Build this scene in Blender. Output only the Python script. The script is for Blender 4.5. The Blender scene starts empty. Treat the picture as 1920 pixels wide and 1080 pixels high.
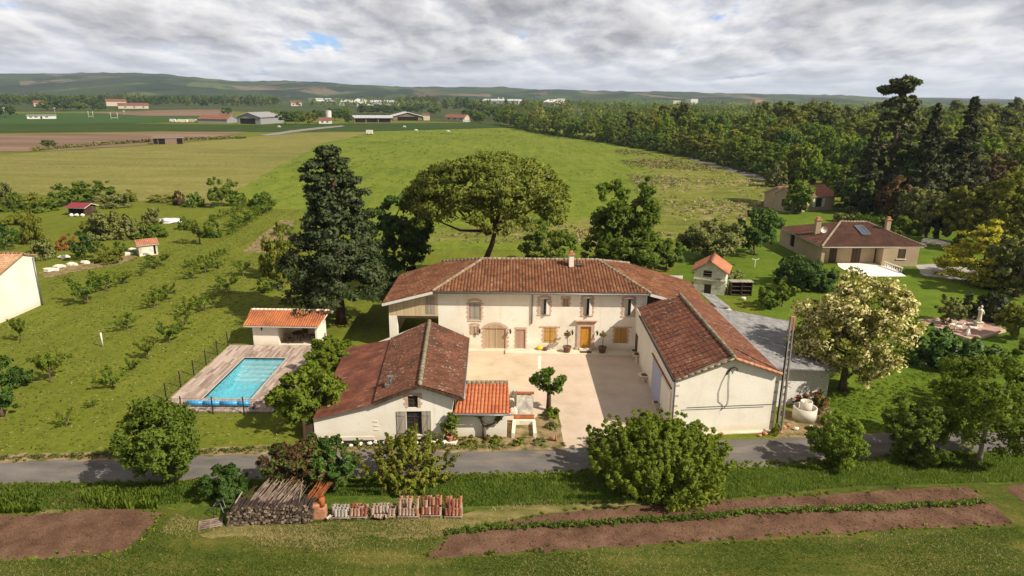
import bpy, math, random
import numpy as np
from mathutils import Vector

rad = math.radians
# ------------------------------------------------------------------ camera
F = 1251.0                      # focal length in pixels of the 1920 px wide frame
HC = 22.3                       # height of the drone
PITCH = math.atan(360 / F)
ROLL = rad(0.6)
scene = bpy.context.scene
col = scene.collection
_r0 = np.array([1., 0, 0]); _u0 = np.array([0, math.sin(PITCH), math.cos(PITCH)])
FW = np.array([0, math.cos(PITCH), -math.sin(PITCH)])
RT = _r0 * math.cos(ROLL) + _u0 * math.sin(ROLL)
UP = _u0 * math.cos(ROLL) - _r0 * math.sin(ROLL)
cam_d = bpy.data.cameras.new('camera'); cam = bpy.data.objects.new('camera', cam_d); col.objects.link(cam)
cam_d.sensor_width = 36; cam_d.lens = F / 1920 * 36
cam_d.clip_start = 0.5; cam_d.clip_end = 30000
from mathutils import Matrix
cam.matrix_world = Matrix(((RT[0], UP[0], -FW[0], 0), (RT[1], UP[1], -FW[1], 0), (RT[2], UP[2], -FW[2], HC), (0, 0, 0, 1)))
scene.camera = cam

# ------------------------------------------------------------------ light
SUN = Vector((-1.0, 0.56, -1.02)).normalized()          # travel direction of the sunlight
SUN_EL = math.asin(-SUN.z); SUN_AZ = math.atan2(-SUN.x, -SUN.y)
SUN_STRENGTH = 5.0
SKY_STRENGTH = 0.10
scene.view_settings.view_transform = 'Standard'; scene.view_settings.look = 'None'
scene.view_settings.gamma = 1; scene.view_settings.exposure = 0.38
scene.cycles.use_denoising = True
scene.cycles.max_bounces = 8; scene.cycles.diffuse_bounces = 5; scene.cycles.transmission_bounces = 6
scene.cycles.transparent_max_bounces = 6; scene.cycles.volume_bounces = 0
scene.cycles.caustics_reflective = False; scene.cycles.caustics_refractive = False
sl = bpy.data.lights.new('sun', 'SUN'); sl.energy = SUN_STRENGTH; sl.angle = rad(0.5); sl.color = (1.0, 0.915, 0.79)
so = bpy.data.objects.new('sun', sl); col.objects.link(so); so.location = (60, -40, 80)
so.rotation_euler = SUN.to_track_quat('-Z', 'Y').to_euler()

class NT:
    def __init__(s, nt): s.nt = nt; nt.nodes.clear()
    def n(s, t, props=None, **inp):
        k = s.nt.nodes.new(t)
        for a, b in (props or {}).items(): setattr(k, a, b)
        for a, b in inp.items():
            a = a.replace('_', ' ')
            if a.startswith('i') and a[1:].isdigit(): sk = k.inputs[int(a[1:])]
            else: sk = k.inputs[a]
            if isinstance(b, bpy.types.NodeSocket): s.nt.links.new(b, sk)
            else: sk.default_value = b
        return k
    def math(s, op, a, b=0.0, c=None, clamp=False):
        k = s.n('ShaderNodeMath', {'operation': op, 'use_clamp': clamp}, i0=a, i1=b)
        if c is not None:
            if isinstance(c, bpy.types.NodeSocket): s.nt.links.new(c, k.inputs[2])
            else: k.inputs[2].default_value = c
        return k.outputs[0]
    def ramp(s, fac, stops, interp='LINEAR'):
        k = s.nt.nodes.new('ShaderNodeValToRGB'); s.nt.links.new(fac, k.inputs[0])
        cr = k.color_ramp; cr.interpolation = interp
        while len(cr.elements) < len(stops): cr.elements.new(0.5)
        for e, (p, c) in zip(cr.elements, stops): e.position = p; e.color = (*c, 1) if len(c) == 3 else c
        return k.outputs['Color']
    def noise(s, vec, scale, detail=4, rough=.55, dist=0.0):
        k = s.n('ShaderNodeTexNoise', Vector=vec, Scale=scale, Detail=detail, Roughness=rough, Distortion=dist)
        return k.outputs['Fac']
    def mix(s, fac, a, b, blend='MIX'):
        k = s.n('ShaderNodeMix', {'data_type': 'RGBA', 'blend_type': blend}, i0=fac, i6=a, i7=b)
        return k.outputs[2]

W = bpy.data.worlds.new('World'); scene.world = W; W.use_nodes = True
t = NT(W.node_tree)
tc = t.n('ShaderNodeTexCoord').outputs['Generated']
sx = t.n('ShaderNodeSeparateXYZ', Vector=tc)
zc = t.math('MAXIMUM', sx.outputs['Z'], 0.0)
zd = t.math('ADD', zc, 0.045)
pu = t.math('MULTIPLY', t.math('DIVIDE', sx.outputs['X'], t.math('POWER', zd, .18)), 3.6); pv = t.math('MULTIPLY', t.math('LOGARITHM', zd, math.e), 1.45)
pv = t.n('ShaderNodeCombineXYZ', X=pu, Y=pv, Z=t.math('MULTIPLY', sx.outputs['Y'], .8)).outputs[0]
off = t.n('ShaderNodeVectorMath', {'operation': 'ADD'}, i0=pv, i1=(4.3, 1.7, 2.4)).outputs[0]
CS = 1.9
def puffs(vec):
    w = t.n('ShaderNodeTexNoise', Vector=vec, Scale=2.6, Detail=4.0, Roughness=.6).outputs['Color']
    wv = t.n('ShaderNodeVectorMath', {'operation': 'MULTIPLY_ADD'}, i0=w, i1=(.42, .42, .42), i2=vec).outputs[0]
    f = t.noise(vec, CS, 7, .60)
    v1 = t.n('ShaderNodeTexVoronoi', {'feature': 'F1', 'voronoi_dimensions': '2D'}, Vector=wv, Scale=1.7).outputs['Distance']
    v2 = t.n('ShaderNodeTexVoronoi', {'feature': 'F1', 'voronoi_dimensions': '2D'}, Vector=wv, Scale=4.2).outputs['Distance']
    return t.math('ADD', t.math('MULTIPLY', f, .62), t.math('ADD', t.math('MULTIPLY', t.math('SUBTRACT', .75, v1), .26), t.math('MULTIPLY', t.math('SUBTRACT', .75, v2), .13)))
cl = puffs(off)                                          # cloud thickness
big = t.noise(off, .42, 3, .5)
thick = t.math('ADD', t.math('ADD', t.math('MULTIPLY', cl, .72), t.math('MULTIPLY', big, .46)), t.math('MULTIPLY_ADD', t.math('MINIMUM', zc, .16), 1.15, -.045))
off2 = t.n('ShaderNodeVectorMath', {'operation': 'ADD'}, i0=off, i1=(0.05, 0.10, 0)).outputs[0]
cl2 = puffs(off2)
lit = t.math('ADD', t.math('MULTIPLY', t.math('SUBTRACT', cl, cl2), 5.5), .46, clamp=True)   # side turned to the sun
nish = t.n('ShaderNodeTexSky', {'sky_type': 'NISHITA', 'sun_disc': False, 'sun_elevation': SUN_EL, 'sun_rotation': SUN_AZ,
                                'altitude': 150, 'air_density': 1.0, 'dust_density': 1.2, 'ozone_density': 1.0})
blue = t.n('ShaderNodeVectorMath', {'operation': 'MULTIPLY'}, i0=nish.outputs[0], i1=(SKY_STRENGTH * .75, SKY_STRENGTH * .98, SKY_STRENGTH * 1.5)).outputs[0]
dark = t.ramp(thick, [(.42, (.60, .61, .67)), (.53, (.43, .435, .48)), (.62, (.31, .31, .34)), (.74, (.20, .20, .215))])
bright = t.ramp(thick, [(.42, (1.02, 1.00, .99)), (.55, (.80, .79, .79)), (.74, (.40, .395, .41))])
cloud = t.mix(lit, dark, bright)
# towards the horizon cloud bases merge into a pale blue grey band
hz = t.math('SUBTRACT', 1.0, t.math('MULTIPLY', zc, 16.0), clamp=True); thick2 = t.math('ADD', thick, t.math('MULTIPLY', hz, .12))
cloud = t.mix(t.math('MULTIPLY', hz, .55), cloud, (.55, .61, .72, 1))
cover = t.ramp(thick2, [(.405, (0, 0, 0)), (.455, (1, 1, 1))])
sky = t.mix(cover, blue, cloud)
bg = t.n('ShaderNodeBackground', Color=sky, Strength=.93)
o = t.n('ShaderNodeOutputWorld', Surface=bg.outputs[0])

# ------------------------------------------------------------------ pixel of the photograph -> point in the place
def ray(px, py):
    return FW + RT * ((px - 960) / F) + UP * ((540 - py) / F)
def G(px, py, z=0.0):                       # where the ray meets height z
    d = ray(px, py); k = (z - HC) / d[2]; return np.array([d[0] * k, d[1] * k, z])
def Y(px, py, y):                           # where the ray meets the plane at distance y
    d = ray(px, py); k = y / d[1]; return np.array([d[0] * k, y, HC + d[2] * k])
def PL(px, py, a, b, c):                    # where the ray meets the plane through three points
    a, b, c = map(np.array, (a, b, c)); n = np.cross(b - a, c - a); d = ray(px, py); o_ = np.array([0, 0, HC])
    return o_ + d * (n @ (a - o_)) / (n @ d)
def depth(p): return float((np.array(p) - np.array([0, 0, HC])) @ FW)

# ------------------------------------------------------------------ object helpers
rng = random.Random(11)
def tag(o, label=None, cat=None, group=None, kind=None):
    if label: o['label'] = label
    if cat: o['category'] = cat
    if group: o['group'] = group
    if kind or cat: o['kind'] = kind or 'thing'
    return o
def thing(name, label, cat, loc=(0, 0, 0), rz=0.0, group=None):
    o = bpy.data.objects.new(name, None); col.objects.link(o)
    o.location = tuple(float(v) for v in loc); o.rotation_euler = (0, 0, rz); o.empty_display_size = .3
    return tag(o, label, cat, group)
KIDS = {}
def link(o, parent=None):
    col.objects.link(o)
    if parent is not None:
        o.parent = parent; KIDS.setdefault(parent.name, []).append(o)
    return o
def dup(root, loc=None, rz=None, scale=None, label=None, group=None):
    def cp(o, p):
        c = o.copy(); col.objects.link(c)
        if p is not None: c.parent = p; KIDS.setdefault(p.name, []).append(c)
        for k in list(KIDS.get(o.name, [])): cp(k, c)
        return c
    r = cp(root, None)
    if loc is not None: r.location = tuple(float(v) for v in loc)
    if rz is not None: r.rotation_euler = (0, 0, rz)
    if scale is not None: r.scale = scale if hasattr(scale, '__len__') else (scale,) * 3
    if label: r['label'] = label
    if group: r['group'] = group
    return r

class MB:
    """collects shapes and links them as ONE mesh object"""
    def __init__(s): s.v = []; s.f = []; s.m = []; s.uv = []; s.sm = []; s.cur = 0; s.smooth = False
    def mat(s, i): s.cur = i; return s
    def face(s, pts, uv=None):
        b = len(s.v); s.v += [tuple(map(float, p)) for p in pts]; s.f.append(tuple(range(b, b + len(pts)))); s.m.append(s.cur); s.sm.append(s.smooth)
        s.uv.append(uv)
        return s
    def grid(s, V, F_):
        b = len(s.v); s.v += [tuple(map(float, p)) for p in V]
        for f in F_: s.f.append(tuple(b + i for i in f)); s.m.append(s.cur); s.uv.append(None); s.sm.append(s.smooth)
        return s
    def box(s, a, b):
        x0, y0, z0 = a; x1, y1, z1 = b
        if x0 > x1: x0, x1 = x1, x0
        if y0 > y1: y0, y1 = y1, y0
        if z0 > z1: z0, z1 = z1, z0
        V = [(x0, y0, z0), (x1, y0, z0), (x1, y1, z0), (x0, y1, z0), (x0, y0, z1), (x1, y0, z1), (x1, y1, z1), (x0, y1, z1)]
        return s.grid(V, [(3, 2, 1, 0), (4, 5, 6, 7), (0, 1, 5, 4), (1, 2, 6, 5), (2, 3, 7, 6), (3, 0, 4, 7)])
    def bar(s, p, q, w, h=None):            # rectangular bar from p to q
        h = h or w; p = np.array(p, float); q = np.array(q, float); d = q - p; d /= np.linalg.norm(d) + 1e-9
        a = np.cross(d, (0, 0, 1.)); 
        if np.linalg.norm(a) < 1e-4: a = np.array([1., 0, 0])
        a /= np.linalg.norm(a); c = np.cross(a, d)
        V = []
        for e in (p, q):
            for i, j in ((-1, -1), (1, -1), (1, 1), (-1, 1)): V.append(e + a * i * w / 2 + c * j * h / 2)
        return s.grid(V, [(3, 2, 1, 0), (4, 5, 6, 7), (0, 1, 5, 4), (1, 2, 6, 5), (2, 3, 7, 6), (3, 0, 4, 7)])
    def tube(s, P, Rr, n=7, caps=True):
        P = [np.array(p, float) for p in P]; V = []; Fc = []
        for i, p in enumerate(P):
            d = (P[min(i + 1, len(P) - 1)] - P[max(i - 1, 0)]); d = d / (np.linalg.norm(d) + 1e-9)
            a = np.cross(d, (0.31, 0.95, 0.07) if abs(d[2]) > .6 else (0, 0, 1.)); a /= np.linalg.norm(a) + 1e-9; b = np.cross(d, a)
            r = Rr[i] if hasattr(Rr, '__len__') else Rr
            for k in range(n):
                t_ = 2 * math.pi * k / n; V.append(p + (a * math.cos(t_) + b * math.sin(t_)) * r)
        for i in range(len(P) - 1):
            for k in range(n):
                k2 = (k + 1) % n; Fc.append((i * n + k, i * n + k2, (i + 1) * n + k2, (i + 1) * n + k))
        if caps: Fc.append(tuple(range(n - 1, -1, -1))); Fc.append(tuple((len(P) - 1) * n + k for k in range(n)))
        sm = s.smooth; s.smooth = True; s.grid(V, Fc); s.smooth = sm
        return s
    def lathe(s, c, prof, n=14):            # prof: (radius, z) from the bottom up
        V = []; Fc = []
        for r, z in prof:
            for k in range(n):
                t_ = 2 * math.pi * k / n; V.append((c[0] + r * math.cos(t_), c[1] + r * math.sin(t_), c[2] + z))
        for i in range(len(prof) - 1):
            for k in range(n):
                k2 = (k + 1) % n; Fc.append((i * n + k, i * n + k2, (i + 1) * n + k2, (i + 1) * n + k))
        Fc.append(tuple(range(n - 1, -1, -1))); Fc.append(tuple((len(prof) - 1) * n + k for k in range(n)))
        return s.grid(V, Fc)
    def blob(s, c, r, seed=0, n=8, m=6, rough=.18):   # an irregular stone
        rr = random.Random(seed); V = []; Fc = []
        for i in range(m + 1):
            ph = math.pi * i / m
            for k in range(n):
                th = 2 * math.pi * k / n; j = 1 + rr.uniform(-rough, rough)
                V.append((c[0] + r[0] * math.sin(ph) * math.cos(th) * j, c[1] + r[1] * math.sin(ph) * math.sin(th) * j, c[2] + r[2] * math.cos(ph) * j))
        for i in range(m):
            for k in range(n):
                k2 = (k + 1) % n; Fc.append(((i + 1) * n + k, (i + 1) * n + k2, i * n + k2, i * n + k))
        return s.grid(V, Fc)
    def prism(s, poly, vec):                # polygon (3D points) pushed along vec
        vec = np.array(vec, float); a = [np.array(p, float) for p in poly]; b = [p + vec for p in a]; n = len(a)
        V = a + b; Fc = [tuple(range(n - 1, -1, -1)), tuple(range(n, 2 * n))]
        for i in range(n): j = (i + 1) % n; Fc.append((i, j, n + j, n + i))
        return s.grid(V, Fc)
    def build(s, name, mats, parent=None, origin=None):
        me = bpy.data.meshes.new(name)
        V = np.array(s.v, float).reshape(-1, 3)
        if parent is not None:
            q_ = parent
            while q_ is not None: V = V - np.array(q_.location); q_ = q_.parent
        elif origin is not None: V = V - np.array(origin, float)
        me.from_pydata(V.tolist(), [], s.f)
        for m in (mats if isinstance(mats, (list, tuple)) else [mats]): me.materials.append(m)
        me.polygons.foreach_set('material_index', s.m); me.polygons.foreach_set('use_smooth', s.sm)
        if any(u is not None for u in s.uv):
            ul = me.uv_layers.new(name='UVMap'); data = []
            for f, u in zip(s.f, s.uv):
                data += [c for p in (u if u is not None else [(0, 0)] * len(f)) for c in p]
            ul.data.foreach_set('uv', data)
        me.update()
        o = bpy.data.objects.new(name, me)
        if parent is None and origin is not None: o.location = tuple(float(v) for v in origin)
        return link(o, parent)

# ------------------------------------------------------------------ materials
def mat(name):
    m = bpy.data.materials.new(name); m.use_nodes = True; return m, NT(m.node_tree)
def finish(t, colr, rough=.85, spec=.2, bump=None, bstr=.3, bdist=.05, metal=0.0):
    p = t.n('ShaderNodeBsdfPrincipled', Base_Color=colr, Roughness=rough, Metallic=metal)
    p.inputs['Specular IOR Level'].default_value = spec
    if bump is not None:
        b = t.n('ShaderNodeBump', Strength=bstr, Distance=bdist, Height=bump); t.nt.links.new(b.outputs[0], p.inputs['Normal'])
    t.n('ShaderNodeOutputMaterial', Surface=p.outputs[0])
def coords(t, kind, stretch=(1, 1, 1)):
    if kind == 'pos': v = t.n('ShaderNodeNewGeometry').outputs['Position']
    elif kind == 'uv': v = t.n('ShaderNodeTexCoord').outputs['UV']
    else: v = t.n('ShaderNodeTexCoord').outputs['Object']
    if tuple(stretch) != (1, 1, 1): v = t.n('ShaderNodeVectorMath', {'operation': 'MULTIPLY'}, i0=v, i1=stretch).outputs[0]
    return v
def surf(name, cols, scale=1.0, detail=5, rough=.85, spec=.2, coord='pos', stretch=(1, 1, 1), contrast=1.0, fine=(0, 0), bump=.0, bscale=20, bdist=.03, spots=None, dist=0.0):
    """noise-mottled surface: cols spread over a colour ramp, optional fine grain (scale, amount) and spots (scale, threshold, colour, sharp)"""
    m, t = mat(name); v = coords(t, coord, stretch)
    f = t.noise(v, scale, detail, .6, dist)
    n = len(cols); lo, hi = .5 - .2 / contrast, .5 + .2 / contrast
    c = t.ramp(f, [(lo + (hi - lo) * i / max(1, n - 1), cl_) for i, cl_ in enumerate(cols)])
    if fine[1]:
        g = t.noise(v, fine[0], 2, .6)
        k = t.math('MULTIPLY_ADD', t.math('SUBTRACT', g, .5), fine[1] * 2, 1.0)
        c = t.n('ShaderNodeVectorMath', {'operation': 'SCALE'}, i0=c, Scale=k).outputs[0]
    if spots:
        s_ = t.noise(v, spots[0], 4, .6); c = t.mix(t.ramp(s_, [(spots[1] - spots[3], (0, 0, 0)), (spots[1] + spots[3], (1, 1, 1))]), c, (*spots[2], 1))
    b = t.noise(v, bscale, 4, .6) if bump else None
    finish(t, c, rough, spec, b, bump, bdist)
    return m
def plain(name, c, rough=.6, spec=.3, metal=0.0, var=.12, scale=4.0):
    m, t = mat(name); v = coords(t, 'obj')
    f = t.noise(v, scale, 4); k = t.math('MULTIPLY_ADD', t.math('SUBTRACT', f, .5), var * 4, 1.0)
    cc = t.n('ShaderNodeVectorMath', {'operation': 'SCALE'}, i0=(c[0], c[1], c[2]), Scale=k).outputs[0]
    finish(t, cc, rough, spec, None, metal=metal); return m
def leafmat(name, c1, c2, c3=None, trans=.25, rough=.55, nscale=.9):
    if ('leaves' in name or 'needles' in name) and 'gold' not in name: c1, c2, c3 = [None if q is None else (q[0] * 1.26, q[1] * 1.12, q[2] * .85) for q in (c1, c2, c3)]
    m, t = mat(name)
    isl = t.n('ShaderNodeNewGeometry').outputs['Random Per Island']
    v = coords(t, 'obj'); f = t.noise(v, nscale, 3, .6)
    orr = t.n('ShaderNodeObjectInfo').outputs['Random']
    k = t.math('ADD', t.math('MULTIPLY', isl, .55), t.math('MULTIPLY_ADD', f, 1.1, -.33), clamp=True)
    c = t.ramp(k, [(.0, c1), (.75, c2)] if c3 is None else [(.0, c1), (.6, c2), (.9, c3)])
    c = t.mix(t.math('MULTIPLY', t.math('FRACT', t.math('MULTIPLY', orr, 7.31)), .32), c, (.12, .125, .018, 1)) if 'leaves' in name and 'dark' not in name and 'copper' not in name and 'rust' not in name else c
    k2 = t.math('MULTIPLY_ADD', orr, .55, 1.30)
    c = t.n('ShaderNodeVectorMath', {'operation': 'SCALE'}, i0=c, Scale=k2).outputs[0]
    p = t.n('ShaderNodeBsdfPrincipled', Base_Color=c, Roughness=rough); p.inputs['Specular IOR Level'].default_value = .18
    tr = t.n('ShaderNodeBsdfTranslucent', Color=t.mix(.5, c, (.16, .20, .01, 1)))
    mx = t.n('ShaderNodeMixShader', i0=min(.5, trans * 1.35), i1=p.outputs[0], i2=tr.outputs[0])
    t.n('ShaderNodeOutputMaterial', Surface=mx.outputs[0])
    return m
def tilemat(name, pal, lichen=None, lich_amt=.5, valley=.6, rnd=1.0, sub=1, vw=(.36, .47)):
    """clay tiles: one colour per tile out of the palette, weathering patches, lichen; UV is in tiles"""
    m, t = mat(name)
    uv = t.n('ShaderNodeTexCoord').outputs['UV']; s_ = t.n('ShaderNodeSeparateXYZ', Vector=uv)
    fu = t.math('FLOOR', t.math('MULTIPLY', s_.outputs[0], float(sub))); fv = t.math('FLOOR', s_.outputs[1])
    cell = t.n('ShaderNodeCombineXYZ', X=fu, Y=fv, Z=0.0).outputs[0]
    wn = t.n('ShaderNodeTexWhiteNoise', {'noise_dimensions': '3D'}, Vector=cell).outputs['Value']
    pos = coords(t, 'pos'); bg_ = t.noise(pos, .55, 5, .6)
    k = t.math('ADD', t.math('MULTIPLY', wn, .5 * rnd), t.math('MULTIPLY_ADD', bg_, 1.5, -.5), clamp=True)
    n = len(pal); c = t.ramp(k, [(.08 + .84 * i / (n - 1), p) for i, p in enumerate(pal)])
    fn = t.noise(pos, 9, 3, .6); kk = t.math('MULTIPLY_ADD', t.math('SUBTRACT', fn, .5), 1.0, 1.0)
    c = t.n('ShaderNodeVectorMath', {'operation': 'SCALE'}, i0=c, Scale=kk).outputs[0]
    if lichen:
        l1 = t.math('ADD', t.math('MULTIPLY', t.noise(pos, 4.6, 3, .6), .75), t.math('MULTIPLY', t.noise(pos, .8, 3, .5), .28)); c = t.mix(t.math('MULTIPLY', t.ramp(l1, [(.60, (0, 0, 0)), (.645, (1, 1, 1))]), lich_amt), c, (*lichen, 1))
    # darker brown mixed in along the channels between the cover tiles
    fr = t.math('ABSOLUTE', t.math('SUBTRACT', t.math('FRACT', s_.outputs[0]), .5))
    c = t.mix(t.ramp(fr, [(vw[0], (0, 0, 0)), (vw[1], (valley, valley, valley))]), c, (.035, .024, .018, 1))
    finish(t, c, .9, .12)
    return m
def brickmat(name, c1, c2, mortar, sc=(1, 1)):
    m, t = mat(name); v = coords(t, 'obj'); s_ = t.n('ShaderNodeSeparateXYZ', Vector=v)
    w = t.n('ShaderNodeCombineXYZ', X=t.math('ADD', s_.outputs[0], s_.outputs[1]), Y=s_.outputs[2], Z=0.0).outputs[0]
    b = t.n('ShaderNodeTexBrick', Vector=w, Color1=(*c1, 1), Color2=(*c2, 1), Mortar=(*mortar, 1), Scale=1.0, Mortar_Size=.012)
    b.inputs['Brick Width'].default_value = .24 * sc[0]; b.inputs['Row Height'].default_value = .075 * sc[1]
    f = t.noise(coords(t, 'pos'), 6, 3); k = t.math('MULTIPLY_ADD', f, .8, .6)
    c = t.n('ShaderNodeVectorMath', {'operation': 'SCALE'}, i0=b.outputs[0], Scale=k).outputs[0]
    finish(t, c, .9, .1); return m
def woodmat(name, c1, c2, plank=.14, axis=0, seam=.35, rough=.7):
    """vertical boards: seams every plank metres along axis, grain along z"""
    m, t = mat(name); v = coords(t, 'obj'); s_ = t.n('ShaderNodeSeparateXYZ', Vector=v)
    a = t.math('DIVIDE', s_.outputs[axis], plank); fl = t.math('FLOOR', a); fr = t.math('FRACT', a)
    wn = t.n('ShaderNodeTexWhiteNoise', {'noise_dimensions': '1D'}, W=fl).outputs['Value']
    g = t.noise(t.n('ShaderNodeVectorMath', {'operation': 'MULTIPLY'}, i0=v, i1=(14, 14, 1.2)).outputs[0], 1.5, 4)
    k = t.math('ADD', t.math('MULTIPLY', wn, .5), t.math('MULTIPLY', g, .5))
    c = t.ramp(k, [(.15, c1), (.85, c2)])
    e = t.math('ABSOLUTE', t.math('SUBTRACT', fr, .5)); c = t.mix(t.ramp(e, [(.44, (0, 0, 0)), (.5, (seam, seam, seam))]), c, (.03, .02, .012, 1))
    finish(t, c, rough, .2); return m

M = {}
def wallmat(name, cols, stain, amt=.5):
    m, t = mat(name); v = coords(t, 'pos'); f = t.noise(v, .45, 6, .6); c = t.ramp(f, [(.3 + .4 * i / (len(cols) - 1), q) for i, q in enumerate(cols)])
    st = t.noise(t.n('ShaderNodeVectorMath', {'operation': 'MULTIPLY'}, i0=v, i1=(2.6, 2.6, .22)).outputs[0], 1.0, 5, .6)
    pt = t.noise(v, 1.1, 5, .65, .5); z_ = t.n('ShaderNodeSeparateXYZ', Vector=v).outputs[2]
    low = t.math('MULTIPLY_ADD', t.math('ADD', z_, t.math('MULTIPLY', pt, -.7)), -2.2, .75, clamp=True)
    k = t.math('MAXIMUM', t.math('MULTIPLY', t.ramp(st, [(.56, (0, 0, 0)), (.76, (1, 1, 1))]), .55), t.math('MULTIPLY', t.ramp(pt, [(.60, (0, 0, 0)), (.70, (1, 1, 1))]), .45))
    k = t.math('MAXIMUM', k, t.math('MULTIPLY', low, .85)); c = t.mix(t.math('MULTIPLY', k, amt), c, (*stain, 1))
    g = t.noise(v, 9, 3, .6); c = t.n('ShaderNodeVectorMath', {'operation': 'SCALE'}, i0=c, Scale=t.math('MULTIPLY_ADD', g, .16, .92)).outputs[0]
    finish(t, c, .93, .08, t.noise(v, 28, 4, .6), .18, .012); return m
M['stucco'] = wallmat('cream_render', [(.72, .645, .51), (.81, .75, .625), (.85, .80, .69)], (.50, .40, .27), .55)
M['white'] = wallmat('white_render', [(.74, .68, .555), (.82, .765, .64), (.86, .81, .69)], (.52, .43, .31), .55)
M['oldwhite'] = surf('weathered_white_render', [(.40, .37, .30), (.66, .62, .52), (.76, .72, .62)], .8, 6, .92, .1, fine=(8, .1), spots=(1.2, .62, (.30, .25, .16), .08))
M['tan'] = surf('tan_render', [(.36, .27, .17), (.44, .34, .22)], .5, 5, .9, .1, fine=(9, .06))
M['block'] = brickmat('grey_blockwork', (.56, .53, .47), (.60, .57, .51), (.46, .44, .39), (2.1, 2.7))
M['brick'] = brickmat('rose_brick', (.47, .235, .155), (.56, .33, .22), (.62, .55, .43))
M['stone'] = surf('pale_stone', [(.55, .48, .37), (.70, .63, .50), (.78, .71, .58)], 2.5, 5, .9, .15, fine=(20, .15), coord='obj')
M['pinkstone'] = surf('pink_stone', [(.50, .33, .24), (.58, .42, .32)], 3, 4, .85, .15)
M['greywood'] = woodmat('grey_weathered_boards', (.24, .20, .155), (.42, .37, .30), .13)
M['whitewood'] = woodmat('pale_grey_painted_boards', (.50, .46, .38), (.60, .56, .48), .3)
M['ochre'] = woodmat('ochre_boards', (.40, .215, .05), (.52, .30, .085), .16, seam=.5)
M['paledoor'] = woodmat('silvered_oak_boards', (.36, .25, .15), (.52, .39, .25), .17)
M['reddoor'] = woodmat('old_rose_boards', (.36, .22, .16), (.45, .30, .22), .15)
M['lightboards'] = woodmat('light_larch_boards', (.48, .36, .20), (.66, .52, .33), .17)
M['darkwood'] = woodmat('dark_brown_boards', (.045, .028, .018), (.11, .07, .045), .14)
M['dark'] = plain('dark_interior', (.018, .015, .012), .9, .05)
M['glass'] = plain('window_glass', (.03, .032, .035), .12, .5)
M['frame'] = plain('white_paint', (.68, .64, .55), .5, .3)
M['zinc'] = plain('zinc_metal', (.20, .205, .20), .45, .4, .5)
M['blackmetal'] = plain('black_metal', (.02, .02, .022), .5, .4)
M['bluepaint'] = plain('grey_blue_painted_steel', (.40, .43, .55), .55, .3, var=.05)
M['mortar'] = surf('ridge_mortar', [(.13, .095, .065), (.26, .205, .14), (.36, .29, .20)], 2.5, 5, .95, .05)
M['mossmortar'] = surf('mossy_ridge_mortar', [(.10, .085, .05), (.22, .19, .12), (.36, .30, .21)], 3, 5, .95, .05)
M['concrete'] = surf('concrete', [(.52, .475, .39), (.64, .59, .49)], 2, 5, .9, .1, coord='obj')
M['poleconcrete'] = surf('grey_pole_concrete', [(.22, .20, .165), (.36, .33, .28)], 1.5, 5, .9, .1)
M['rust'] = surf('rust', [(.22, .065, .025), (.40, .13, .045)], 3, 4, .85, .15, coord='obj')
M['terracotta'] = surf('terracotta', [(.36, .15, .08), (.55, .27, .16)], 4, 4, .85, .15, coord='obj')
M['bark'] = surf('brown_bark', [(.06, .042, .03), (.13, .095, .065), (.19, .14, .10)], 5, 5, .95, .05, coord='obj', stretch=(1, 1, .25))
M['redbark'] = surf('red_brown_bark', [(.06, .032, .022), (.12, .07, .05)], 5, 5, .95, .05, coord='obj', stretch=(1, 1, .25))
M['palebark'] = surf('pale_bark', [(.22, .18, .13), (.36, .31, .24)], 5, 5, .95, .05, coord='obj', stretch=(1, 1, .25))
M['tiles_main'] = tilemat('old_canal_tiles', [(0.100, 0.044, 0.024), (0.154, 0.063, 0.032), (0.204, 0.081, 0.039), (0.238, 0.100, 0.048), (0.292, 0.163, 0.089)], (.40, .28, .14), .4, .80, vw=(.32, .46))
M['tiles_wing'] = tilemat('flat_red_brown_tiles', [(0.092, 0.041, 0.023), (0.147, 0.059, 0.030), (0.200, 0.080, 0.039), (0.238, 0.115, 0.057)], (.40, .31, .18), .45, .35)
M['tiles_old'] = tilemat('dark_old_tiles', [(0.072, 0.037, 0.024), (0.115, 0.050, 0.030), (0.162, 0.066, 0.038), (0.213, 0.080, 0.042)], (.40, .34, .26), .65, .4, .9)
M['tiles_barn'] = tilemat('barn_tiles', [(0.084, 0.037, 0.024), (0.135, 0.050, 0.029), (0.177, 0.065, 0.036), (0.215, 0.096, 0.055)], (.42, .34, .25), .6, .95, sub=3, vw=(.405, .455))
M['tiles_barn_flat'] = tilemat('barn_flat_tiles', [(0.096, 0.041, 0.027), (0.138, 0.056, 0.034), (0.181, 0.070, 0.039), (0.215, 0.104, 0.057)], (.42, .34, .25), .5, .35)
M['tiles_new'] = tilemat('bright_orange_tiles', [(0.361, 0.097, 0.041), (0.443, 0.134, 0.057), (0.508, 0.168, 0.074), (0.492, 0.202, 0.101)], None, 0, .7, .8)
M['tiles_pool'] = tilemat('orange_tiles', [(0.295, 0.101, 0.055), (0.443, 0.151, 0.060), (0.541, 0.185, 0.069), (0.426, 0.202, 0.110)], None, 0, .6, .5)
M['tiles_dove'] = tilemat('faded_orange_tiles', [(.32, .12, .065), (.43, .175, .095), (.50, .235, .14)], (.35, .2, .1), .4, .6)
M['tiles_white_house'] = tilemat('plum_brown_tiles', [(0.054, 0.029, 0.021), (0.078, 0.037, 0.025), (0.102, 0.046, 0.030), (0.125, 0.060, 0.036)], None, 0, .45)
M['tiles_far'] = tilemat('distant_red_tiles', [(.17, .070, .048), (.24, .10, .066)], None, 0, .3)
M['tiles_rose'] = tilemat('rose_tiles', [(0.354, 0.170, 0.091), (0.478, 0.260, 0.137), (0.572, 0.360, 0.205)], (.6, .5, .4), .5, .5)
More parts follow.
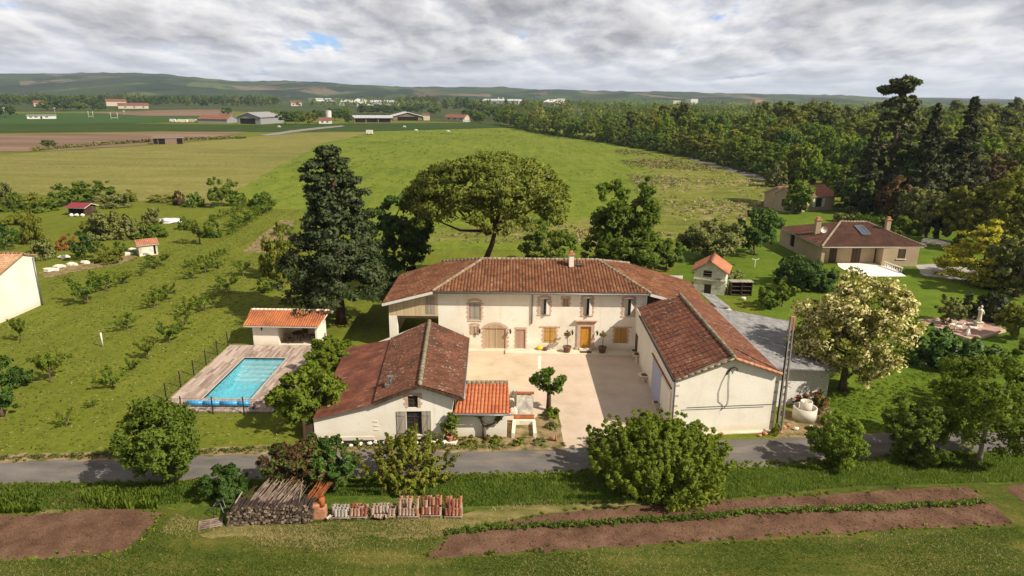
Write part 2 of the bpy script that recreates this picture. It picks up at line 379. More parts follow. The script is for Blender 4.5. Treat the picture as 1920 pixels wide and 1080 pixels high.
M['fibro'] = surf('grey_fibre_cement', [(.13, .125, .12), (.23, .22, .21), (.32, .305, .29)], 1.6, 7, .9, .1, fine=(14, .25))
def rusty(name):
    m, t = mat(name); v = coords(t, 'pos'); a = t.noise(v, .9, 6, .65); b = t.noise(t.n('ShaderNodeVectorMath', {'operation': 'MULTIPLY'}, i0=v, i1=(.8, 3, 1)).outputs[0], .8, 5, .6)
    c = t.ramp(a, [(.3, (.085, .034, .022)), (.5, (.165, .056, .032)), (.7, (.26, .10, .055))])
    c = t.mix(t.ramp(b, [(.63, (0, 0, 0)), (.70, (.75, .75, .75))]), c, (.46, .31, .23, 1))
    d = t.noise(t.n('ShaderNodeVectorMath', {'operation': 'MULTIPLY'}, i0=v, i1=(.5, 5, 1)).outputs[0], 1.2, 5, .65); c = t.mix(t.ramp(d, [(.52, (0, 0, 0)), (.66, (.7, .7, .7))]), c, (.06, .028, .02, 1))
    g = t.noise(v, 7, 4, .65); c = t.n('ShaderNodeVectorMath', {'operation': 'SCALE'}, i0=c, Scale=t.math('MULTIPLY_ADD', g, 1.4, .3)).outputs[0]
    finish(t, c, .75, .2); return m
M['rustroof'] = rusty('rusty_red_metal_sheet')
# ------------------------------------------------------------------ roofs and walls
def tiled(mb, poly, w=.27, course=.38, amp=.055, lip=.018, slab=.10, top=0, under=1, off=0.0, soff=0):
    """a convex roof plane as rows of tiles with real relief, on a slab"""
    P = [np.array(p, float) for p in poly]; n = np.zeros(3)
    for i in range(len(P)): n += np.cross(P[i], P[(i + 1) % len(P)])
    n /= np.linalg.norm(n); 
    if n[2] < 0: n = -n
    d = np.array([0, 0, -1.]) - n * (-n[2]); d /= np.linalg.norm(d); a = np.cross(d, n)
    o = sum(P) / len(P)
    q = [((p - o) @ a, (p - o) @ d) for p in P]
    u0 = min(x for x, y in q); u1 = max(x for x, y in q); vt = min(y for x, y in q)
    def rng_v(u):
        r = []
        for i in range(len(q)):
            (x0, y0), (x1, y1) = q[i], q[(i + 1) % len(q)]
            if abs(x1 - x0) < 1e-6:
                if abs(u - x0) < 1e-4: r += [y0, y1]
            elif min(x0, x1) - 1e-6 <= u <= max(x0, x1) + 1e-6: r.append(y0 + (y1 - y0) * (u - x0) / (x1 - x0))
        return (min(r), max(r)) if r else None
    us = []
    prof = [(0.0, 0.0), (.14, .45), (.32, .9), (.5, 1.0), (.68, .9), (.86, .45)] if amp > .03 else [(0.0, 0.0), (.12, 1.0), (.88, 1.0)]
    k0 = math.floor(u0 / w); k1 = math.ceil(u1 / w)
    for k in range(k0, k1 + 1):
        for f, h in prof:
            u = (k + f) * w
            if u0 + 1e-4 < u < u1 - 1e-4: us.append((u, h * amp, k + f))
    us = [(u0 + 1e-5, 0, u0 / w)] + us + [(u1 - 1e-5, 0, u1 / w)]
    mb.cur = top
    nc = int((max(y for x, y in q) - vt) / course) + 1
    R_ = [rng_v(u) for u, h, f in us]
    for i in range(len(us) - 1):
        if R_[i] is None or R_[i + 1] is None: continue
        (ua, ha, fa), (ub, hb, fb) = us[i], us[i + 1]
        for c in range(nc):
            A0 = vt + c * course; A1 = A0 + course
            a0, a1 = max(A0, R_[i][0]), min(A1, R_[i][1]); b0, b1 = max(A0, R_[i + 1][0]), min(A1, R_[i + 1][1])
            if a1 <= a0 and b1 <= b0: continue
            if a1 < a0: a0 = a1 = min(max(a0, R_[i][0]), R_[i][1])
            if b1 < b0: b0 = b1 = min(max(b0, R_[i + 1][0]), R_[i + 1][1])
            pts = []
            for u, h, v in ((ua, ha, a0), (ua, ha, a1), (ub, hb, b1), (ub, hb, b0)):
                pts.append(o + a * u + d * v + n * (.02 + off + h + lip * (v - A0) / course))
            uv = [(fa, (a0 - vt) / course * .999), (fa, (a1 - vt) / course - .001), (fb, (b1 - vt) / course - .001), (fb, (b0 - vt) / course * .999)]
            m_ = (fa + fb) / 2; cl_ = math.floor(m_)
            uv = [(min(max(x, cl_ + .001), cl_ + .999), min(max(y, c + .01), c + .99)) for x, y in uv]
            if np.cross(pts[1] - pts[0], pts[2] - pts[0]) @ n < 0 or (np.linalg.norm(np.cross(pts[1] - pts[0], pts[2] - pts[0])) < 1e-9 and np.cross(pts[2] - pts[0], pts[3] - pts[0]) @ n < 0):
                pts = pts[::-1]; uv = uv[::-1]
            mb.face(pts, uv)
    if slab:
        mb.cur = under; QQ = [o + a * x + d * y for x, y in q]
        if np.cross(QQ[1] - QQ[0], QQ[2] - QQ[0]) @ n > 0: QQ = QQ[::-1]
        mb.prism(QQ, -n * slab)
    mb.cur = 0
    return n
def caps(mb, p, q, r=.13, step=.42, i=0):
    """half round ridge tiles from p to q"""
    mb.cur = i; p = np.array(p, float); q = np.array(q, float); L = np.linalg.norm(q - p); n = max(1, int(L / step))
    for k in range(n):
        a = p + (q - p) * (k / n); b = p + (q - p) * ((k + 1.08) / n)
        mb.tube([a, b], [r * .92, r * 1.06], 8)
class Wf:
    """frame of a wall running p0 -> p1 (seen from outside: left to right)"""
    def __init__(s, p0, p1):
        s.p0 = np.array([p0[0], p0[1], 0.]); e = np.array([p1[0], p1[1], 0.]) - s.p0; s.L = np.linalg.norm(e); s.d = e / s.L
        s.o = np.array([s.d[1], -s.d[0], 0.])
    def P(s, a, out, z): return s.p0 + s.d * a + s.o * out + np.array([0, 0, z])
    def box(s, mb, a0, a1, d0, d1, z0, z1):
        V = [s.P(a, d_, z) for z in (z0, z1) for a, d_ in ((a0, d1), (a1, d1), (a1, d0), (a0, d0))]
        return mb.grid(V, [(3, 2, 1, 0), (4, 5, 6, 7), (0, 1, 5, 4), (1, 2, 6, 5), (2, 3, 7, 6), (3, 0, 4, 7)])
    def at(s, px, py):                     # pixel -> (along, height) on the wall
        d = ray(px, py); o_ = np.array([0, 0, HC]); k = (s.o @ (s.p0 - o_)) / (s.o @ d); p = o_ + d * k
        return (p - s.p0) @ s.d, p[2]
    def panel(s, mb, z0, z1, holes=(), depth=.18, gable=None, back=1, thick=0):
        xs = sorted({0, s.L, *[h[0] for h in holes], *[h[1] for h in holes]}); zs = sorted({z0, z1, *[h[2] for h in holes], *[h[3] for h in holes]})
        for i in range(len(xs) - 1):
            for j in range(len(zs) - 1):
                xm, zm = (xs[i] + xs[i + 1]) / 2, (zs[j] + zs[j + 1]) / 2
                if any(h[0] < xm < h[1] and h[2] < zm < h[3] for h in holes): continue
                mb.face([s.P(xs[i], 0, zs[j]), s.P(xs[i + 1], 0, zs[j]), s.P(xs[i + 1], 0, zs[j + 1]), s.P(xs[i], 0, zs[j + 1])])
        for a0, a1, b0, b1 in [h[:4] for h in holes]:
            q = [(a0, b0), (a1, b0), (a1, b1), (a0, b1)]
            for k in range(4):
                (xa, za), (xb, zb) = q[k], q[(k + 1) % 4]
                mb.face([s.P(xa, 0, za), s.P(xa, -depth, za), s.P(xb, -depth, zb), s.P(xb, 0, zb)])
            if back is not None:
                mb.cur = back; mb.face([s.P(a0, -depth, b0), s.P(a1, -depth, b0), s.P(a1, -depth, b1), s.P(a0, -depth, b1)]); mb.cur = 0
        if gable: mb.face([s.P(0, 0, z1)] + [s.P(s.L, 0, z1)] + [s.P(a, 0, z) for a, z in gable])
        return mb
    def part(s, name, m, parent, *boxes):
        mb = MB()
        for b in boxes: s.box(mb, *b)
        return mb.build(name, m, parent)
def toothed(wf, mb, a0, a1, z0, z1, side=.2, proud=.012, arch=0.0, lintel=True, course=.21):
    """brick quoins of alternate length round an opening, with a flat or arched head"""
    k = 0; z = z0
    while z < z1 - .02:
        e = side * (1.0 if k % 2 else .62); zz = min(z + course - .015, z1)
        wf.box(mb, a0 - e, a0, -.05, proud, z, zz); wf.box(mb, a1, a1 + e, -.05, proud, z, zz)
        z += course; k += 1
    if arch > 0:
        n = 13; w = a1 - a0; R_ = (w * w / 4 + arch * arch) / (2 * arch); cx = (a0 + a1) / 2; cz = z1 + arch - R_; th = math.asin(w / 2 / R_) * 1.12
        for i in range(n):
            t0 = -th + 2 * th * i / n; t1 = t0 + 2 * th / n * .9; r1 = R_ + .24
            V = [wf.P(cx + r * math.sin(t_), d_, cz + r * math.cos(t_)) for d_ in (proud, -.05) for t_, r in ((t0, R_), (t1, R_), (t1, r1), (t0, r1))]
            mb.grid(V, [(0, 1, 2, 3), (7, 6, 5, 4), (0, 4, 5, 1), (1, 5, 6, 2), (2, 6, 7, 3), (3, 7, 4, 0)])
    elif lintel:
        n = max(4, int((a1 - a0 + 2 * side) / .11)); s0 = a0 - side; w = (a1 - a0 + 2 * side) / n
        for i in range(n): wf.box(mb, s0 + i * w, s0 + i * w + w * .88, -.05, proud, z1, z1 + .22)
def leaf_pair(wf, parent, a0, a1, z0, z1, m, d0=-.10, d1=-.04, name='shutter', gap=.03, ledges=True):
    mid = (a0 + a1) / 2
    for x0, x1 in ((a0 + .01, mid - gap / 2), (mid + gap / 2, a1 - .01)):
        mb = MB(); wf.box(mb, x0, x1, d0, d1, z0 + .02, z1 - .02)
        if ledges:
            for zz in (z0 + (z1 - z0) * .2, z0 + (z1 - z0) * .8): wf.box(mb, x0 + .03, x1 - .03, d1 + .001, d1 + .03, zz - .05, zz + .05)
        mb.build(name, m, parent)

# ------------------------------------------------------------------ ground and fields
def sheet(name, pts, z, m, kind='structure', jit=0.0, step=1.5, px=True, seed=1, label=None):
    rr = random.Random(seed)
    P = [np.array([*G(*p)[:2], z]) if px else np.array([p[0], p[1], z]) for p in pts]
    if jit:
        Q = []
        for i in range(len(P)):
            a, b = P[i], P[(i + 1) % len(P)]; L = np.linalg.norm(b - a); n = max(1, int(L / step)); w1 = w2 = 0
            for k in range(n):
                w1 = .6 * w1 + rr.uniform(-jit, jit); w2 = .6 * w2 + rr.uniform(-jit, jit)
                Q.append(a + (b - a) * k / n + np.array([w1, w2, 0]))
        P = Q
    mb = MB(); mb.face(P); ar = sum(P[i][0] * P[(i + 1) % len(P)][1] - P[(i + 1) % len(P)][0] * P[i][1] for i in range(len(P)))
    if ar < 0: mb.v.reverse()
    o = mb.build(name, m); tag(o, label, None, None, kind); return o

def grassmat(name, cols, s1=.06, s2=.9, fine=7, dry=None, dthr=.62, stripe=None, bump=.25, far=False):
    m, t = mat(name); v = coords(t, 'pos')
    a = t.noise(v, s1, 4, .6); b = t.noise(v, s2, 5, .65, .4); c_ = t.noise(v, fine, 3, .6)
    k = t.math('ADD', t.math('ADD', t.math('MULTIPLY', a, .42), t.math('MULTIPLY', b, .42)), t.math('MULTIPLY', c_, .16))
    if stripe:
        s_ = t.n('ShaderNodeVectorMath', {'operation': 'MULTIPLY'}, i0=v, i1=stripe).outputs[0]
        k = t.math('ADD', t.math('MULTIPLY', k, .62), t.math('MULTIPLY', t.noise(s_, 1.0, 5, .6), .38))
    n = len(cols); c = t.ramp(k, [(.36 + .28 * i / (n - 1), p) for i, p in enumerate(cols)])
    if dry:
        d1 = t.noise(v, s2 * .45, 6, .68, .5); c = t.mix(t.math('MULTIPLY', t.ramp(d1, [(dthr, (0, 0, 0)), (dthr + .09, (1, 1, 1))]), .8), c, (*dry, 1))
    c2_ = t.noise(v, fine * .38, 3, .65); g = t.math('MULTIPLY_ADD', t.math('SUBTRACT', t.math('ADD', t.math('MULTIPLY', c_, .5), t.math('MULTIPLY', c2_, .5)), .5), 1.9 if not far else .7, 1.0)
    c = t.n('ShaderNodeVectorMath', {'operation': 'SCALE'}, i0=c, Scale=g).outputs[0]
    finish(t, c, .95, .05, t.noise(v, fine * 1.5, 4, .7) if bump else None, bump, .08); return m
M['lawn'] = grassmat('lawn_grass', [(0.0847, 0.1027, 0.0136), (0.1209, 0.1378, 0.0164), (0.1564, 0.1668, 0.0220)], .05, .55, 6, (.20, .165, .055), .70, stripe=(.9, .15, 1))
M['garden'] = grassmat('garden_grass', [(0.0486, 0.0923, 0.0101), (0.0911, 0.1384, 0.0131), (0.1274, 0.1672, 0.0182)], .06, .5, 6)
M['verge'] = grassmat('verge_grass', [(0.0348, 0.0628, 0.0097), (0.0697, 0.1019, 0.0136), (0.1162, 0.1355, 0.0213)], .12, 1.1, 7, (.22, .16, .07), .63)
M['mown'] = grassmat('mown_grass', [(0.0351, 0.0484, 0.0091), (0.0694, 0.0837, 0.0136), (0.1388, 0.1163, 0.0287)], .10, .8, 8, (.20, .15, .065), .64, stripe=(.12, 1.1, 1))
M['meadow'] = grassmat('meadow_grass', [(0.0716, 0.1029, 0.0138), (0.1313, 0.1657, 0.0183), (0.1851, 0.1999, 0.0297)], .022, .22, 2.2, (.22, .18, .075), .64, stripe=(.30, .05, 1))
M['rough'] = grassmat('rough_meadow', [(0.0786, 0.0982, 0.0176), (0.1452, 0.1559, 0.0242), (0.2420, 0.2021, 0.0660)], .05, .35, 2.5, (.29, .215, .115), .55, stripe=(.05, .4, 1))
M['pasture'] = grassmat('pasture_grass', [(0.1203, 0.1212, 0.0305), (0.1776, 0.1663, 0.0432), (0.2349, 0.2079, 0.0635)], .02, .15, 2, (.24, .20, .05), .66, stripe=(.02, .12, 1))
M['plough'] = surf('ploughed_soil', [(.12, .078, .05), (.18, .115, .075), (.25, .17, .11)], .05, 6, .95, .05, fine=(2, .2), stretch=(.15, 1, 1))
M['darkgreen'] = grassmat('cloud_shaded_wheat', [(0.0218, 0.0436, 0.0087), (0.0363, 0.0617, 0.0116), (0.0617, 0.0762, 0.0174)], .012, .06, 1, stripe=(.004, .05, 1), far=True)  # cloud shade over the far fields is painted into this dark green
M['plain'] = grassmat('far_plain', [(0.0263, 0.0450, 0.0135), (0.0488, 0.0675, 0.0195), (0.0975, 0.0938, 0.0338)], .004, .02, .3, stripe=(.0015, .012, 1), far=True, bump=0)
M['soil'] = surf('garden_soil', [(.080, .044, .027), (.130, .072, .044), (.185, .108, .068)], .7, 7, .95, .05, fine=(11, .55), bump=.7, bscale=9, bdist=.08, spots=(7, .70, (.30, .21, .11), .04))
M['gravel'] = surf('courtyard_gravel', [(.45, .34, .243), (.535, .415, .308), (.585, .465, .355)], .35, 7, .95, .08, fine=(16, .28), bump=.4, bscale=18, bdist=.03)
M['gravel2'] = surf('old_yard_gravel', [(.45, .345, .225), (.54, .425, .288), (.59, .475, .335)], .5, 7, .95, .08, fine=(14, .25), bump=.4, bscale=18, bdist=.03)
M['asphalt'] = surf('old_asphalt', [(.095, .085, .075), (.145, .13, .115), (.20, .175, .15)], .5, 8, .95, .08, fine=(12, .22), stretch=(.45, 1.4, 1), bump=.3, bscale=14, bdist=.02, spots=(.8, .64, (.22, .175, .125), .09))
M['dirt'] = surf('dry_verge_soil', [(.17, .115, .055), (.25, .175, .09), (.33, .245, .135)], 1.1, 7, .95, .05, fine=(9, .35), bump=.4, bscale=12, bdist=.04, spots=(1.6, .56, (.085, .095, .02), .08))
M['slab'] = surf('pale_cement_slab', [(.54, .46, .33), (.64, .56, .42), (.70, .62, .48)], .8, 6, .9, .1, fine=(10, .1))

hx0, hx1, hy0, hy1 = -23.25, -19.65, 46.05, 54.15       # the pool basin is a hole in the ground
B = 9000.0; mb = MB(); z = 0.0
o4 = [(-B, -B, z), (B, -B, z), (B, B, z), (-B, B, z)]; i4 = [(hx0, hy0, z), (hx1, hy0, z), (hx1, hy1, z), (hx0, hy1, z)]
for i in range(4): j = (i + 1) % 4; mb.face([o4[i], o4[j], i4[j], i4[i]])
tag(mb.build('ground', M['lawn']), kind='structure')
sheet('garden_lawn', [(1235, 560), (1285, 470), (1400, 440), (1430, 385), (1600, 380), (1990, 460), (2100, 720), (1920, 812), (1760, 805), (1560, 812), (1500, 700), (1400, 560)], .004, M['garden'], jit=.4)
sheet('verge', [(-60, 905), (400, 898), (700, 893), (1000, 886), (1350, 876), (1500, 870), (1640, 858), (1800, 843), (2050, 850), (2050, 905), (1600, 915), (1300, 945), (1000, 950), (800, 965), (430, 985), (300, 950), (-60, 965)], .004, M['verge'], jit=.12, step=.6)
sheet('mown_strip', [(-90, 960), (300, 950), (430, 978), (800, 962), (1000, 948), (1300, 942), (1600, 912), (2050, 905), (2150, 1200), (-300, 1200)], .006, M['mown'], jit=.15, step=.6)
sheet('road', [(-80, 865), (0, 863), (250, 858), (480, 848), (620, 842), (760, 842), (900, 846), (1060, 841), (1340, 826), (1470, 822), (1600, 815), (1760, 806), (1930, 812), (2100, 830), (2100, 890), (1920, 851), (1800, 846), (1640, 862), (1500, 872), (1350, 878), (1000, 889), (700, 895), (400, 901), (-80, 912)], .012, M['asphalt'], jit=.07, step=.4)
sheet('road_shoulder', [(-80, 852), (250, 846), (480, 836), (620, 826), (800, 828), (940, 826), (1050, 833), (1062, 843), (900, 849), (760, 846), (620, 846), (480, 852), (250, 862), (-80, 869)], .016, M['dirt'], jit=.12, step=.5)
sheet('soil_bed', [(798, 1046), (840, 1004), (1010, 966), (1220, 946), (1400, 935), (1810, 912), (1870, 950), (1905, 985), (1700, 992), (1500, 1005), (1250, 1020), (1000, 1035)], .014, M['soil'], jit=.08, step=.35)
sheet('soil_plot', [(-90, 967), (40, 968), (150, 956), (250, 953), (305, 962), (283, 990), (262, 1015), (225, 1038), (-90, 1055)], .014, M['soil'], jit=.09, step=.35, seed=4)
M['straw'] = surf('straw_ground', [(.075, .085, .018), (.145, .130, .040), (.24, .19, .08)], 1.6, 7, .95, .05, fine=(10, .4), stretch=(.5, 1.2, 1), bump=.4, bscale=12, bdist=.05)
sheet('straw_patch', [(375, 1000), (430, 984), (600, 980), (868, 966), (905, 955), (1005, 948), (1220, 936), (1220, 946), (1008, 967), (900, 985), (850, 996), (790, 1012), (700, 1006), (600, 1016), (480, 1006), (400, 1010)], .009, M['straw'], jit=.12, step=.3, seed=7)
sheet('straw_patch', [(60, 940), (150, 915), (215, 905), (235, 915), (170, 935), (150, 958), (60, 985)], .009, M['straw'], jit=.10, step=.3, seed=8)
sheet('soil_patch', [(1885, 915), (1990, 900), (2050, 960), (1925, 945)], .014, M['soil'], jit=.09, step=.35, seed=5)
sheet("courtyard", [(862, 650), (1200, 660), (1262, 818), (1240, 832), (1060, 846), (1052, 800), (1046, 770), (1026, 762), (1018, 772), (1000, 786), (940, 790), (860, 720)], .010, M["gravel"], jit=.05, step=.5)
sheet('old_yard', [(862, 650), (1011, 653), (1012, 700), (985, 730), (880, 722)], .014, M['gravel2'], jit=.05, step=.5)
sheet('side_path', [(1455, 822), (1470, 770), (1555, 762), (1568, 790), (1560, 818)], .010, M['dirt'], jit=.1, step=.5)
sheet('driveway', [(1716, 497), (1760, 494), (1880, 497), (1990, 520), (1960, 552), (1870, 528), (1790, 524), (1730, 516)], .010, surf('grey_drive_gravel', [(.30, .27, .24), (.40, .365, .33)], .6, 6, .95, .05, fine=(6, .15)), jit=.2, step=1.2)
sheet('bare_strip', [(455, 472), (525, 412), (552, 414), (530, 474)], .012, M['dirt'], jit=.15, step=.8)
sheet('annexe_yard', [(862, 836), (862, 812), (945, 800), (952, 760), (1012, 756), (1030, 770), (1050, 800), (1064, 845), (960, 848)], .007, M['dirt'], jit=.12, step=.5)
# fields beyond
sheet('meadow', [(395, 392), (470, 340), (600, 268), (690, 246), (1003, 238), (1100, 262), (1200, 282), (1300, 302), (1400, 330), (1480, 352), (1430, 392), (1400, 445), (1280, 472), (1235, 470), (760, 470), (560, 392)], .03, M['meadow'], jit=.5, step=4)
sheet('rough_meadow', [(1180, 290), (1300, 304), (1400, 332), (1474, 354), (1424, 392), (1390, 440), (1290, 458), (1215, 440), (1240, 380), (1230, 330)], .05, M['rough'], jit=1.2, step=3)
sheet('rough_strip', [(795, 432), (900, 424), (1000, 420), (1100, 410), (1230, 440), (1235, 470), (1000, 445), (800, 455)], .05, M['rough'], jit=.8, step=2.5, seed=3)
sheet('pasture', [(-200, 400), (-200, 300), (40, 288), (300, 272), (480, 256), (660, 244), (700, 247), (600, 270), (470, 342), (395, 388), (0, 360)], .05, M['pasture'], jit=.8, step=5)
sheet('ploughed_field', [(-300, 292), (-300, 256), (60, 251), (330, 248), (470, 247), (330, 268), (100, 283)], .08, M['plough'], jit=1, step=8)
sheet('cloud_shaded_field', [(-400, 255), (-400, 236), (200, 231), (470, 234), (640, 232), (900, 230), (1003, 238), (690, 247), (520, 248), (300, 246)], .12, M['darkgreen'], jit=1.5, step=12)  # far band under cloud, its shade put into the field colour
sheet('sports_pitch', [(-300, 236), (-300, 217), (140, 212), (330, 214), (455, 222), (300, 230), (0, 234)], .2, grassmat('pitch_grass', [(.035, .075, .018), (.05, .09, .02)], .02, .1, 1, far=True), jit=1, step=12)
sheet('brown_field', [(170, 212), (330, 206), (430, 206), (440, 217), (280, 218)], .25, M['plough'], jit=2, step=15)
sheet('plain', [(-900, 214), (-900, 188), (200, 186), (960, 190), (1920, 196), (2600, 205), (2600, 240), (1300, 225), (1003, 232), (700, 225), (430, 208)], .15, M['plain'], jit=4, step=40)
sheet('lane', [(1290, 292), (1400, 322), (1475, 344), (1480, 351), (1400, 331), (1290, 298)], .08, M['asphalt'], jit=.2, step=3)
sheet('farm_lane', [(485, 254), (545, 245), (600, 239), (640, 235.5), (646, 237), (608, 241.5), (570, 246), (525, 253), (500, 255)], .2, surf('lane_gravel', [(.19, .175, .15), (.24, .22, .19)], .1), jit=.5, step=6)
# hills beyond the plain
def hillmat():
    m, t = mat('patchwork_hills'); v = coords(t, 'pos', (1, .55, 0))
    vo = t.n('ShaderNodeTexVoronoi', Vector=v, Scale=.0062); cid = t.n('ShaderNodeSeparateColor', Color=vo.outputs['Color'])
    c = t.ramp(cid.outputs[0], [(.0, (.035, .06, .018)), (.25, (.06, .095, .025)), (.45, (.11, .14, .04)), (.62, (.045, .075, .02)), (.78, (.20, .155, .09)), (.9, (.15, .10, .065)), (1.0, (.24, .22, .09))], 'CONSTANT')
    w = t.noise(v, .0042, 7, .66); c = t.mix(t.ramp(w, [(.515, (0, 0, 0)), (.535, (1, 1, 1))]), c, (.022, .042, .014, 1))
    f = t.noise(coords(t, 'pos'), .03, 4); k = t.math('MULTIPLY_ADD', f, .8, .32)
    c = t.n('ShaderNodeVectorMath', {'operation': 'SCALE'}, i0=c, Scale=k).outputs[0]
    finish(t, c, .95, .02); return m
HP = [(-700, 150), (-300, 140), (0, 139), (60, 138), (150, 137), (230, 138), (300, 141), (380, 147), (460, 153), (540, 152), (600, 156), (680, 161), (760, 163), (900, 164), (980, 167), (1060, 170), (1150, 171), (1250, 172.5), (1350, 175), (1430, 177.5), (1480, 176), (1560, 179), (1700, 184), (1800, 184), (1920, 187), (2300, 190), (2700, 196)]
mbh = MB(); rows = 22; Vh = []; hr = random.Random(5); ncol = 340
for i in range(ncol):
    px = -700 + 3400 * i / (ncol - 1)
    py = np.interp(px, [p[0] for p in HP], [p[1] for p in HP])
    D1 = 4300.0; top = Y(px, py, D1); wob = hr.uniform(0, 5) * (hr.random() < .5)
    for j in range(rows):
        f = j / (rows - 1); y = 1750 + (D1 - 1750) * f; d = ray(px, py); x = d[0] * y / d[1]
        s_ = f * f * (3 - 2 * f); bumpy = 9 * math.sin(x * .006 + f * 9) * math.sin(f * math.pi) + 7 * math.sin(x * .013 + 2 - f * 14) * math.sin(f * math.pi)
        Vh.append((x, y, -4 + (top[2] + 4) * s_ * .985 + bumpy * min(1, top[2] / 60) + (wob if f > .85 else hr.uniform(0, 2) * f)))
mbh.smooth = True
mbh.grid(Vh, [(i * rows + j, (i + 1) * rows + j, (i + 1) * rows + j + 1, i * rows + j + 1) for i in range(ncol - 1) for j in range(rows - 1)])
tag(mbh.build('hills', hillmat()), kind='structure')
# ------------------------------------------------------------------ the farmhouse
FY = 57.0
farm = thing('farmhouse', 'long two storey cream farmhouse with hipped tile roof at the back of the courtyard', 'house', (2.8, FY, 0))
wfF = Wf((-6.6, FY), (12.05, FY))
EL = np.array([-7.0, 56.38, 5.68]); ER = np.array([12.2, 56.38, 5.68]); RL = np.array([-2.85, 62.4, 7.2]); RR = np.array([8.2, 62.4, 7.2])
def rect(wf, x0, y0, x1, y1):
    a0, z0 = wf.at(x0, y1); a1, z1 = wf.at(x1, y0); return a0, a1, z0, z1
UW = [rect(wfF, 880, 567, 901, 600), rect(wfF, 1010, 561, 1031, 589), rect(wfF, 1091, 560, 1111, 591), rect(wfF, 1167, 561, 1190, 592)]
SM = rect(wfF, 1056, 560, 1066, 575)
PEEP = rect(wfF, 882, 612, 897, 628.5)
ARCH = rect(wfF, 909, 616, 948, 652.5); ARCH = (ARCH[0], ARCH[1], .14, ARCH[3])
RD = rect(wfF, 967, 618, 985, 653); RD = (RD[0], RD[1], .16, RD[3])
GW = [rect(wfF, 1020, 614, 1042, 642.5), rect(wfF, 1152, 615, 1176, 643.5)]
DR = rect(wfF, 1087, 612, 1108.5, 654); DR = (DR[0], DR[1], .30, DR[3])
mb = MB(); wfF.panel(mb, 0, 5.62, UW + [SM, PEEP, ARCH, RD] + GW + [DR], .2)
for p0, p1, zt in (((12.05, FY), (18.0, FY), 3.9), ((18.0, FY), (18.0, 68), 3.85), ((18.0, 68), (-11.0, 68), 4.3), ((-11.0, 68), (-11.0, FY), 4.45), ((-6.6, 67.9), (-6.6, FY + .01), 5.5)):
    Wf(p0, p1).panel(mb, 0, zt)
mb.box((-6.58, FY + .02, 0), (-6.3, 67.8, 5.6))
mb.build('wall', [M['stucco'], M['dark']], farm)
# roof planes
WLf = np.array([-11.5, 56.38, 4.5]); WRf = np.array([18.35, 56.38, 4.05])
wl = PL(750, 515, EL, RL, WLf); wlm = PL(830, 491, EL, RL, WLf)
wr1 = PL(1179, 494, ER, RR, WRf); wr2 = PL(1295, 529, ER, RR, WRf); wr3 = PL(1322, 566, ER, RR, WRf)
mb = MB(); tiled(mb, [EL, ER, RR, RL], .29, .40, .062)
mb.cur = 0; tiled(mb, [RL, RR, (11.5, 68.6, 5.7), (-6.5, 68.6, 5.7)], .29, .40, .05)
mb.build('roof', [M['tiles_main'], M['mortar']], farm)
mb = MB(); tiled(mb, [EL + (0.02, .01, .0), RL, wlm, wl, WLf], .24, .34, .024); mb.build('roof', [M['tiles_wing'], M['frame']], farm)['label'] = 'red brown roof plane over the barn end'
mb = MB(); tiled(mb, [ER, WRf, wr3, wr2, wr1, RR], .24, .34, .024)
mb.build('roof', [M['tiles_wing'], M['frame']], farm)['label'] = 'red brown roof plane sloping to the dovecote'
mb = MB(); caps(mb, EL + (0, 0, .05), RL + (0, 0, .06), .15); caps(mb, RL + (0, 0, .06), RR + (0, 0, .06), .14); caps(mb, RR + (0, 0, .06), ER + (0, 0, .05), .15)
caps(mb, RL + (0, 0, .05), wlm + (0, 0, .05), .13); caps(mb, RR + (0, 0, .05), wr1 + (0, 0, .05), .13)
mb.build('ridge_cap', M['mortar'], farm)
mb = MB(); mb.tube([EL + (.1, -.06, -.10), ER + (-.1, -.06, -.10)], .075, 8); mb.build('gutter', M['zinc'], farm)
a, zz = wfF.at(998, 560); mb = MB(); mb.tube([wfF.P(a, .45, 5.5), wfF.P(a, .1, 5.2), wfF.P(a, .09, 2.6)], .055, 8); mb.build('downpipe', M['zinc'], farm)
mb = MB(); c = PL(1071, 500, EL, ER, RL); mb.box((c[0] - .22, c[1] - .2, c[2] - .3), (c[0] + .22, c[1] + .3, c[2] + 1.15)); ch = mb.build('chimney', M['white'], farm)
mb = MB(); mb.box((c[0] - .3, c[1] - .28, c[2] + 1.152), (c[0] + .3, c[1] + .38, c[2] + 1.25)); mb.box((c[0] - .15, c[1] - .12, c[2] + 1.25), (c[0] + .15, c[1] + .22, c[2] + 1.5)); mb.build('chimney_cap', M['terracotta'], ch)
c = PL(1086, 499, EL, ER, RL); mb = MB(); mb.box((c[0] - .3, c[1] - .3, c[2] + .03), (c[0] + .3, c[1] + .35, c[2] + .17)); mb.build('skylight', M['glass'], farm)
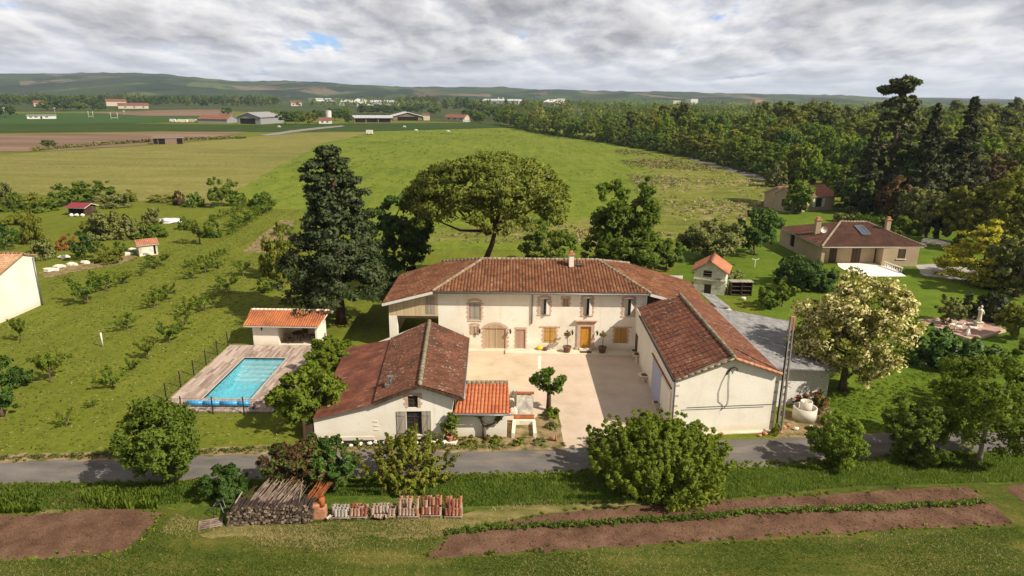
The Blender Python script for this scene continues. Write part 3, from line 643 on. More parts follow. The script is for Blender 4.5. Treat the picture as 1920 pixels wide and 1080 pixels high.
# upper windows with arched brick heads
for i, w in enumerate(UW):
    mb = MB(); toothed(wfF, mb, w[0], w[1], w[2], w[3], .26 if i == 0 else .20, arch=.16); wfF.box(mb, w[0] - .12, w[1] + .12, -.05, .06, w[2] - .09, w[2] - .003)
    wi = mb.build('window', M['brick'], farm)
    if i == 0: leaf_pair(wfF, wi, *w, M['greywood'])
    else:                                   # one leaf nearly shut, the other swung part open
        mid = (w[0] + w[1]) / 2
        wfF.part('shutter', M['whitewood'], wi, (w[0] + .01, mid - .05, -.06, -.01, w[2] + .02, w[3] - .02))
        mb = MB(); p, q = wfF.P(w[1] - .02, .0, 0), wfF.P(mid + .16, .26, 0)
        dd = (q - p); L = np.linalg.norm(dd); dd /= L; nn = np.array([dd[1], -dd[0], 0])
        V = [p + dd * s_ + nn * t_ + np.array([0, 0, zz]) for zz in (w[2] + .02, w[3] - .02) for s_, t_ in ((0, -.02), (L, -.02), (L, .02), (0, .02))]
        mb.grid(V, [(3, 2, 1, 0), (4, 5, 6, 7), (0, 1, 5, 4), (1, 2, 6, 5), (2, 3, 7, 6), (3, 0, 4, 7)]); mb.build('shutter', M['whitewood'], wi)
        mb = MB(); wfF.box(mb, mid - .05, w[1], -.17, -.15, w[2], w[3]); mb.build('pane', M['glass'], wi)
mb = MB(); toothed(wfF, mb, *SM, .22); wi = mb.build('window', M['brick'], farm)
wfF.part('shutter', M['reddoor'], wi, (SM[0] + .02, SM[1] - .02, -.14, -.08, SM[2] + .02, SM[3] - .02))
mb = MB(); toothed(wfF, mb, *PEEP, .12, arch=.10); wi = mb.build('window', M['brick'], farm); leaf_pair(wfF, wi, *PEEP, M['paledoor'], ledges=False)
for w in GW:
    mb = MB(); toothed(wfF, mb, *w, .24, lintel=False); mb.box(wfF.P(w[0] - .42, .05, w[3] + .004), wfF.P(w[1] + .42, -.05, w[3] + .13)); wi = mb.build('window', M['brick'], farm); leaf_pair(wfF, wi, *w, M['ochre'], d0=-.06, d1=-.0)
# cart door under a brick arch
mb = MB(); toothed(wfF, mb, *ARCH, .34, arch=.36, course=.2); wd = mb.build('cart_door', M['brick'], farm)
for x0, x1 in ((ARCH[0] + .01, (ARCH[0] + ARCH[1]) / 2 - .015), ((ARCH[0] + ARCH[1]) / 2 + .015, ARCH[1] - .01)): wfF.part('door_leaf', M['paledoor'], wd, (x0, x1, -.16, -.08, ARCH[2], ARCH[3]))
w = ARCH[1] - ARCH[0]; R_ = (w * w / 4 + .36 ** 2) / (2 * .36); mb = MB()
pts = [wfF.P((ARCH[0] + ARCH[1]) / 2 + R_ * math.sin(t_), .004, ARCH[3] + .36 - R_ + R_ * math.cos(t_)) for t_ in np.linspace(-math.asin(w / 2 / R_), math.asin(w / 2 / R_), 13)]
mb.face(pts[::-1]); mb.build('arch_panel', M['paledoor'], wd)
mb = MB(); toothed(wfF, mb, *RD, .16); wd = mb.build('door', M['brick'], farm); wfF.part('door_leaf', M['reddoor'], wd, (RD[0] + .01, RD[1] - .01, -.14, -.06, RD[2], RD[3] - .01))
# front door with moulded stone surround
mb = MB(); wfF.box(mb, DR[0] - .30, DR[0], -.05, .10, .15, DR[3] + .3); wfF.box(mb, DR[1], DR[1] + .30, -.05, .10, .15, DR[3] + .3); wfF.box(mb, DR[0], DR[1], -.05, .098, DR[3], DR[3] + .3)
for k in range(4): wfF.box(mb, DR[0] - .34 - .06 * k, DR[1] + .34 + .06 * k, -.05, .12 + .06 * k, DR[3] + .303 + .08 * k, DR[3] + .38 + .08 * k)
wfF.box(mb, DR[0] - .42, DR[0] - .01, -.05, .17, .14, .42); wfF.box(mb, DR[1] + .01, DR[1] + .42, -.05, .17, .14, .42)
dd_ = mb.build('front_door', M['pinkstone'], farm)
mb = MB(); wfF.box(mb, DR[0], DR[1], -.14, -.05, DR[2], DR[3])
for z0, z1 in ((.45, 1.05), (1.15, 2.05)):
    for k in (0, 1):
        x0 = DR[0] + .08 + k * (DR[1] - DR[0]) / 2; wfF.box(mb, x0, x0 + (DR[1] - DR[0]) / 2 - .16, -.05, -.03, z0, z1)
dl = mb.build('door_leaf', plain('ochre_painted_door', (.52, .245, .03), .45, .35, var=.05), dd_)
wfF.part('door_step', M['stone'], dd_, (DR[0] - .05, DR[1] + .05, -.02, .36, .152, .30))
# barn end: boarded loft over a dark open bay
wfL = Wf((-11.05, FY), (-6.6, FY)); HW = rect(wfL, 799, 556, 816, 588)
a745, z592 = wfL.at(747, 592)
mb = MB(); mb.face([wfL.P(0, 0, z592), wfL.P(HW[0], 0, z592), wfL.P(HW[0], 0, 4.5 + .26 * (HW[0] + .3)), wfL.P(0, 0, 4.56)]); mb.face([wfL.P(HW[1], 0, z592), wfL.P(wfL.L, 0, z592), wfL.P(wfL.L, 0, 5.62), wfL.P(HW[1], 0, 4.5 + .26 * (HW[1] + .3))])
mb.face([wfL.P(HW[0], 0, HW[3]), wfL.P(HW[1], 0, HW[3]), wfL.P(HW[1], 0, 4.5 + .26 * (HW[1] + .3)), wfL.P(HW[0], 0, 4.5 + .26 * (HW[0] + .3))]); mb.face([wfL.P(HW[0], 0, z592), wfL.P(HW[1], 0, z592), wfL.P(HW[1], 0, HW[2]), wfL.P(HW[0], 0, HW[2])])
bd = mb.build('loft_boarding', M['lightboards'], farm)
mb = MB(); wfL.box(mb, HW[0], HW[1], -.08, .03, HW[2], HW[3]); mb.build('hatch', M['greywood'], farm)['label'] = 'grey loft hatch'
mb = MB(); wfL.box(mb, 0, .72, -.5, .03, 0, z592 - .004); mb.box(wfL.P(0, -.5, z592), wfL.P(.3, -.05, 4.4)); mb.build('pillar', M['white'], farm)
mb = MB(); wfL.box(mb, .72, wfL.L, -.22, -.02, z592 - .22, z592 - .004); mb.build('beam', M['darkwood'], farm)
for p_, q_ in (((-11.5, 56.32, 4.38), (-7.0, 56.32, 5.56)), ((12.2, 56.32, 5.56), (18.3, 56.32, 3.95))): MB().bar(p_, q_, .05, .2).build('verge_board', M['frame'], farm)
mb = MB(); mb.face([(12.06, 56.98, 3.0), (18.0, 56.98, 3.0), (18.0, 56.98, 4.0), (12.06, 56.98, 5.55)]); mb.build('gable_boarding', M['darkwood'], farm)
# terrace along the facade
tr = MB(); tr.box((-.55, 55.85, .0), (11.15, FY - .01, .15)); tr.box((-3.9, 56.55, .0), (-.56, FY - .01, .08)); tag(tr.build('terrace', M['slab']), kind='structure')
# wall lamps
def wall_lamp(px, py, label):
    a, z_ = wfF.at(px, py); p = wfF.P(a, 0, z_); L = thing('wall_lamp', label, 'lamp', p, group='lantern lamps on the farmhouse wall')
    mb = MB(); mb.tube([p + (0, 0, .05), p + (0, -.12, .18), p + (0, -.24, .12)], .018, 6); mb.box(p + (-.05, -.02, -.05), p + (.05, .0, .12)); mb.build('bracket', M['blackmetal'], L)
    mb = MB(); mb.lathe(p + (0, -.24, -.24), [(.05, 0), (.10, .24), (.12, .27), (.02, .36)], 6); mb.build('lantern', M['blackmetal'], L)
wall_lamp(899.5, 619, 'black lantern left of the brick cart door arch'); wall_lamp(957, 619.5, 'black lantern right of the brick cart door arch')
wall_lamp(1073, 621.5, 'black lantern on the wall left of the ochre front door'); wall_lamp(1119.5, 622.5, 'black lantern on the wall right of the ochre front door')

# ------------------------------------------------------------------ the barn on the right of the courtyard
bA = np.array([11.1, 41.35]); bB = np.array([18.35, 42.15])
barn = thing('barn', 'cream rendered barn with dark red tiled gable roof on the right of the courtyard', 'barn', (14.7, 42, 0))
eLn = Y(1266, 713, 41.1); rN = Y(1378, 672, 41.4); eRn = Y(1465, 700, 41.9)
eLf = np.array([11.12, 56.2, eLn[2] + .22]); rF = G(1275, 553, rN[2] + .06); eRf = np.array([17.75, 57.4, eRn[2] + .05])
wfB = Wf(bA, bB); mb = MB(); za = eLn[2] - .02; zb = eRn[2] - .10
ra, rz_ = wfB.at(1376, 680)
wfB.panel(mb, 0, za - .1, gable=[(wfB.L, zb), (ra, rN[2] - .12), (0, za + .04)])
wfC = Wf((11.1, 57.0), bA); dz = 2.95
sdoor = (wfC.L - 7.1, wfC.L - 3.95); bdoor = (wfC.L - 3.9, wfC.L - .95)
wfC.panel(mb, 0, za + .1); Wf(bB, (17.9, 57)).panel(mb, 0, zb + .1)
mb.build('wall', [M['stucco'], M['dark']], barn)
mb = MB(); tiled(mb, [eLn, rN, rF, eLf], .84, .36, .029); mb.build('roof', [M['tiles_barn'], M['mortar']], barn)['label'] = 'dark red ribbed roof slope facing the courtyard'
mb = MB(); tiled(mb, [rN, eRn, eRf, rF], .24, .36, .024); mb.build('roof', [M['tiles_barn_flat'], M['mortar']], barn)['label'] = 'red brown flat roof slope'
mb = MB(); caps(mb, rN + (0, 0, .05), rF + (0, 0, .05), .15); mb.build('ridge_cap', M['mossmortar'], barn)
mb = MB(); caps(mb, rN + (0, -.02, .0), eRn + (0, -.02, -.02), .11); mb.build('verge_tile', M['terracotta'], barn)
mb = MB(); caps(mb, rN + (-.05, -.02, -.02), eLn + (0, -.02, -.02), .07); mb.build('verge_tile', M['mortar'], barn)
mb = MB(); g0 = eLn + (-.08, .05, -.06); g1 = np.array([10.95, 54.3, eLn[2] + .1]); mb.tube([g0, g1], .085, 8); mb.build('gutter', M['blackmetal'], barn)
mb = MB(); mb.tube([g0 + (0, .2, -.05), (11.0, 41.22, eLn[2] - .25), (11.02, 41.22, .0)], .055, 8); mb.build('downpipe', M['zinc'], barn)
wfC.part('sliding_door', M['bluepaint'], barn, (sdoor[0], sdoor[1], .01, .07, .03, dz))
wfC.part('sliding_door', M['stucco'], barn, (bdoor[0], bdoor[1], .01, .07, .03, dz - .25))['label'] = 'cream leaf of the sliding door'
wfC.part('door_rail', M['rust'], barn, (sdoor[0] - .4, bdoor[1], .02, .11, dz + .03, dz + .13))
wfC.part('door', M['darkwood'], barn, (1.0, 1.9, .005, .05, 0.02, 2.15))
mb = MB(); wfB.box(mb, .9, wfB.L - .1, .0, .035, 2.02, 2.05); wfB.box(mb, .5, wfB.L - .9, .0, .03, 1.86, 1.885); mb.build('conduit', M['zinc'], barn)
mb = MB(); ha, hz_ = wfB.at(1376, 690)
mb.tube([wfB.P(ha - .45, .03, hz_ - .45), wfB.P(ha - .25, .10, hz_ + .02), wfB.P(ha, .16, hz_ + .12), wfB.P(ha + .18, .16, hz_ - .02), wfB.P(ha + .17, .16, hz_ - .15)], .04, 7)
lp = [wfB.at(*p) for p in ((1368, 693), (1366, 718), (1366, 742), (1364, 756), (1358, 764), (1352, 768))]; mb.tube([wfB.P(a_, .04, z_) for a_, z_ in lp], .016, 5)
lp = [wfB.at(*p) for p in ((1366, 692), (1354, 715), (1347, 735), (1347, 752), (1355, 759), (1354, 765), (1350, 770))]; mb.tube([wfB.P(a_, .04, z_) for a_, z_ in lp], .016, 5)
mb.build('cable', M['blackmetal'], barn)
qr = random.Random(3)
for a0 in (0.0, wfB.L - .3):
    for k in range(5): mb = MB(); zz = .6 + k * .75; wfB.box(mb, a0, a0 + .3 * qr.uniform(.6, 1), -.04, .008, zz, zz + .16); mb.build('quoin', M['pinkstone'], barn)
mb = MB(); wfB.box(mb, 1.2, wfB.L + .25, .0, .28, 0, .07); mb.build('plinth', M['slab'], barn)

# ------------------------------------------------------------------ blockwork lean-to beside the barn
shed = thing('lean_to_shed', 'grey blockwork lean-to with fibre cement roof behind the concrete pole', 'shed', (22, 47, 0))
sA = np.array([18.5, 45.35]); sB = np.array([24.55, 47.6]); sC = np.array([25.6, 59.0])
nl = G(1449, 690, 3.75); nr = G(1571, 697, 2.62); fr_ = G(1479, 601, 2.62); fl_ = np.array([18.0, 58.6, 3.8])
wfS = Wf(sA, sB); mb = MB(); wfS.panel(mb, 0, 2.5, gable=[(wfS.L, 2.66), (0, 3.7)]); Wf(sB, sC).panel(mb, 0, 2.55); Wf(sC, (18.2, 58.9)).panel(mb, 0, 2.5)
mb.build('wall', [M['block'], M['dark']], shed)
mb = MB(); tiled(mb, [nl, nr, fr_, fl_], .18, 1.5, .02, .01, .03); mb.build('roof', [M['fibro'], M['fibro']], shed)
mb = MB(); q1, q2, q3, q4 = G(1312, 549, 3.0), G(1340, 553, 2.7), G(1369, 577, 2.7), G(1345, 577, 3.1)
tiled(mb, [q1, q2, q3, q4], .18, 1.5, .02, .01, .03); mb.build('lower_roof', [M['fibro'], M['fibro']], shed)
mb = MB(); mb.box((19.2, 60.2, 0), (21.3, 63.8, 2.6)); mb.build('rear_wall', M['block'], shed)

# ------------------------------------------------------------------ the old gabled building on the left of the courtyard
old = thing('old_outbuilding', 'low white gabled outbuilding with dark lichen spotted roof and rusty sheet extension on the left', 'outbuilding', (-8, 40.4, 0))
oA = (-13.05, 40.0); oB = (-3.9, 40.55)
rn = Y(787, 722, 40.0); rf = G(805, 603, rn[2]); en = Y(868, 748, 40.1); ef = G(878, 633, en[2]); bn = Y(700, 756, 39.9); bf = G(733, 635, bn[2] + .05); ln = Y(586, 786, 39.7); lf = G(650, 652, ln[2] + .1)
wfO = Wf(oA, oB); mb = MB()
W1 = rect(wfO, 765, 742, 783, 765); W2 = rect(wfO, 763, 771, 790, 812); W2 = (W2[0], W2[1], .35, W2[3])
def oz(a):                                  # height under the roof along the front wall
    x = wfO.P(a, 0, 0)[0]; return np.interp(x, [ln[0], bn[0], rn[0], en[0]], [ln[2], bn[2], rn[2], en[2]]) - .10
aw = wfO.L; ra_ = (rn[0] - oA[0]); a1 = W2[0] - .01; a2 = W2[1] + .01
x1, x2 = min(W1[0], W2[0]), max(W1[1], W2[1])
def strip(mb, a0, a1_, zlo):                # wall from zlo up to the roof between a0 and a1_
    brk = sorted({a0, a1_, *[min(max(p[0] - oA[0], a0), a1_) for p in (bn, rn)]})
    mb.face([wfO.P(a0, 0, zlo), wfO.P(a1_, 0, zlo)] + [wfO.P(b, 0, oz(b)) for b in brk[::-1]])
strip(mb, 0, x1, 0); strip(mb, x2, aw, 0)
sub = Wf(wfO.P(x1, 0, 0)[:2], wfO.P(x2, 0, 0)[:2]); sub.panel(mb, 0, W1[3] + .02, [(W1[0] - x1, W1[1] - x1, W1[2], W1[3]), (W2[0] - x1, W2[1] - x1 - .001, W2[2], W2[3])], .2); strip(mb, x1, x2, W1[3] + .02)
Wf((-13.05, 53.2), oA).panel(mb, 0, ln[2] - .1); Wf(oB, (-4.0, 53)).panel(mb, 0, en[2] - .12); Wf((-4.0, 53), (-13.05, 53.2)).panel(mb, 0, 1.3, gable=[(9.0, 1.4), (6.2, 2.6), (3.0, rn[2] - .15), (0, en[2] - .15)])
mb.build('wall', [M['white'], M['dark']], old)
mb = MB(); tiled(mb, [rn, en, ef, rf], .24, .34, .03); mb.build('roof', [M['tiles_old'], M['darkwood']], old)
mb = MB(); tiled(mb, [bn, rn, rf, bf], .24, .34, .042); mb.build('roof', [M['tiles_old'], M['darkwood']], old)['label'] = 'lichen spotted ribbed roof slope'
mb = MB(); tiled(mb, [ln, bn + (.25, 0, -.02), bf + (.25, 0, -.02), lf], .30, 3, .016, .004, .03, off=-.06); mb.build('sheet_roof', [M['rustroof'], M['rustroof']], old)['label'] = 'rusty red sheet metal roof extension'
mb = MB(); caps(mb, rn + (0, 0, .05), rf + (0, 0, .05), .16, .5); mb.build('ridge_cap', M['mossmortar'], old)
mb = MB(); mb.tube([en + (.06, 0, -.03), ef + (.06, 0, -.03)], .06, 8); mb.build('gutter', M['zinc'], old)
mb = MB(); p = PL(732, 722, bn, rn, rf); mb.tube([p + (0, 0, -.1), p + (0, 0, .62)], .085, 8); mb.box(p + (-.2, -.2, .62), p + (.2, .2, .66)); mb.box(p + (-.35, -.28, .02), p + (.3, .3, .10)); mb.build('flue', M['zinc'], old)
mb = MB(); toothed(wfO, mb, *W1, .30); wi = mb.build('window', M['brick'], old)
def lattice(wf, w, nx, nz, parent, m=None):
    mb = MB(); a0, a1, z0, z1 = w
    for i in range(nx + 1): x = a0 + (a1 - a0) * i / nx; wf.box(mb, x - .025, x + .025, -.13, -.09, z0, z1)
    for i in range(nz + 1): zz = z0 + (z1 - z0) * i / nz; wf.box(mb, a0, a1, -.128, -.092, zz - .02, zz + .02)
    f = mb.build('frame', m or M['darkwood'], parent); wf.part('pane', M['glass'], parent, (a0, a1, -.15, -.135, z0, z1))
lattice(wfO, W1, 2, 3, wi)
mb = MB(); wfO.box(mb, W2[0] - .1, W2[1] + .1, -.05, .05, W2[2] - .1, W2[2] - .004); wi = mb.build('window', M['stone'], old); lattice(wfO, W2, 2, 4, wi)
for x0, x1_ in ((W2[0] - .62, W2[0] - .03), (W2[1] + .03, W2[1] + .62)):
    mb = MB(); wfO.box(mb, x0, x1_, .02, .06, W2[2] - .05, W2[3] + .03)
    for zz in (W2[2] + .2, W2[3] - .25): wfO.box(mb, x0 + .03, x1_ - .03, .06, .085, zz - .05, zz + .05)
    mb.bar(wfO.P(x0 + .08, .072, W2[2] + .25), wfO.P(x1_ - .08, .072, W2[3] - .3), .022, .09)
    mb.build('shutter', M['greywood'], wi)
for k in range(3): mb = MB(); a_, z_ = wfO.at(704 + k, 790 + 8 * k); wfO.box(mb, a_ - .16, a_ + .16, -.02, .03, z_ - .03, z_ + .03); mb.build('vent', M['stone'], old)
mb = MB(); wfO.box(mb, .35, 3.9, .0, .05, .0, .28); mb.build('plinth', M['white'], old)
mb = MB(); mb.box((-13.75, 40.05, 0), (-13.08, 40.14, 1.25)); mb.box((-13.8, 39.98, 0), (-13.7, 40.2, 1.35)); mb.build('side_boarding', M['darkwood'], old)
for p_, q_ in ((rn + (-.02, .02, -.13), bn + (0, .02, -.13)), (rn + (.02, .02, -.13), en + (0, .02, -.13))): MB().bar(p_, q_, .05, .14).build('verge_board', M['darkwood'], old)

# little annexe with bright tiles
ann = thing('annexe', 'small white lean-to annexe with bright orange canal tiles beside the old outbuilding', 'annexe', (-2, 40.8, 0))
ael = Y(849, 777, 40.25); aer = Y(958, 776, 40.25); arr = G(952, 719, 3.0); arl = G(874, 719, 3.0)
mb = MB(); wfA = Wf((-3.88, 40.82), (-.25, 40.82)); wfA.panel(mb, 0, ael[2] - .02); Wf((-.25, 40.82), (-.25, 43.2)).panel(mb, 0, 2.0, gable=[(2.38, 2.85), (0, 2.0)]); Wf((-.25, 43.2), (-3.88, 43.2)).panel(mb, 0, 2.85)
mb.build('wall', [M['white'], M['dark']], ann)
mb = MB(); tiled(mb, [ael, aer, arr, arl], .245, .36, .07); mb.build('roof', [M['tiles_new'], M['frame']], ann)
mb = MB(); caps(mb, arl + (0, .05, .03), arr + (0, .05, .03), .17, .3); mb.build('ridge_cap', M['mossmortar'], ann)
mb = MB(); p = arl + (.1, .3, -.05); n = 15
for k in range(n): q = arl + (arr - arl) * (k + .5) / n; mb.tube([q + (0, .1, .06), q + (0, .5, -.06)], .085, 7)
mb.build('rear_tile', M['tiles_old'], ann)
mb = MB(); mb.tube([ael + (.3, -.05, -.07), aer + (0, -.05, -.07)], .055, 8); mb.build('gutter', M['zinc'], ann)
# ------------------------------------------------------------------ pool and pool house
# pool basin sunk in the ground
M['liner'] = plain('pale_pool_liner', (.74, .86, .86), .5, .3, var=.03)
def watermat():
    m, t = mat('pool_water'); v = coords(t, 'pos'); a = t.noise(v, 2.2, 5, .6, .6)
    vo = t.n('ShaderNodeTexVoronoi', {'feature': 'SMOOTH_F1'}, Vector=t.n('ShaderNodeVectorMath', {'operation': 'ADD'}, i0=v, i1=t.n('ShaderNodeTexNoise', Vector=v, Scale=2.0).outputs['Color']).outputs[0], Scale=3.0).outputs['Distance']
    b = t.n('ShaderNodeBump', Strength=.10, Distance=.04, Height=t.math('ADD', a, t.math('MULTIPLY', vo, .4)))
    gl = t.n('ShaderNodeBsdfGlossy', Color=(.9, .95, 1, 1), Roughness=.05, Normal=b.outputs[0]); tr = t.n('ShaderNodeBsdfTransparent', Color=(.74, .955, .975, 1))
    fr = t.n('ShaderNodeFresnel', IOR=1.33, Normal=b.outputs[0])
    t.n('ShaderNodeOutputMaterial', Surface=t.n('ShaderNodeMixShader', i0=fr.outputs[0], i1=tr.outputs[0], i2=gl.outputs[0]).outputs[0]); return m
def poolfloor():
    m, t = mat('blue_pool_liner'); v = coords(t, 'pos'); w = t.n('ShaderNodeTexNoise', Vector=v, Scale=1.6, Detail=2).outputs['Color']
    vv = t.n('ShaderNodeVectorMath', {'operation': 'ADD'}, i0=v, i1=w).outputs[0]
    vo = t.n('ShaderNodeTexVoronoi', Vector=vv, Scale=3.4).outputs['Distance']  # pale net of ripple light painted into the liner colour
    c = t.ramp(vo, [(.1, (.33, .75, .83)), (.55, (.36, .78, .855)), (.8, (.41, .81, .87))]); finish(t, c, .5, .2); return m
PX0, PX1, PY0, PY1 = hx0, hx1, hy0, hy1
pool = thing('swimming_pool', 'rectangular turquoise swimming pool with broad steps set in a wooden deck', 'swimming pool', ((PX0 + PX1) / 2, (PY0 + PY1) / 2, 0))
DZ = .12; mb = MB(); zb = -1.35
A = [(PX0, PY0), (PX1, PY0), (PX1, PY1), (PX0, PY1)]
for i in range(4): (xa, ya), (xb, yb) = A[i], A[(i + 1) % 4]; mb.face([(xb, yb, zb), (xa, ya, zb), (xa, ya, DZ), (xb, yb, DZ)])
mb.face([(*p, zb) for p in A]); mb.build('basin', poolfloor(), pool)
for k in range(5): mb = MB(); y1 = PY1 - .62 - k * .46; mb.box((PX0 + .004, y1, zb + .01), (PX1 - .004, PY1 - .004 - (k > 0) * 0, -.22 - k * .19 + (0 if k else .06))) ; mb.build('step', M['liner'], pool)
mb = MB(); mb.face([(PX0 + .002, PY0 + .002, .0), (PX1 - .002, PY0 + .002, .0), (PX1 - .002, PY1 - .002, .0), (PX0 + .002, PY1 - .002, .0)]); mb.build('water', watermat(), pool)
mb = MB(); c = .12
mb.box((PX0 - c, PY0 - c, .0), (PX1 + c, PY0, DZ + .02)); mb.box((PX0 - c, PY1, .0), (PX1 + c, PY1 + c, DZ + .02)); mb.box((PX0 - c, PY0, .0), (PX0, PY1, DZ + .02)); mb.box((PX1, PY0, .0), (PX1 + c, PY1, DZ + .02))
mb.build('coping', plain('grey_coping', (.40, .37, .33), .8, .1), pool)
def deckmat():
    m, t = mat('weathered_deck_boards'); v = coords(t, 'pos'); s_ = t.n('ShaderNodeSeparateXYZ', Vector=v)
    row = t.math('FLOOR', t.math('DIVIDE', s_.outputs[0], .20)); sh = t.n('ShaderNodeTexWhiteNoise', {'noise_dimensions': '1D'}, W=row).outputs['Value']
    yy = t.math('ADD', t.math('DIVIDE', s_.outputs[1], 1.25), t.math('MULTIPLY', sh, 3.0)); cell = t.n('ShaderNodeCombineXYZ', X=row, Y=t.math('FLOOR', yy), Z=0.0).outputs[0]
    wn = t.n('ShaderNodeTexWhiteNoise', {'noise_dimensions': '3D'}, Vector=cell).outputs['Value']
    nz = t.noise(v, .8, 5); k = t.math('ADD', t.math('MULTIPLY', wn, .62), t.math('MULTIPLY', nz, .4))
    c = t.ramp(k, [(.12, (.20, .14, .11)), (.45, (.34, .255, .20)), (.75, (.45, .35, .28)), (.95, (.54, .44, .36))])
    e = t.math('ABSOLUTE', t.math('SUBTRACT', t.math('FRACT', t.math('DIVIDE', s_.outputs[0], .20)), .5)); c = t.mix(t.ramp(e, [(.46, (0, 0, 0)), (.5, (.6, .6, .6))]), c, (.06, .045, .035, 1))
    finish(t, c, .85, .1); return m
dk = MB(); d0, d1, d2, d3 = -25.75, -17.25, 43.95, 57.25; c = .122
dk.box((d0, d2, 0.002), (PX0 - c, d3, DZ)); dk.box((PX1 + c, d2, 0.002), (d1, d3, DZ)); dk.box((PX0 - c, d2, 0.002), (PX1 + c, PY0 - c, DZ)); dk.box((PX0 - c, PY1 + c, 0.002), (PX1 + c, d3, DZ))
# the near left corner of the deck is cut along the fence
dm = deckmat(); tag(dk.build('pool_deck', dm), kind='structure')
# rolled pool cover
rl = thing('pool_cover_roller', 'rolled bright blue pool cover on its reel at the near end of the pool', 'pool cover', (-21.4, 44.7, DZ))
mb = MB(); mb.smooth = True; y_ = 44.62; zc_ = .44
for i, (x0, x1) in enumerate(((-23.75, -22.55), (-22.55, -21.3), (-21.3, -20.0), (-20.0, -19.15))): mb.tube([(x0 + .01, y_, zc_), (x1 - .01, y_, zc_)], .165 + .008 * (i % 2), 16)
mb.build('cover_roll', plain('blue_bubble_cover', (.035, .30, .60), .35, .4, var=.08), rl)
mb = MB(); mb.tube([(-24.05, y_, zc_), (-18.75, y_, zc_)], .04, 8); mb.build('axle', M['zinc'], rl)
for x in (-24.0, -18.85):
    mb = MB(); mb.bar((x, y_, zc_), (x, y_ - .28, DZ), .05); mb.bar((x, y_, zc_), (x, y_ + .28, DZ), .05); mb.bar((x, y_ - .3, DZ + .03), (x, y_ + .3, DZ + .03), .06); mb.build('stand', M['blackmetal'], rl)
mb = MB()
for k in range(14): t0 = k * math.pi / 7; mb.bar((-18.7, y_ + .2 * math.cos(t0), zc_ + .2 * math.sin(t0)), (-18.7, y_ + .2 * math.cos(t0 + .45), zc_ + .2 * math.sin(t0 + .45)), .03)
mb.bar((-18.7, y_ - .2, zc_), (-18.7, y_ + .2, zc_), .025); mb.build('crank_wheel', M['blackmetal'], rl)
# fence
pf = thing('pool_fence', 'thin black wire fence on dark posts round the wooden pool deck', 'fence', (-25.9, 50, 0))
def run_fence(p, q, n, ends=(1, 1)):
    P = [np.array(p) + (np.array(q) - np.array(p)) * i / n for i in range(n + 1)]
    for i, a in enumerate(P):
        if (i == 0 and not ends[0]) or (i == n and not ends[1]): continue
        mb = MB(); mb.box((a[0] - .035, a[1] - .035, 0), (a[0] + .035, a[1] + .035, 1.32)); mb.box((a[0] - .045, a[1] - .045, 1.32), (a[0] + .045, a[1] + .045, 1.35)); mb.build('post', M['blackmetal'], pf)
    for a, b in zip(P[:-1], P[1:]):
        mb = MB(); a3 = np.array([a[0], a[1], 0]); b3 = np.array([b[0], b[1], 0])
        for z_ in (.12, .45, .8, 1.2): mb.bar(a3 + (0, 0, z_), b3 + (0, 0, z_), .012)
        L = np.linalg.norm(b3 - a3); m_ = int(L / .2)
        for k in range(1, m_): c_ = a3 + (b3 - a3) * k / m_; mb.bar(c_ + (0, 0, .1), c_ + (0, 0, 1.22), .007)
        mb.build('mesh_panel', M['blackmetal'], pf)
run_fence((-26.0, 57.3), (-26.0, 43.75), 6); run_fence((-26.0, 43.75), (-17.0, 43.75), 4, (0, 1)); run_fence((-17.0, 43.75), (-17.0, 57.2), 5, (0, 1))

ph = thing('pool_house', 'small white pool house with orange tiled roof open on its right half', 'pool house', (-20.6, 57.3, 0))
H0, H1 = (-23.62, 57.32), (-17.75, 57.32); PB = 60.1
pe0 = Y(456, 611, 56.75); pe1 = Y(597, 614, 56.75); pr0 = Y(471, 581, 59.6); pr1 = Y(618, 583, 59.6)
mb = MB(); wp = Wf(H0, (-21.35, 57.32)); wp.panel(mb, 0, pe0[2] + .05, thick=0)
Wf((-23.62, PB), H0).panel(mb, 0, pe0[2], gable=[(PB - 57.32, pe0[2] + .05), (.4, pr0[2] - .1), (0, pr0[2] - .2)])
mb.box((-21.45, 57.33, 0), (-21.3, PB, 2.3)); Wf(H1, (-17.75, PB)).panel(mb, 0, pe0[2] - .05, gable=[(PB - 57.32, pr0[2] - .2), (PB - 57.7, pr0[2] - .1), (0, pe0[2] + .02)])
mb.box((-17.92, 57.32, 0), (-17.755, PB - .05, 2.1)); mb.box((-23.6, PB, 0), (-17.75, PB + .15, pr0[2] - .15)); mb.build('wall', M['white'], ph)
mb = MB(); tiled(mb, [pe0, pe1, pr1, pr0], .22, .36, .06); mb.build('roof', [M['tiles_pool'], M['frame']], ph)
mb = MB(); caps(mb, pr0 + (0, .02, .04), pr1 + (.1, .02, .04), .13, .36); mb.build('ridge_cap', M['stone'], ph)
mb = MB(); tiled(mb, [pr0, pr1, pr1 + (0, 1.3, -.42), pr0 + (0, 1.3, -.42)], .22, .36, .05); mb.build('roof', [M['tiles_pool'], M['frame']], ph)
mb = MB(); mb.box((-21.3, 57.34, pe0[2] - .2), (-17.75, 57.5, pe0[2] - .02)); mb.build('beam', M['lightboards'], ph)
mb = MB(); mb.bar(pr1 + (-.4, .1, -.16), pr1 + (.25, .1, -.16), .14, .16); mb.build('ridge_beam', M['lightboards'], ph)
mb = MB(); mb.box((-21.3, 57.34, .0), (-17.92, PB, .13)); mb.build('floor', M['slab'], ph)
tb = thing('garden_table', 'dark garden table standing in the open half of the pool house', 'table', (-19.9, 58.7, .13))
mb = MB(); mb.lathe((-19.9, 58.7, .13), [(.62, .70), (.62, .74)], 18); mb.build('table_top', M['darkwood'], tb)
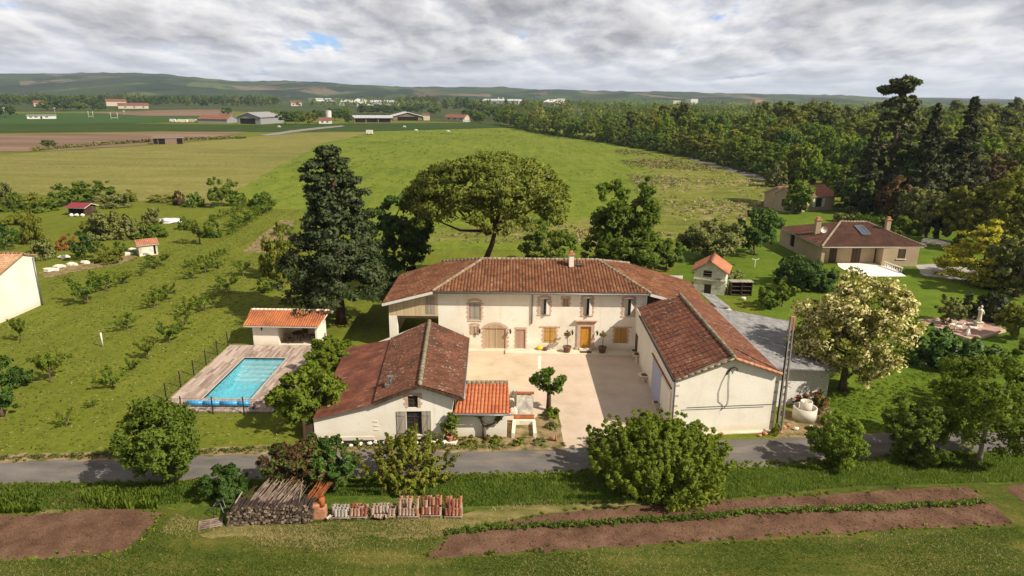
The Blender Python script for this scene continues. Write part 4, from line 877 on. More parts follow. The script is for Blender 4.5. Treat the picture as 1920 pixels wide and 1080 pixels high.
for k in range(4): t0 = k * math.pi / 2 + .6; mb = MB(); mb.bar((-19.9 + .5 * math.cos(t0), 58.7 + .5 * math.sin(t0), .13), (-19.9 + .4 * math.cos(t0), 58.7 + .4 * math.sin(t0), .83), .05); mb.build('leg', M['darkwood'], tb)
def garden_chair(x, y, rz, label):
    t_ = thing('garden_chair', label, 'chair', (0, 0, 0)); m_ = plain('brown_wicker', (.10, .05, .035), .7)
    mb = MB(); mb.box((-.24, -.24, .40), (.24, .24, .46)); mb.build('seat', m_, t_)
    mb = MB(); mb.prism([(-.24, .2, .46), (.24, .2, .46), (.22, .32, .95), (-.22, .32, .95)], (0, .05, 0)); mb.build('backrest', m_, t_)
    for i in (-.21, .21):
        for j in (-.21, .21): mb = MB(); mb.box((i - .025, j - .025, 0), (i + .025, j + .025, .40)); mb.build('leg', m_, t_)
    t_.location = (x, y, .13); t_.rotation_euler = (0, 0, rz)
garden_chair(-18.7, 58.9, -1.4, 'brown wicker chair between the table and the right wall of the pool house')
garden_chair(-20.6, 58.0, 2.4, 'brown wicker chair at the front left of the pool house table')
garden_chair(-19.6, 59.6, 0.2, 'brown wicker chair behind the pool house table')
p = np.array([-22.75, 57.32, 1.75]); L = thing('wall_lamp', 'small black lamp on the front wall of the pool house', 'lamp', p)
mb = MB(); mb.box(p + (-.05, -.06, -.05), p + (.05, 0, .1)); mb.build('bracket', M['blackmetal'], L); mb = MB(); mb.lathe(p + (0, -.12, -.2), [(.04, 0), (.08, .22), (.02, .3)], 6); mb.build('lantern', M['blackmetal'], L)

# ------------------------------------------------------------------ courtyard furniture
def topiary(px, py, label):
    p = G(px, py, .15); t_ = thing('potted_topiary', label, 'potted tree', p, group='clipped trees beside the front door')
    mb = MB(); mb.smooth = True; mb.lathe(p, [(.24, 0), (.30, .12), (.36, .45), (.40, .47), (.40, .55), (.33, .55), (.30, .48)], 16); mb.build('pot', surf('glazed_brown_pot', [(.12, .055, .035), (.18, .085, .05)], 3, 3, .4, .4, coord='obj'), t_)
    mb = MB(); mb.tube([p + (0, 0, .45), p + (.02, 0, .9), p + (0, 0, 1.45)], [.03, .026, .025], 7); mb.build('stem', M['bark'], t_)
    return t_, p
TOPI = [topiary(1063, 660, 'clipped ball tree in a brown pot left of the ochre front door'), topiary(1129, 661, 'clipped ball tree in a brown pot right of the ochre front door')]
p = G(1012, 656, .15); o = MB().blob(p + (0, 0, .2), (.26, .22, .2), 3, 12, 8, .06).build('yellow_planter', plain('yellow_glaze', (.75, .52, .02), .45, .3), origin=p); tag(o, 'round yellow planter on the terrace left of the first ochre shutters', 'planter')
p = G(1022.5, 657, .15); o = MB().blob(p + (0, 0, .17), (.24, .22, .17), 5, 12, 8, .06).build('dark_planter', plain('plum_glaze', (.13, .05, .06), .5, .3), origin=p); tag(o, 'round dark plum planter beside the yellow planter on the terrace', 'planter')
a_, z_ = wfF.at(1097, 658); o = MB(); wfF.box(o, DR[0] - .05, DR[1] + .05, .45, .95, .152, .17); o = o.build('doormat', plain('brown_coir', (.09, .06, .035), .95), origin=wfF.P(DR[0], .7, .152)); tag(o, 'brown doormat in front of the ochre front door', 'doormat')
def urn(px, py, s, label, prof, plantc=None):
    p = G(px, py); t_ = thing('stone_urn', label, 'urn', p, group='stone urns along the barn wall')
    mb = MB(); mb.smooth = True; mb.lathe(p, [(r * s, z * s) for r, z in prof], 16); mb.build('bowl', M['stone'], t_)
    mb = MB(); mb.lathe(p, [(.20 * s, 0), (.20 * s, .08 * s)], 4); mb.build('plinth', M['stone'], t_)
    mb = MB(); mb.blob(p + (0, 0, prof[-1][1] * s), (.24 * s, .24 * s, .08 * s), 4, 10, 6, .3); mb.build('soil', M['soil'], t_)
cup = [(.17, .081), (.10, .18), (.09, .34), (.24, .48), (.33, .70), (.36, .74), (.28, .70)]
bowl = [(.16, .081), (.11, .2), (.14, .34), (.44, .50), (.50, .56), (.42, .54)]
urn(1193.5, 680, 1.15, 'tall stone urn nearest the farmhouse by the barn wall', cup)
urn(1207, 715, 1.05, 'wide shallow stone bowl urn by the barn wall beside the blue door', bowl)
urn(1229, 768, .85, 'small stone urn with earth at the foot of the blue sliding door', cup)
urn(1188, 668, .8, 'small dark topped urn in the corner between terrace and barn', cup)
# drain cover line and yard step
tag(sheet('drain_strip', [(1008, 668), (1015, 668), (1014.5, 692), (1008.5, 692)], .02, M['stone']), kind='structure')
# stone blocks heap behind the annexe
heap = [((957, 765), (.35, .3, .42)), ((963, 778), (.42, .3, .32)), ((968, 756), (.26, .2, .5)), ((947, 779), (.3, .24, .25)), ((962, 746), (.3, .22, .3))]
lab = ['pale squared stone leaning against the annexe corner', 'broad pale stone at the front of the stone heap', 'upright narrow stone in the middle of the stone heap', 'low stone under the annexe eave', 'rounded stone at the back of the stone heap']
for k, ((px, py), r) in enumerate(heap):
    p = G(px, py); o = MB().blob(p + (0, 0, r[2] * .9), r, 20 + k, 6, 5, .2).build('stone_block', M['stone'], origin=p); tag(o, lab[k], 'stone', 'stones heaped by the annexe')
p = G(984, 781); sl_ = thing('stone_slab', 'large grey carved stone slab standing upright beside the stone heap', 'stone slab', p)
mb = MB(); mb.prism([p + (-.62, 0, 0), p + (.58, 0, 0), p + (.62, .45, 1.35), p + (.3, .5, 1.55), p + (-.6, .48, 1.5)], (0, .16, 0)); mb.build('slab', surf('lichened_stone', [(.22, .20, .17), (.42, .38, .32), (.62, .57, .48)], 2.2, 6, .95, .05, fine=(9, .3)), sl_)
mb = MB(); mb.box(p + (-.64, .42, 1.56), p + (.66, .72, 1.64)); mb.build('capping', M['rust'], sl_)
# little kitchen bed: white kerb stones round earth in front of a screen of upright tiles
kb = thing('kerbed_bed', 'white stone kerb round a small earth bed below a row of upright tiles', 'planting bed', G(982, 815))
q = [G(962, 822), G(1003, 822), G(1001, 799), G(964, 799)]
mb = MB(); mb.prism([q[0], q[1], q[2], q[3]], (0, 0, .10)); mb.build('soil', M['dirt'], kb)
for a, b in ((q[0], q[3]), (q[1], q[2])): mb = MB(); mb.bar(a + (0, 0, .2), b + (0, 0, .2), .22, .4); mb.build('kerb_stone', M['stone'], kb)
mb = MB(); mb.bar(q[3] + (-.1, .12, .2), q[2] + (.1, .12, .2), .24, .42); mb.build('kerb_stone', M['stone'], kb)
ts = thing('tile_screen', 'row of upright brown canal tiles behind the white kerbed bed', 'tile row', q[3])
for k in range(13):
    p = q[3] + (q[2] - q[3]) * (k + .5) / 13 + np.array([0, .42, 0]); mb = MB(); mb.tube([p, p + (0, .06, .62)], [.075, .09], 7); mb.build('tile', M['rust'], ts)
p = G(1000, 829); pot = thing('clay_pot', 'tipped terracotta pot at the corner of the drive', 'pot', G(1036, 826)); p = G(1036, 826)
mb = MB(); mb.smooth = True; mb.tube([p + (-.2, 0, .18), p + (.05, 0, .2), p + (.22, 0, .22)], [.12, .17, .2], 12); mb.build('body', M['terracotta'], pot)
mb = MB(); mb.tube([p + (.2, 0, .22), p + (.26, 0, .225)], .23, 12); mb.build('rim', M['terracotta'], pot)
# black planting bed with white stones in front of the old outbuilding
bq = [(598, 828), (640, 826), (740, 825), (845, 823), (846, 833), (740, 837), (640, 838), (598, 836)]
bed = sheet('weed_membrane', bq, .02, plain('black_membrane', (.012, .012, .013), .7, .1), 'structure')
sr = random.Random(8); spx = [605, 618, 640, 658, 676, 693, 706, 722, 765, 778, 792, 812, 822, 833]
for k, x in enumerate(spx):
    p = G(x, 836 - (x - 600) * .012 + sr.uniform(-4, 2)); r = sr.uniform(.12, .24)
    o = MB().blob(p + (0, 0, r * .55), (r, r * .8, r * .65), 40 + k, 8, 6, .2).build('edging_stone', M['stone'], origin=p); tag(o, 'pale rounded stone on the black bed in front of the old outbuilding', 'stone', 'pale stones along the black bed')
p = G(845, 830); o = MB(); o.prism([p + (-.55, -.2, 0), p + (.35, -.3, 0), p + (.45, .2, 0), p + (-.4, .25, 0)], (0, 0, .12)); o = o.build('flat_stone', M['stone'], origin=p); tag(o, 'flat pale stepping stone at the right end of the black bed', 'stone')
pp = thing('flower_pot', 'terracotta pot on the flat stone under the climbing rose', 'pot', p + (0, 0, .12)); mb = MB(); mb.lathe(p + (-.05, 0, .12), [(.13, 0), (.20, .3), (.23, .31), (.23, .37), (.18, .36)], 12); mb.build('body', M['terracotta'], pp); mb = MB(); mb.lathe(p + (-.05, 0, .12), [(.18, .33), (.05, .36)], 12); mb.build('soil', M['soil'], pp)

# ------------------------------------------------------------------ concrete utility pole
pb = np.array([18.72, 42.0, 0]); P0 = pb; top = Y(1485, 594, 42.1)
pole = thing('utility_pole', 'tall grey concrete pole with ladder openings at the front corner of the barn', 'utility pole', pb)
mb = MB(); L = top[2]
def pp_(z, x, y): f = z / L; return np.array([pb[0] + (top[0] - pb[0]) * f, pb[1], 0]) + np.array([x * (1 - .4 * f), y * (1 - .4 * f), z])
for sx_ in (-1, 1):
    V = [pp_(z, sx_ * a, b) for z in (0, L) for a, b in ((.115, -.15), (.215, -.15), (.215, .15), (.115, .15))]; mb.grid(V, [(0, 1, 2, 3), (7, 6, 5, 4), (0, 4, 5, 1), (1, 5, 6, 2), (2, 6, 7, 3), (3, 7, 4, 0)])
n = 15
for k in range(n + 1):
    z0 = L * k / n * .98; z1 = z0 + .13
    V = [pp_(z, a, b) for z in (z0, z1) for a, b in ((-.13, -.10), (.13, -.10), (.13, .10), (-.13, .10))]; mb.grid(V, [(3, 2, 1, 0), (4, 5, 6, 7), (0, 1, 5, 4), (1, 2, 6, 5), (2, 3, 7, 6), (3, 0, 4, 7)])
mb.build('shaft', M['poleconcrete'], pole)
mb = MB(); mb.box(pp_(L - .9, -.2, -.12), pp_(L - .9, -.2, -.12) + (.34, .26, .95)); mb.build('top_cap', surf('orange_lichen_concrete', [(.30, .12, .05), (.42, .22, .11)], 3, 4), pole)
mb = MB(); q0 = pp_(L * .42, .16, 0); mb.bar(q0, q0 + (.35, -.05, -.2), .04); mb.bar(q0, q0 + (.3, .0, .22), .035); mb.build('bracket', M['zinc'], pole)
mb = MB()
for z in np.linspace(.2, L * .9, 2): pass
mb.tube([pp_(z, -.26, -.02) for z in np.linspace(.1, L * .8, 8)], .035, 6); mb.build('cable_conduit', M['blackmetal'], pole)
# concrete rings
cr_ = G(1507, 785); rg = thing('concrete_ring', 'large pale concrete well ring standing beside the lean-to shed', 'well ring', cr_)
mb = MB(); mb.smooth = True; mb.lathe(cr_, [(.82, 0), (.82, .95), (.72, .95), (.72, .3)], 24); mb.build('ring', M['concrete'], rg)
mb = MB(); mb.lathe(cr_, [(.71, .5), (.01, .52)], 20); mb.build('soil', M['soil'], rg)
rg2 = thing('concrete_pipe', 'small concrete pipe standing inside the large well ring', 'concrete pipe', cr_ + (.05, .05, .5)); mb = MB(); mb.smooth = True; mb.lathe(cr_ + (.08, .1, .5), [(.42, 0), (.42, .85), (.34, .85), (.34, .4), (.01, .4)], 20); mb.build('ring', M['concrete'], rg2)
# rubble at the foot of barn and pole
rb = [(1352, 816, .16, 'terracotta lump on the barn plinth'), (1433, 815, .17, 'brown stone at the right end of the barn plinth'), (1424, 818, .12, 'small dark stone at the right end of the barn plinth'), (1468, 803, .18, 'reddish stone right of the pole foot'), (1478, 799, .15, 'brown stone below the concrete ring'), (1492, 806, .16, 'pale flat stone in front of the concrete ring'), (1463, 812, .13, 'small brown stone right of the pole foot'), (1520, 802, .15, 'pale stone right of the concrete ring')]
for k, (px, py, r, lb) in enumerate(rb):
    p = G(px, py, .02); o = MB().blob(p + (0, 0, r * .6), (r * 1.3, r, r * .75), 70 + k, 8, 6, .22).build('rubble_stone', M['terracotta'] if k < 5 or k == 6 else M['stone'], origin=p); tag(o, lb, 'stone', 'stones at the foot of the pole and barn')

# ------------------------------------------------------------------ dovecote
dv = thing('dovecote', 'square white dovecote with faded orange gable roof behind the lean-to shed', 'dovecote', (23.2, 76, 0))
a0 = G(1299, 547.5); a1 = G(1357, 554); dd = a1 - a0; dd /= np.linalg.norm(dd); nn = np.array([-dd[1], dd[0], 0]); dep_ = 4.0; Ld = np.linalg.norm(a1 - a0)
wfD = Wf(a0[:2], a1[:2]); b0 = a0 + nn * dep_; b1 = a1 + nn * dep_; zD = 2.85; zR = 3.95
D1 = (rect(wfD, 1318, 500, 1336, 519)); D2 = rect(wfD, 1319, 534, 1334, 551)
mb = MB(); wfD.panel(mb, 0, zD, [D1[:3] + (min(D1[3], zD - .02),), D2], .25, gable=[(wfD.L, zD), (wfD.L * .5, zR - .05), (0, zD)]); Wf(b0[:2], a0[:2]).panel(mb, 0, zD); Wf(a1[:2], b1[:2]).panel(mb, 0, zD); Wf(b1[:2], b0[:2]).panel(mb, 0, zD, gable=[(wfD.L, zD), (wfD.L * .5, zR - .05), (0, zD)])
mb.build('wall', [M['oldwhite'], M['dark']], dv)
ov = .38; f0 = a0 - nn * .25; f1 = a1 - nn * .25; g0_ = b0 + nn * .25; g1_ = b1 + nn * .25; mid = (f0 + f1) / 2; midb = (g0_ + g1_) / 2; up_ = np.array([0, 0, 1.]); sl2 = (zR - zD) / (Ld / 2)
ze = zD - ov * sl2
mb = MB(); tiled(mb, [f0 - dd * ov + up_ * ze, mid + up_ * zR, midb + up_ * zR, g0_ - dd * ov + up_ * ze], .26, .36, .06); tiled(mb, [mid + up_ * zR, f1 + dd * ov + up_ * ze, g1_ + dd * ov + up_ * ze, midb + up_ * zR], .26, .36, .06)
mb.build('roof', [M['tiles_dove'], M['mortar']], dv); mb = MB(); caps(mb, mid + up_ * (zR + .05), midb + up_ * (zR + .05), .14); mb.build('ridge_cap', M['tiles_dove'], dv)
wfD.part('string_course', M['stone'], dv, (-.06, wfD.L + .06, -.02, .09, 1.62, 1.78))
for k in range(3): wfD.part('shutter_slat', M['greywood'], dv, (D1[0], D1[1], -.14, -.08, D1[2] + .1 + k * .3, D1[2] + .17 + k * .3))
wfD.part('door', M['darkwood'], dv, (D2[0] + .02, D2[1] - .02, -.2, -.12, D2[2], D2[3]))
# rabbit hutch rack beside it
hq = G(1388, 553); ht = thing('hutch_rack', 'dark wooden rack of hutches right of the dovecote', 'hutch', hq); mb = MB()
for k in range(4): mb.box(hq + (-1.3, -.4, .1 + k * .5), hq + (1.2, .5, .16 + k * .5))
for x in (-1.3, -.05, 1.12): mb.box(hq + (x, -.4, 0), hq + (x + .08, .5, 1.66))
mb.box(hq + (-1.3, .45, 0), hq + (1.2, .5, 1.6)); mb.build('shelf', M['darkwood'], ht)
mb = MB(); mb.box(hq + (-1.4, -.5, 1.665), hq + (1.3, .6, 1.72)); mb.build('lid', M['greywood'], ht)
p = G(1394, 563); o = MB().blob(p + (0, 0, .2), (.35, .22, .22), 9, 8, 6, .2).build('pale_boulder', M['stone'], origin=p); tag(o, 'pale boulder on the grass below the hutch rack', 'stone')
# Y shaped white post
p = G(1415, 501); yp = thing('clothes_post', 'white T shaped clothes post on the lawn behind the dovecote', 'clothes post', p); mb = MB(); mb.bar(p, p + (0, 0, 1.1), .09); mb.build('post', M['frame'], yp); mb = MB(); mb.bar(p + (0, 0, 1.05), p + (-.5, 0, 1.2), .08); mb.bar(p + (0, 0, 1.05), p + (.5, 0, 1.2), .08); mb.build('arm', M['frame'], yp)

# ------------------------------------------------------------------ house on the right
wh = thing('bungalow', 'tan bungalow with plum brown hipped roof, solar panel and white patio on the right', 'bungalow', (48, 91, 0))
zE = 2.75
e1 = G(1467, 430, zE); e2 = G(1541, 463, zE); e3 = G(1736, 463, zE); r1 = Y(1576, 416, (e2[1] + e1[1]) / 2 + 3.2); r2 = Y(1625, 418, r1[1]); r2[2] = r1[2]
cB = np.array([e3[0] + .3, r1[1] + 5.0, zE]); cA = np.array([e1[0] + .5, r1[1] + 5.0, zE])
mb = MB(); tiled(mb, [e2, e3, r2, r1], .30, .36, .04); mb.build('roof', [M['tiles_white_house'], M['frame']], wh)
mb = MB(); tiled(mb, [e1, e2, r1], .30, .5, .07); tiled(mb, [e1, r1, cA], .3, .4, .04); tiled(mb, [r1, r2, cB, cA], .3, .4, .04); tiled(mb, [r2, e3, cB], .3, .4, .04); mb.build('roof', [M['tiles_white_house'], M['frame']], wh)
mb = MB(); caps(mb, e2 + (0, 0, .06), r1 + (0, 0, .06), .17); caps(mb, r1 + (0, 0, .06), r2 + (0, 0, .06), .15); caps(mb, r2 + (0, 0, .05), e3 + (0, 0, .06), .13); mb.build('ridge_cap', M['mortar'], wh)
i1 = e1 + (.55, -.15, 0); i2 = e2 + (.35, .55, 0); i3 = e3 + (-.9, .6, 0); i3[1] = i2[1]; xm = Y(1655, 480, i2[1])[0]
wlL = Wf(i1[:2], i2[:2]); mb = MB()
lw = rect(wlL, 1480, 441, 1491, 461); wlL.panel(mb, 0, zE - .02, [(max(.3, lw[0]), lw[1], max(.6, lw[2]), min(lw[3], zE - .2))], .2)
yr = i2[1] + 1.5; wp1 = Wf((i2[0], yr), (xm, yr)); P1 = rect(wp1, 1553, 463, 1571, 488); P2 = rect(wp1, 1594, 463, 1616, 493); P3 = rect(wp1, 1637, 463, 1646, 492)
P1, P2, P3 = [(q_[0], q_[1], .02, 2.15) for q_ in (P1, P2, P3)]
wp1.panel(mb, 0, zE + .3, [P1, P2, P3], .2); Wf((xm, yr), (xm, i2[1])).panel(mb, 0, zE)
wp2 = Wf((xm, i2[1]), i3[:2]); R1 = rect(wp2, 1682, 465, 1700, 485); R1 = (R1[0], R1[1], R1[2], min(R1[3], zE - .3)); wp2.panel(mb, 0, zE, [R1], .2)
Wf(i3[:2], cB[:2]).panel(mb, 0, zE); Wf(cB[:2], cA[:2]).panel(mb, 0, zE); Wf(cA[:2], i1[:2]).panel(mb, 0, zE)
mb.box((i2[0], i2[1], 0), (i2[0] + .45, i2[1] + .4, zE)); mb.build('wall', [M['tan'], M['dark']], wh)
for w_ in (P1, P2, P3): wp1.part('door', M['darkwood'], wh, (w_[0] + .03, w_[1] - .03, -.16, -.1, w_[2], w_[3] - .02))
wi = wp2.part('window', M['darkwood'], wh, (R1[0], R1[1], -.1, -.04, R1[2], R1[3])); wp2.part('sill', M['stone'], wi, (R1[0] - .15, R1[1] + .15, .0, .12, R1[2] - .12, R1[2] - .01))
for px, py, h, w_ in ((1531, 438, 2.0, .7), (1669, 428, 1.5, .6)):
    c = PL(px, py, e1, e2, r1) if px < 1600 else PL(px - 6, 431, e2, e3, r1); mb = MB(); mb.box(c + (-w_ / 2, -w_ / 2, -1), c + (w_ / 2, w_ / 2, h)); ch = mb.build('chimney', M['tan'], wh); mb = MB(); mb.box(c + (-w_ / 2 - .1, -w_ / 2 - .1, h), c + (w_ / 2 + .1, w_ / 2 + .1, h + .1)); mb.box(c + (-w_ / 3, -w_ / 3, h + .1), c + (w_ / 3, w_ / 3, h + .45)); mb.build('chimney_cap', M['terracotta'], ch)
c = PL(1534, 440, e1, e2, r1) + (.45, -.55, .9); ds = thing('satellite_dish', 'white satellite dish on the left chimney of the bungalow', 'satellite dish', c); mb = MB(); mb.smooth = True
prof = [(0.02, 0), (.25, .03), (.42, .10), (.5, .16)]; V = []; Fc = []
for r, h in prof:
    for k in range(16): t0 = k * math.pi / 8; V.append(c + (r * math.cos(t0) , -h * .9, r * math.sin(t0)))
for i in range(3):
    for k in range(16): Fc.append((i * 16 + k, i * 16 + (k + 1) % 16, (i + 1) * 16 + (k + 1) % 16, (i + 1) * 16 + k))
Fc.append(tuple(range(16))); mb.grid(V, Fc); mb.build('dish', M['frame'], ds); mb = MB(); mb.bar(c, c + (-.1, .25, -.3), .05); mb.bar(c + (0, 0, -.4), c + (0, -.5, 0), .025); mb.build('arm', M['zinc'], ds)
sp = thing('solar_panel', 'dark solar panel in a pale frame on the bungalow roof', 'solar panel', PL(1617, 433, e2, e3, r1)); qs = [PL(*q_, e2, e3, r1) + (0, -.02, .12) for q_ in ((1617, 442), (1632, 441.5), (1616, 425), (1602, 425.5))]
mb = MB(); mb.prism(qs, (0, .02, .08)); mb.build('panel', plain('solar_glass', (.05, .07, .11), .2, .6), sp)
mb = MB()
for i in range(4): mb.bar(qs[i] + (0, 0, .06), qs[(i + 1) % 4] + (0, 0, .06), .16, .14)
mb.build('frame', M['zinc'], sp)
sheet('patio', [(1570, 493), (1600, 490), (1655, 492), (1700, 519), (1640, 519), (1600, 516), (1572, 500)], .05, surf('white_paving', [(.74, .70, .62), (.80, .76, .69)], .8, 4), jit=.05)
bl = thing('balustrade', 'cream balustrade beside the patio of the bungalow', 'balustrade', G(1660, 500)); a = G(1658, 500); b = G(1690, 512)
for k in range(8): p = a + (b - a) * k / 7; mb = MB(); mb.smooth = True; mb.lathe(p, [(.08, 0), (.06, .1), (.10, .3), (.05, .5), (.08, .62)], 8); mb.build('baluster', M['frame'], bl)
mb = MB(); mb.bar(a + (-.1, 0, .68), b + (.1, 0, .68), .22, .12); mb.build('handrail', M['stone'], bl)
p = G(1563, 489); bq_ = thing('barbecue', 'pale stone barbecue left of the bungalow patio', 'barbecue', p); mb = MB(); mb.box(p + (-.5, -.3, 0), p + (.5, .4, .9)); mb.build('body', M['stone'], bq_); mb = MB(); mb.prism([p + (-.45, -.2, .9), p + (.45, -.2, .9), p + (.2, 0, 1.6), p + (-.2, 0, 1.6)], (0, .3, 0)); mb.build('hood', M['stone'], bq_)

# house edge on the left
lh = thing('neighbour_house', 'white rendered gable end of a neighbouring house at the left edge of the picture', 'house', (-55, 66, 0))
XW = -51.0
def XP(px, py, x): d = ray(px, py); k = x / d[0]; return np.array([x, d[1] * k, HC + d[2] * k])
la = G(-40, 622); lb = G(85, 571); la[0] = lb[0] = XW; t1 = XP(66, 479, XW); t2 = XP(41, 477, XW); t3 = XP(0, 513, XW)
t0_ = t2 + (t3 - t2) * 1.8; la = np.array([XW, t0_[1], 0])
mb = MB(); mb.face([la, lb, (XW, lb[1], t1[2]), t2, t0_]); mb.face([lb, (XW - 9, lb[1], 0), (XW - 9, lb[1], t1[2]), (XW, lb[1], t1[2])]); mb.face([(XW - 9, la[1], 0), la, t0_, (XW - 9, t0_[1], t0_[2])]); mb.build('wall', M['stucco'], lh)
o_ = np.array([.15, -.1, .05]); mb = MB(); tiled(mb, [t0_ + o_, t2 + (.15, .0, .05), t2 + (-9, .0, .05), t0_ + (-9, -.1, .05)], .26, .36, .06); tiled(mb, [t2 + (.15, 0, .05), (XW + .15, lb[1] + .35, t1[2]), (XW - 9, lb[1] + .35, t1[2]), t2 + (-9, 0, .05)], .26, .36, .06)
mb.build('roof', [M['tiles_rose'], M['mortar']], lh); mb = MB(); caps(mb, t2 + (.15, 0, .1), t2 + (-9, 0, .1), .15); mb.build('ridge_cap', M['tiles_rose'], lh)
mb = MB(); mb.tube([(XW + .12, lb[1] - .25, 0), (XW + .12, lb[1] - .25, t1[2] - .1)], .09, 8); mb.build('downpipe', M['zinc'], lh)
# ------------------------------------------------------------------ trees
def np_quads(name, V, N, m):
    """V (n,4,3) quads with a shading normal N (n,3) each"""
    n = len(V); me = bpy.data.meshes.new(name); me.vertices.add(4 * n); me.vertices.foreach_set('co', V.reshape(-1).astype(np.float32))
    me.loops.add(4 * n); me.loops.foreach_set('vertex_index', np.arange(4 * n, dtype=np.int32)); me.polygons.add(n); me.polygons.foreach_set('loop_start', np.arange(0, 4 * n, 4, dtype=np.int32))
    me.materials.append(m); me.update(calc_edges=True); me.polygons.foreach_set('use_smooth', np.ones(n, bool))
    if N is not None: me.normals_split_custom_set_from_vertices(np.repeat(N, 4, axis=0).tolist())
    return me
def unit(a): return a / (np.linalg.norm(a, axis=-1, keepdims=True) + 1e-9)
def leaf_cloud(K, n, size, seed, zs=.85, soft=.62, droop=0.0, long=1.0):
    """K (k,4+): clump centres and radii, with an optional outward axis; n leaves in each clump"""
    r = np.random.default_rng(seed); k = len(K); C = np.repeat(K[:, :3], n, 0); Rr = np.repeat(K[:, 3:4], n, 0)
    d = unit(r.normal(size=(k * n, 3))); rr = r.uniform(.15, 1, (k * n, 1)) ** .55
    p = C + d * rr * Rr * np.array([1, 1, zs])
    ctr = K[:, :3].mean(0); ctr[2] = K[:, 2].min() * .6 + ctr[2] * .4; ax = np.repeat(unit(K[:, :3] - ctr), n, 0)
    nrm = unit(d * .75 + ax * .55 + np.array([0, 0, .35]) + r.normal(size=d.shape) * .25)
    g = unit(nrm * .55 + r.normal(size=d.shape) * .75); flip = np.sum(g * nrm, 1) < 0; g[flip] *= -1
    t = unit(np.cross(g, r.normal(size=d.shape))); b = np.cross(g, t)
    s = size * r.uniform(.55, 1.35, (k * n, 1)); t = t * s * long; b = b * s * .62
    V = np.stack([p - t, p - b * .9 - t * .1, p + t, p + b * .9 - t * .1], 1)
    if droop: V[:, :, 2] -= droop * np.abs(np.sum((V - p[:, None]) ** 2, -1)) ** .5
    return V, unit(nrm * soft + g * (1 - soft))
def sph(n, r): 
    i = np.arange(n) + .5; ph = np.arccos(1 - 2 * i / n); th = math.pi * (1 + 5 ** .5) * i + r.uniform(0, 6)
    return np.stack([np.cos(th) * np.sin(ph), np.sin(th) * np.sin(ph), np.cos(ph)], 1)
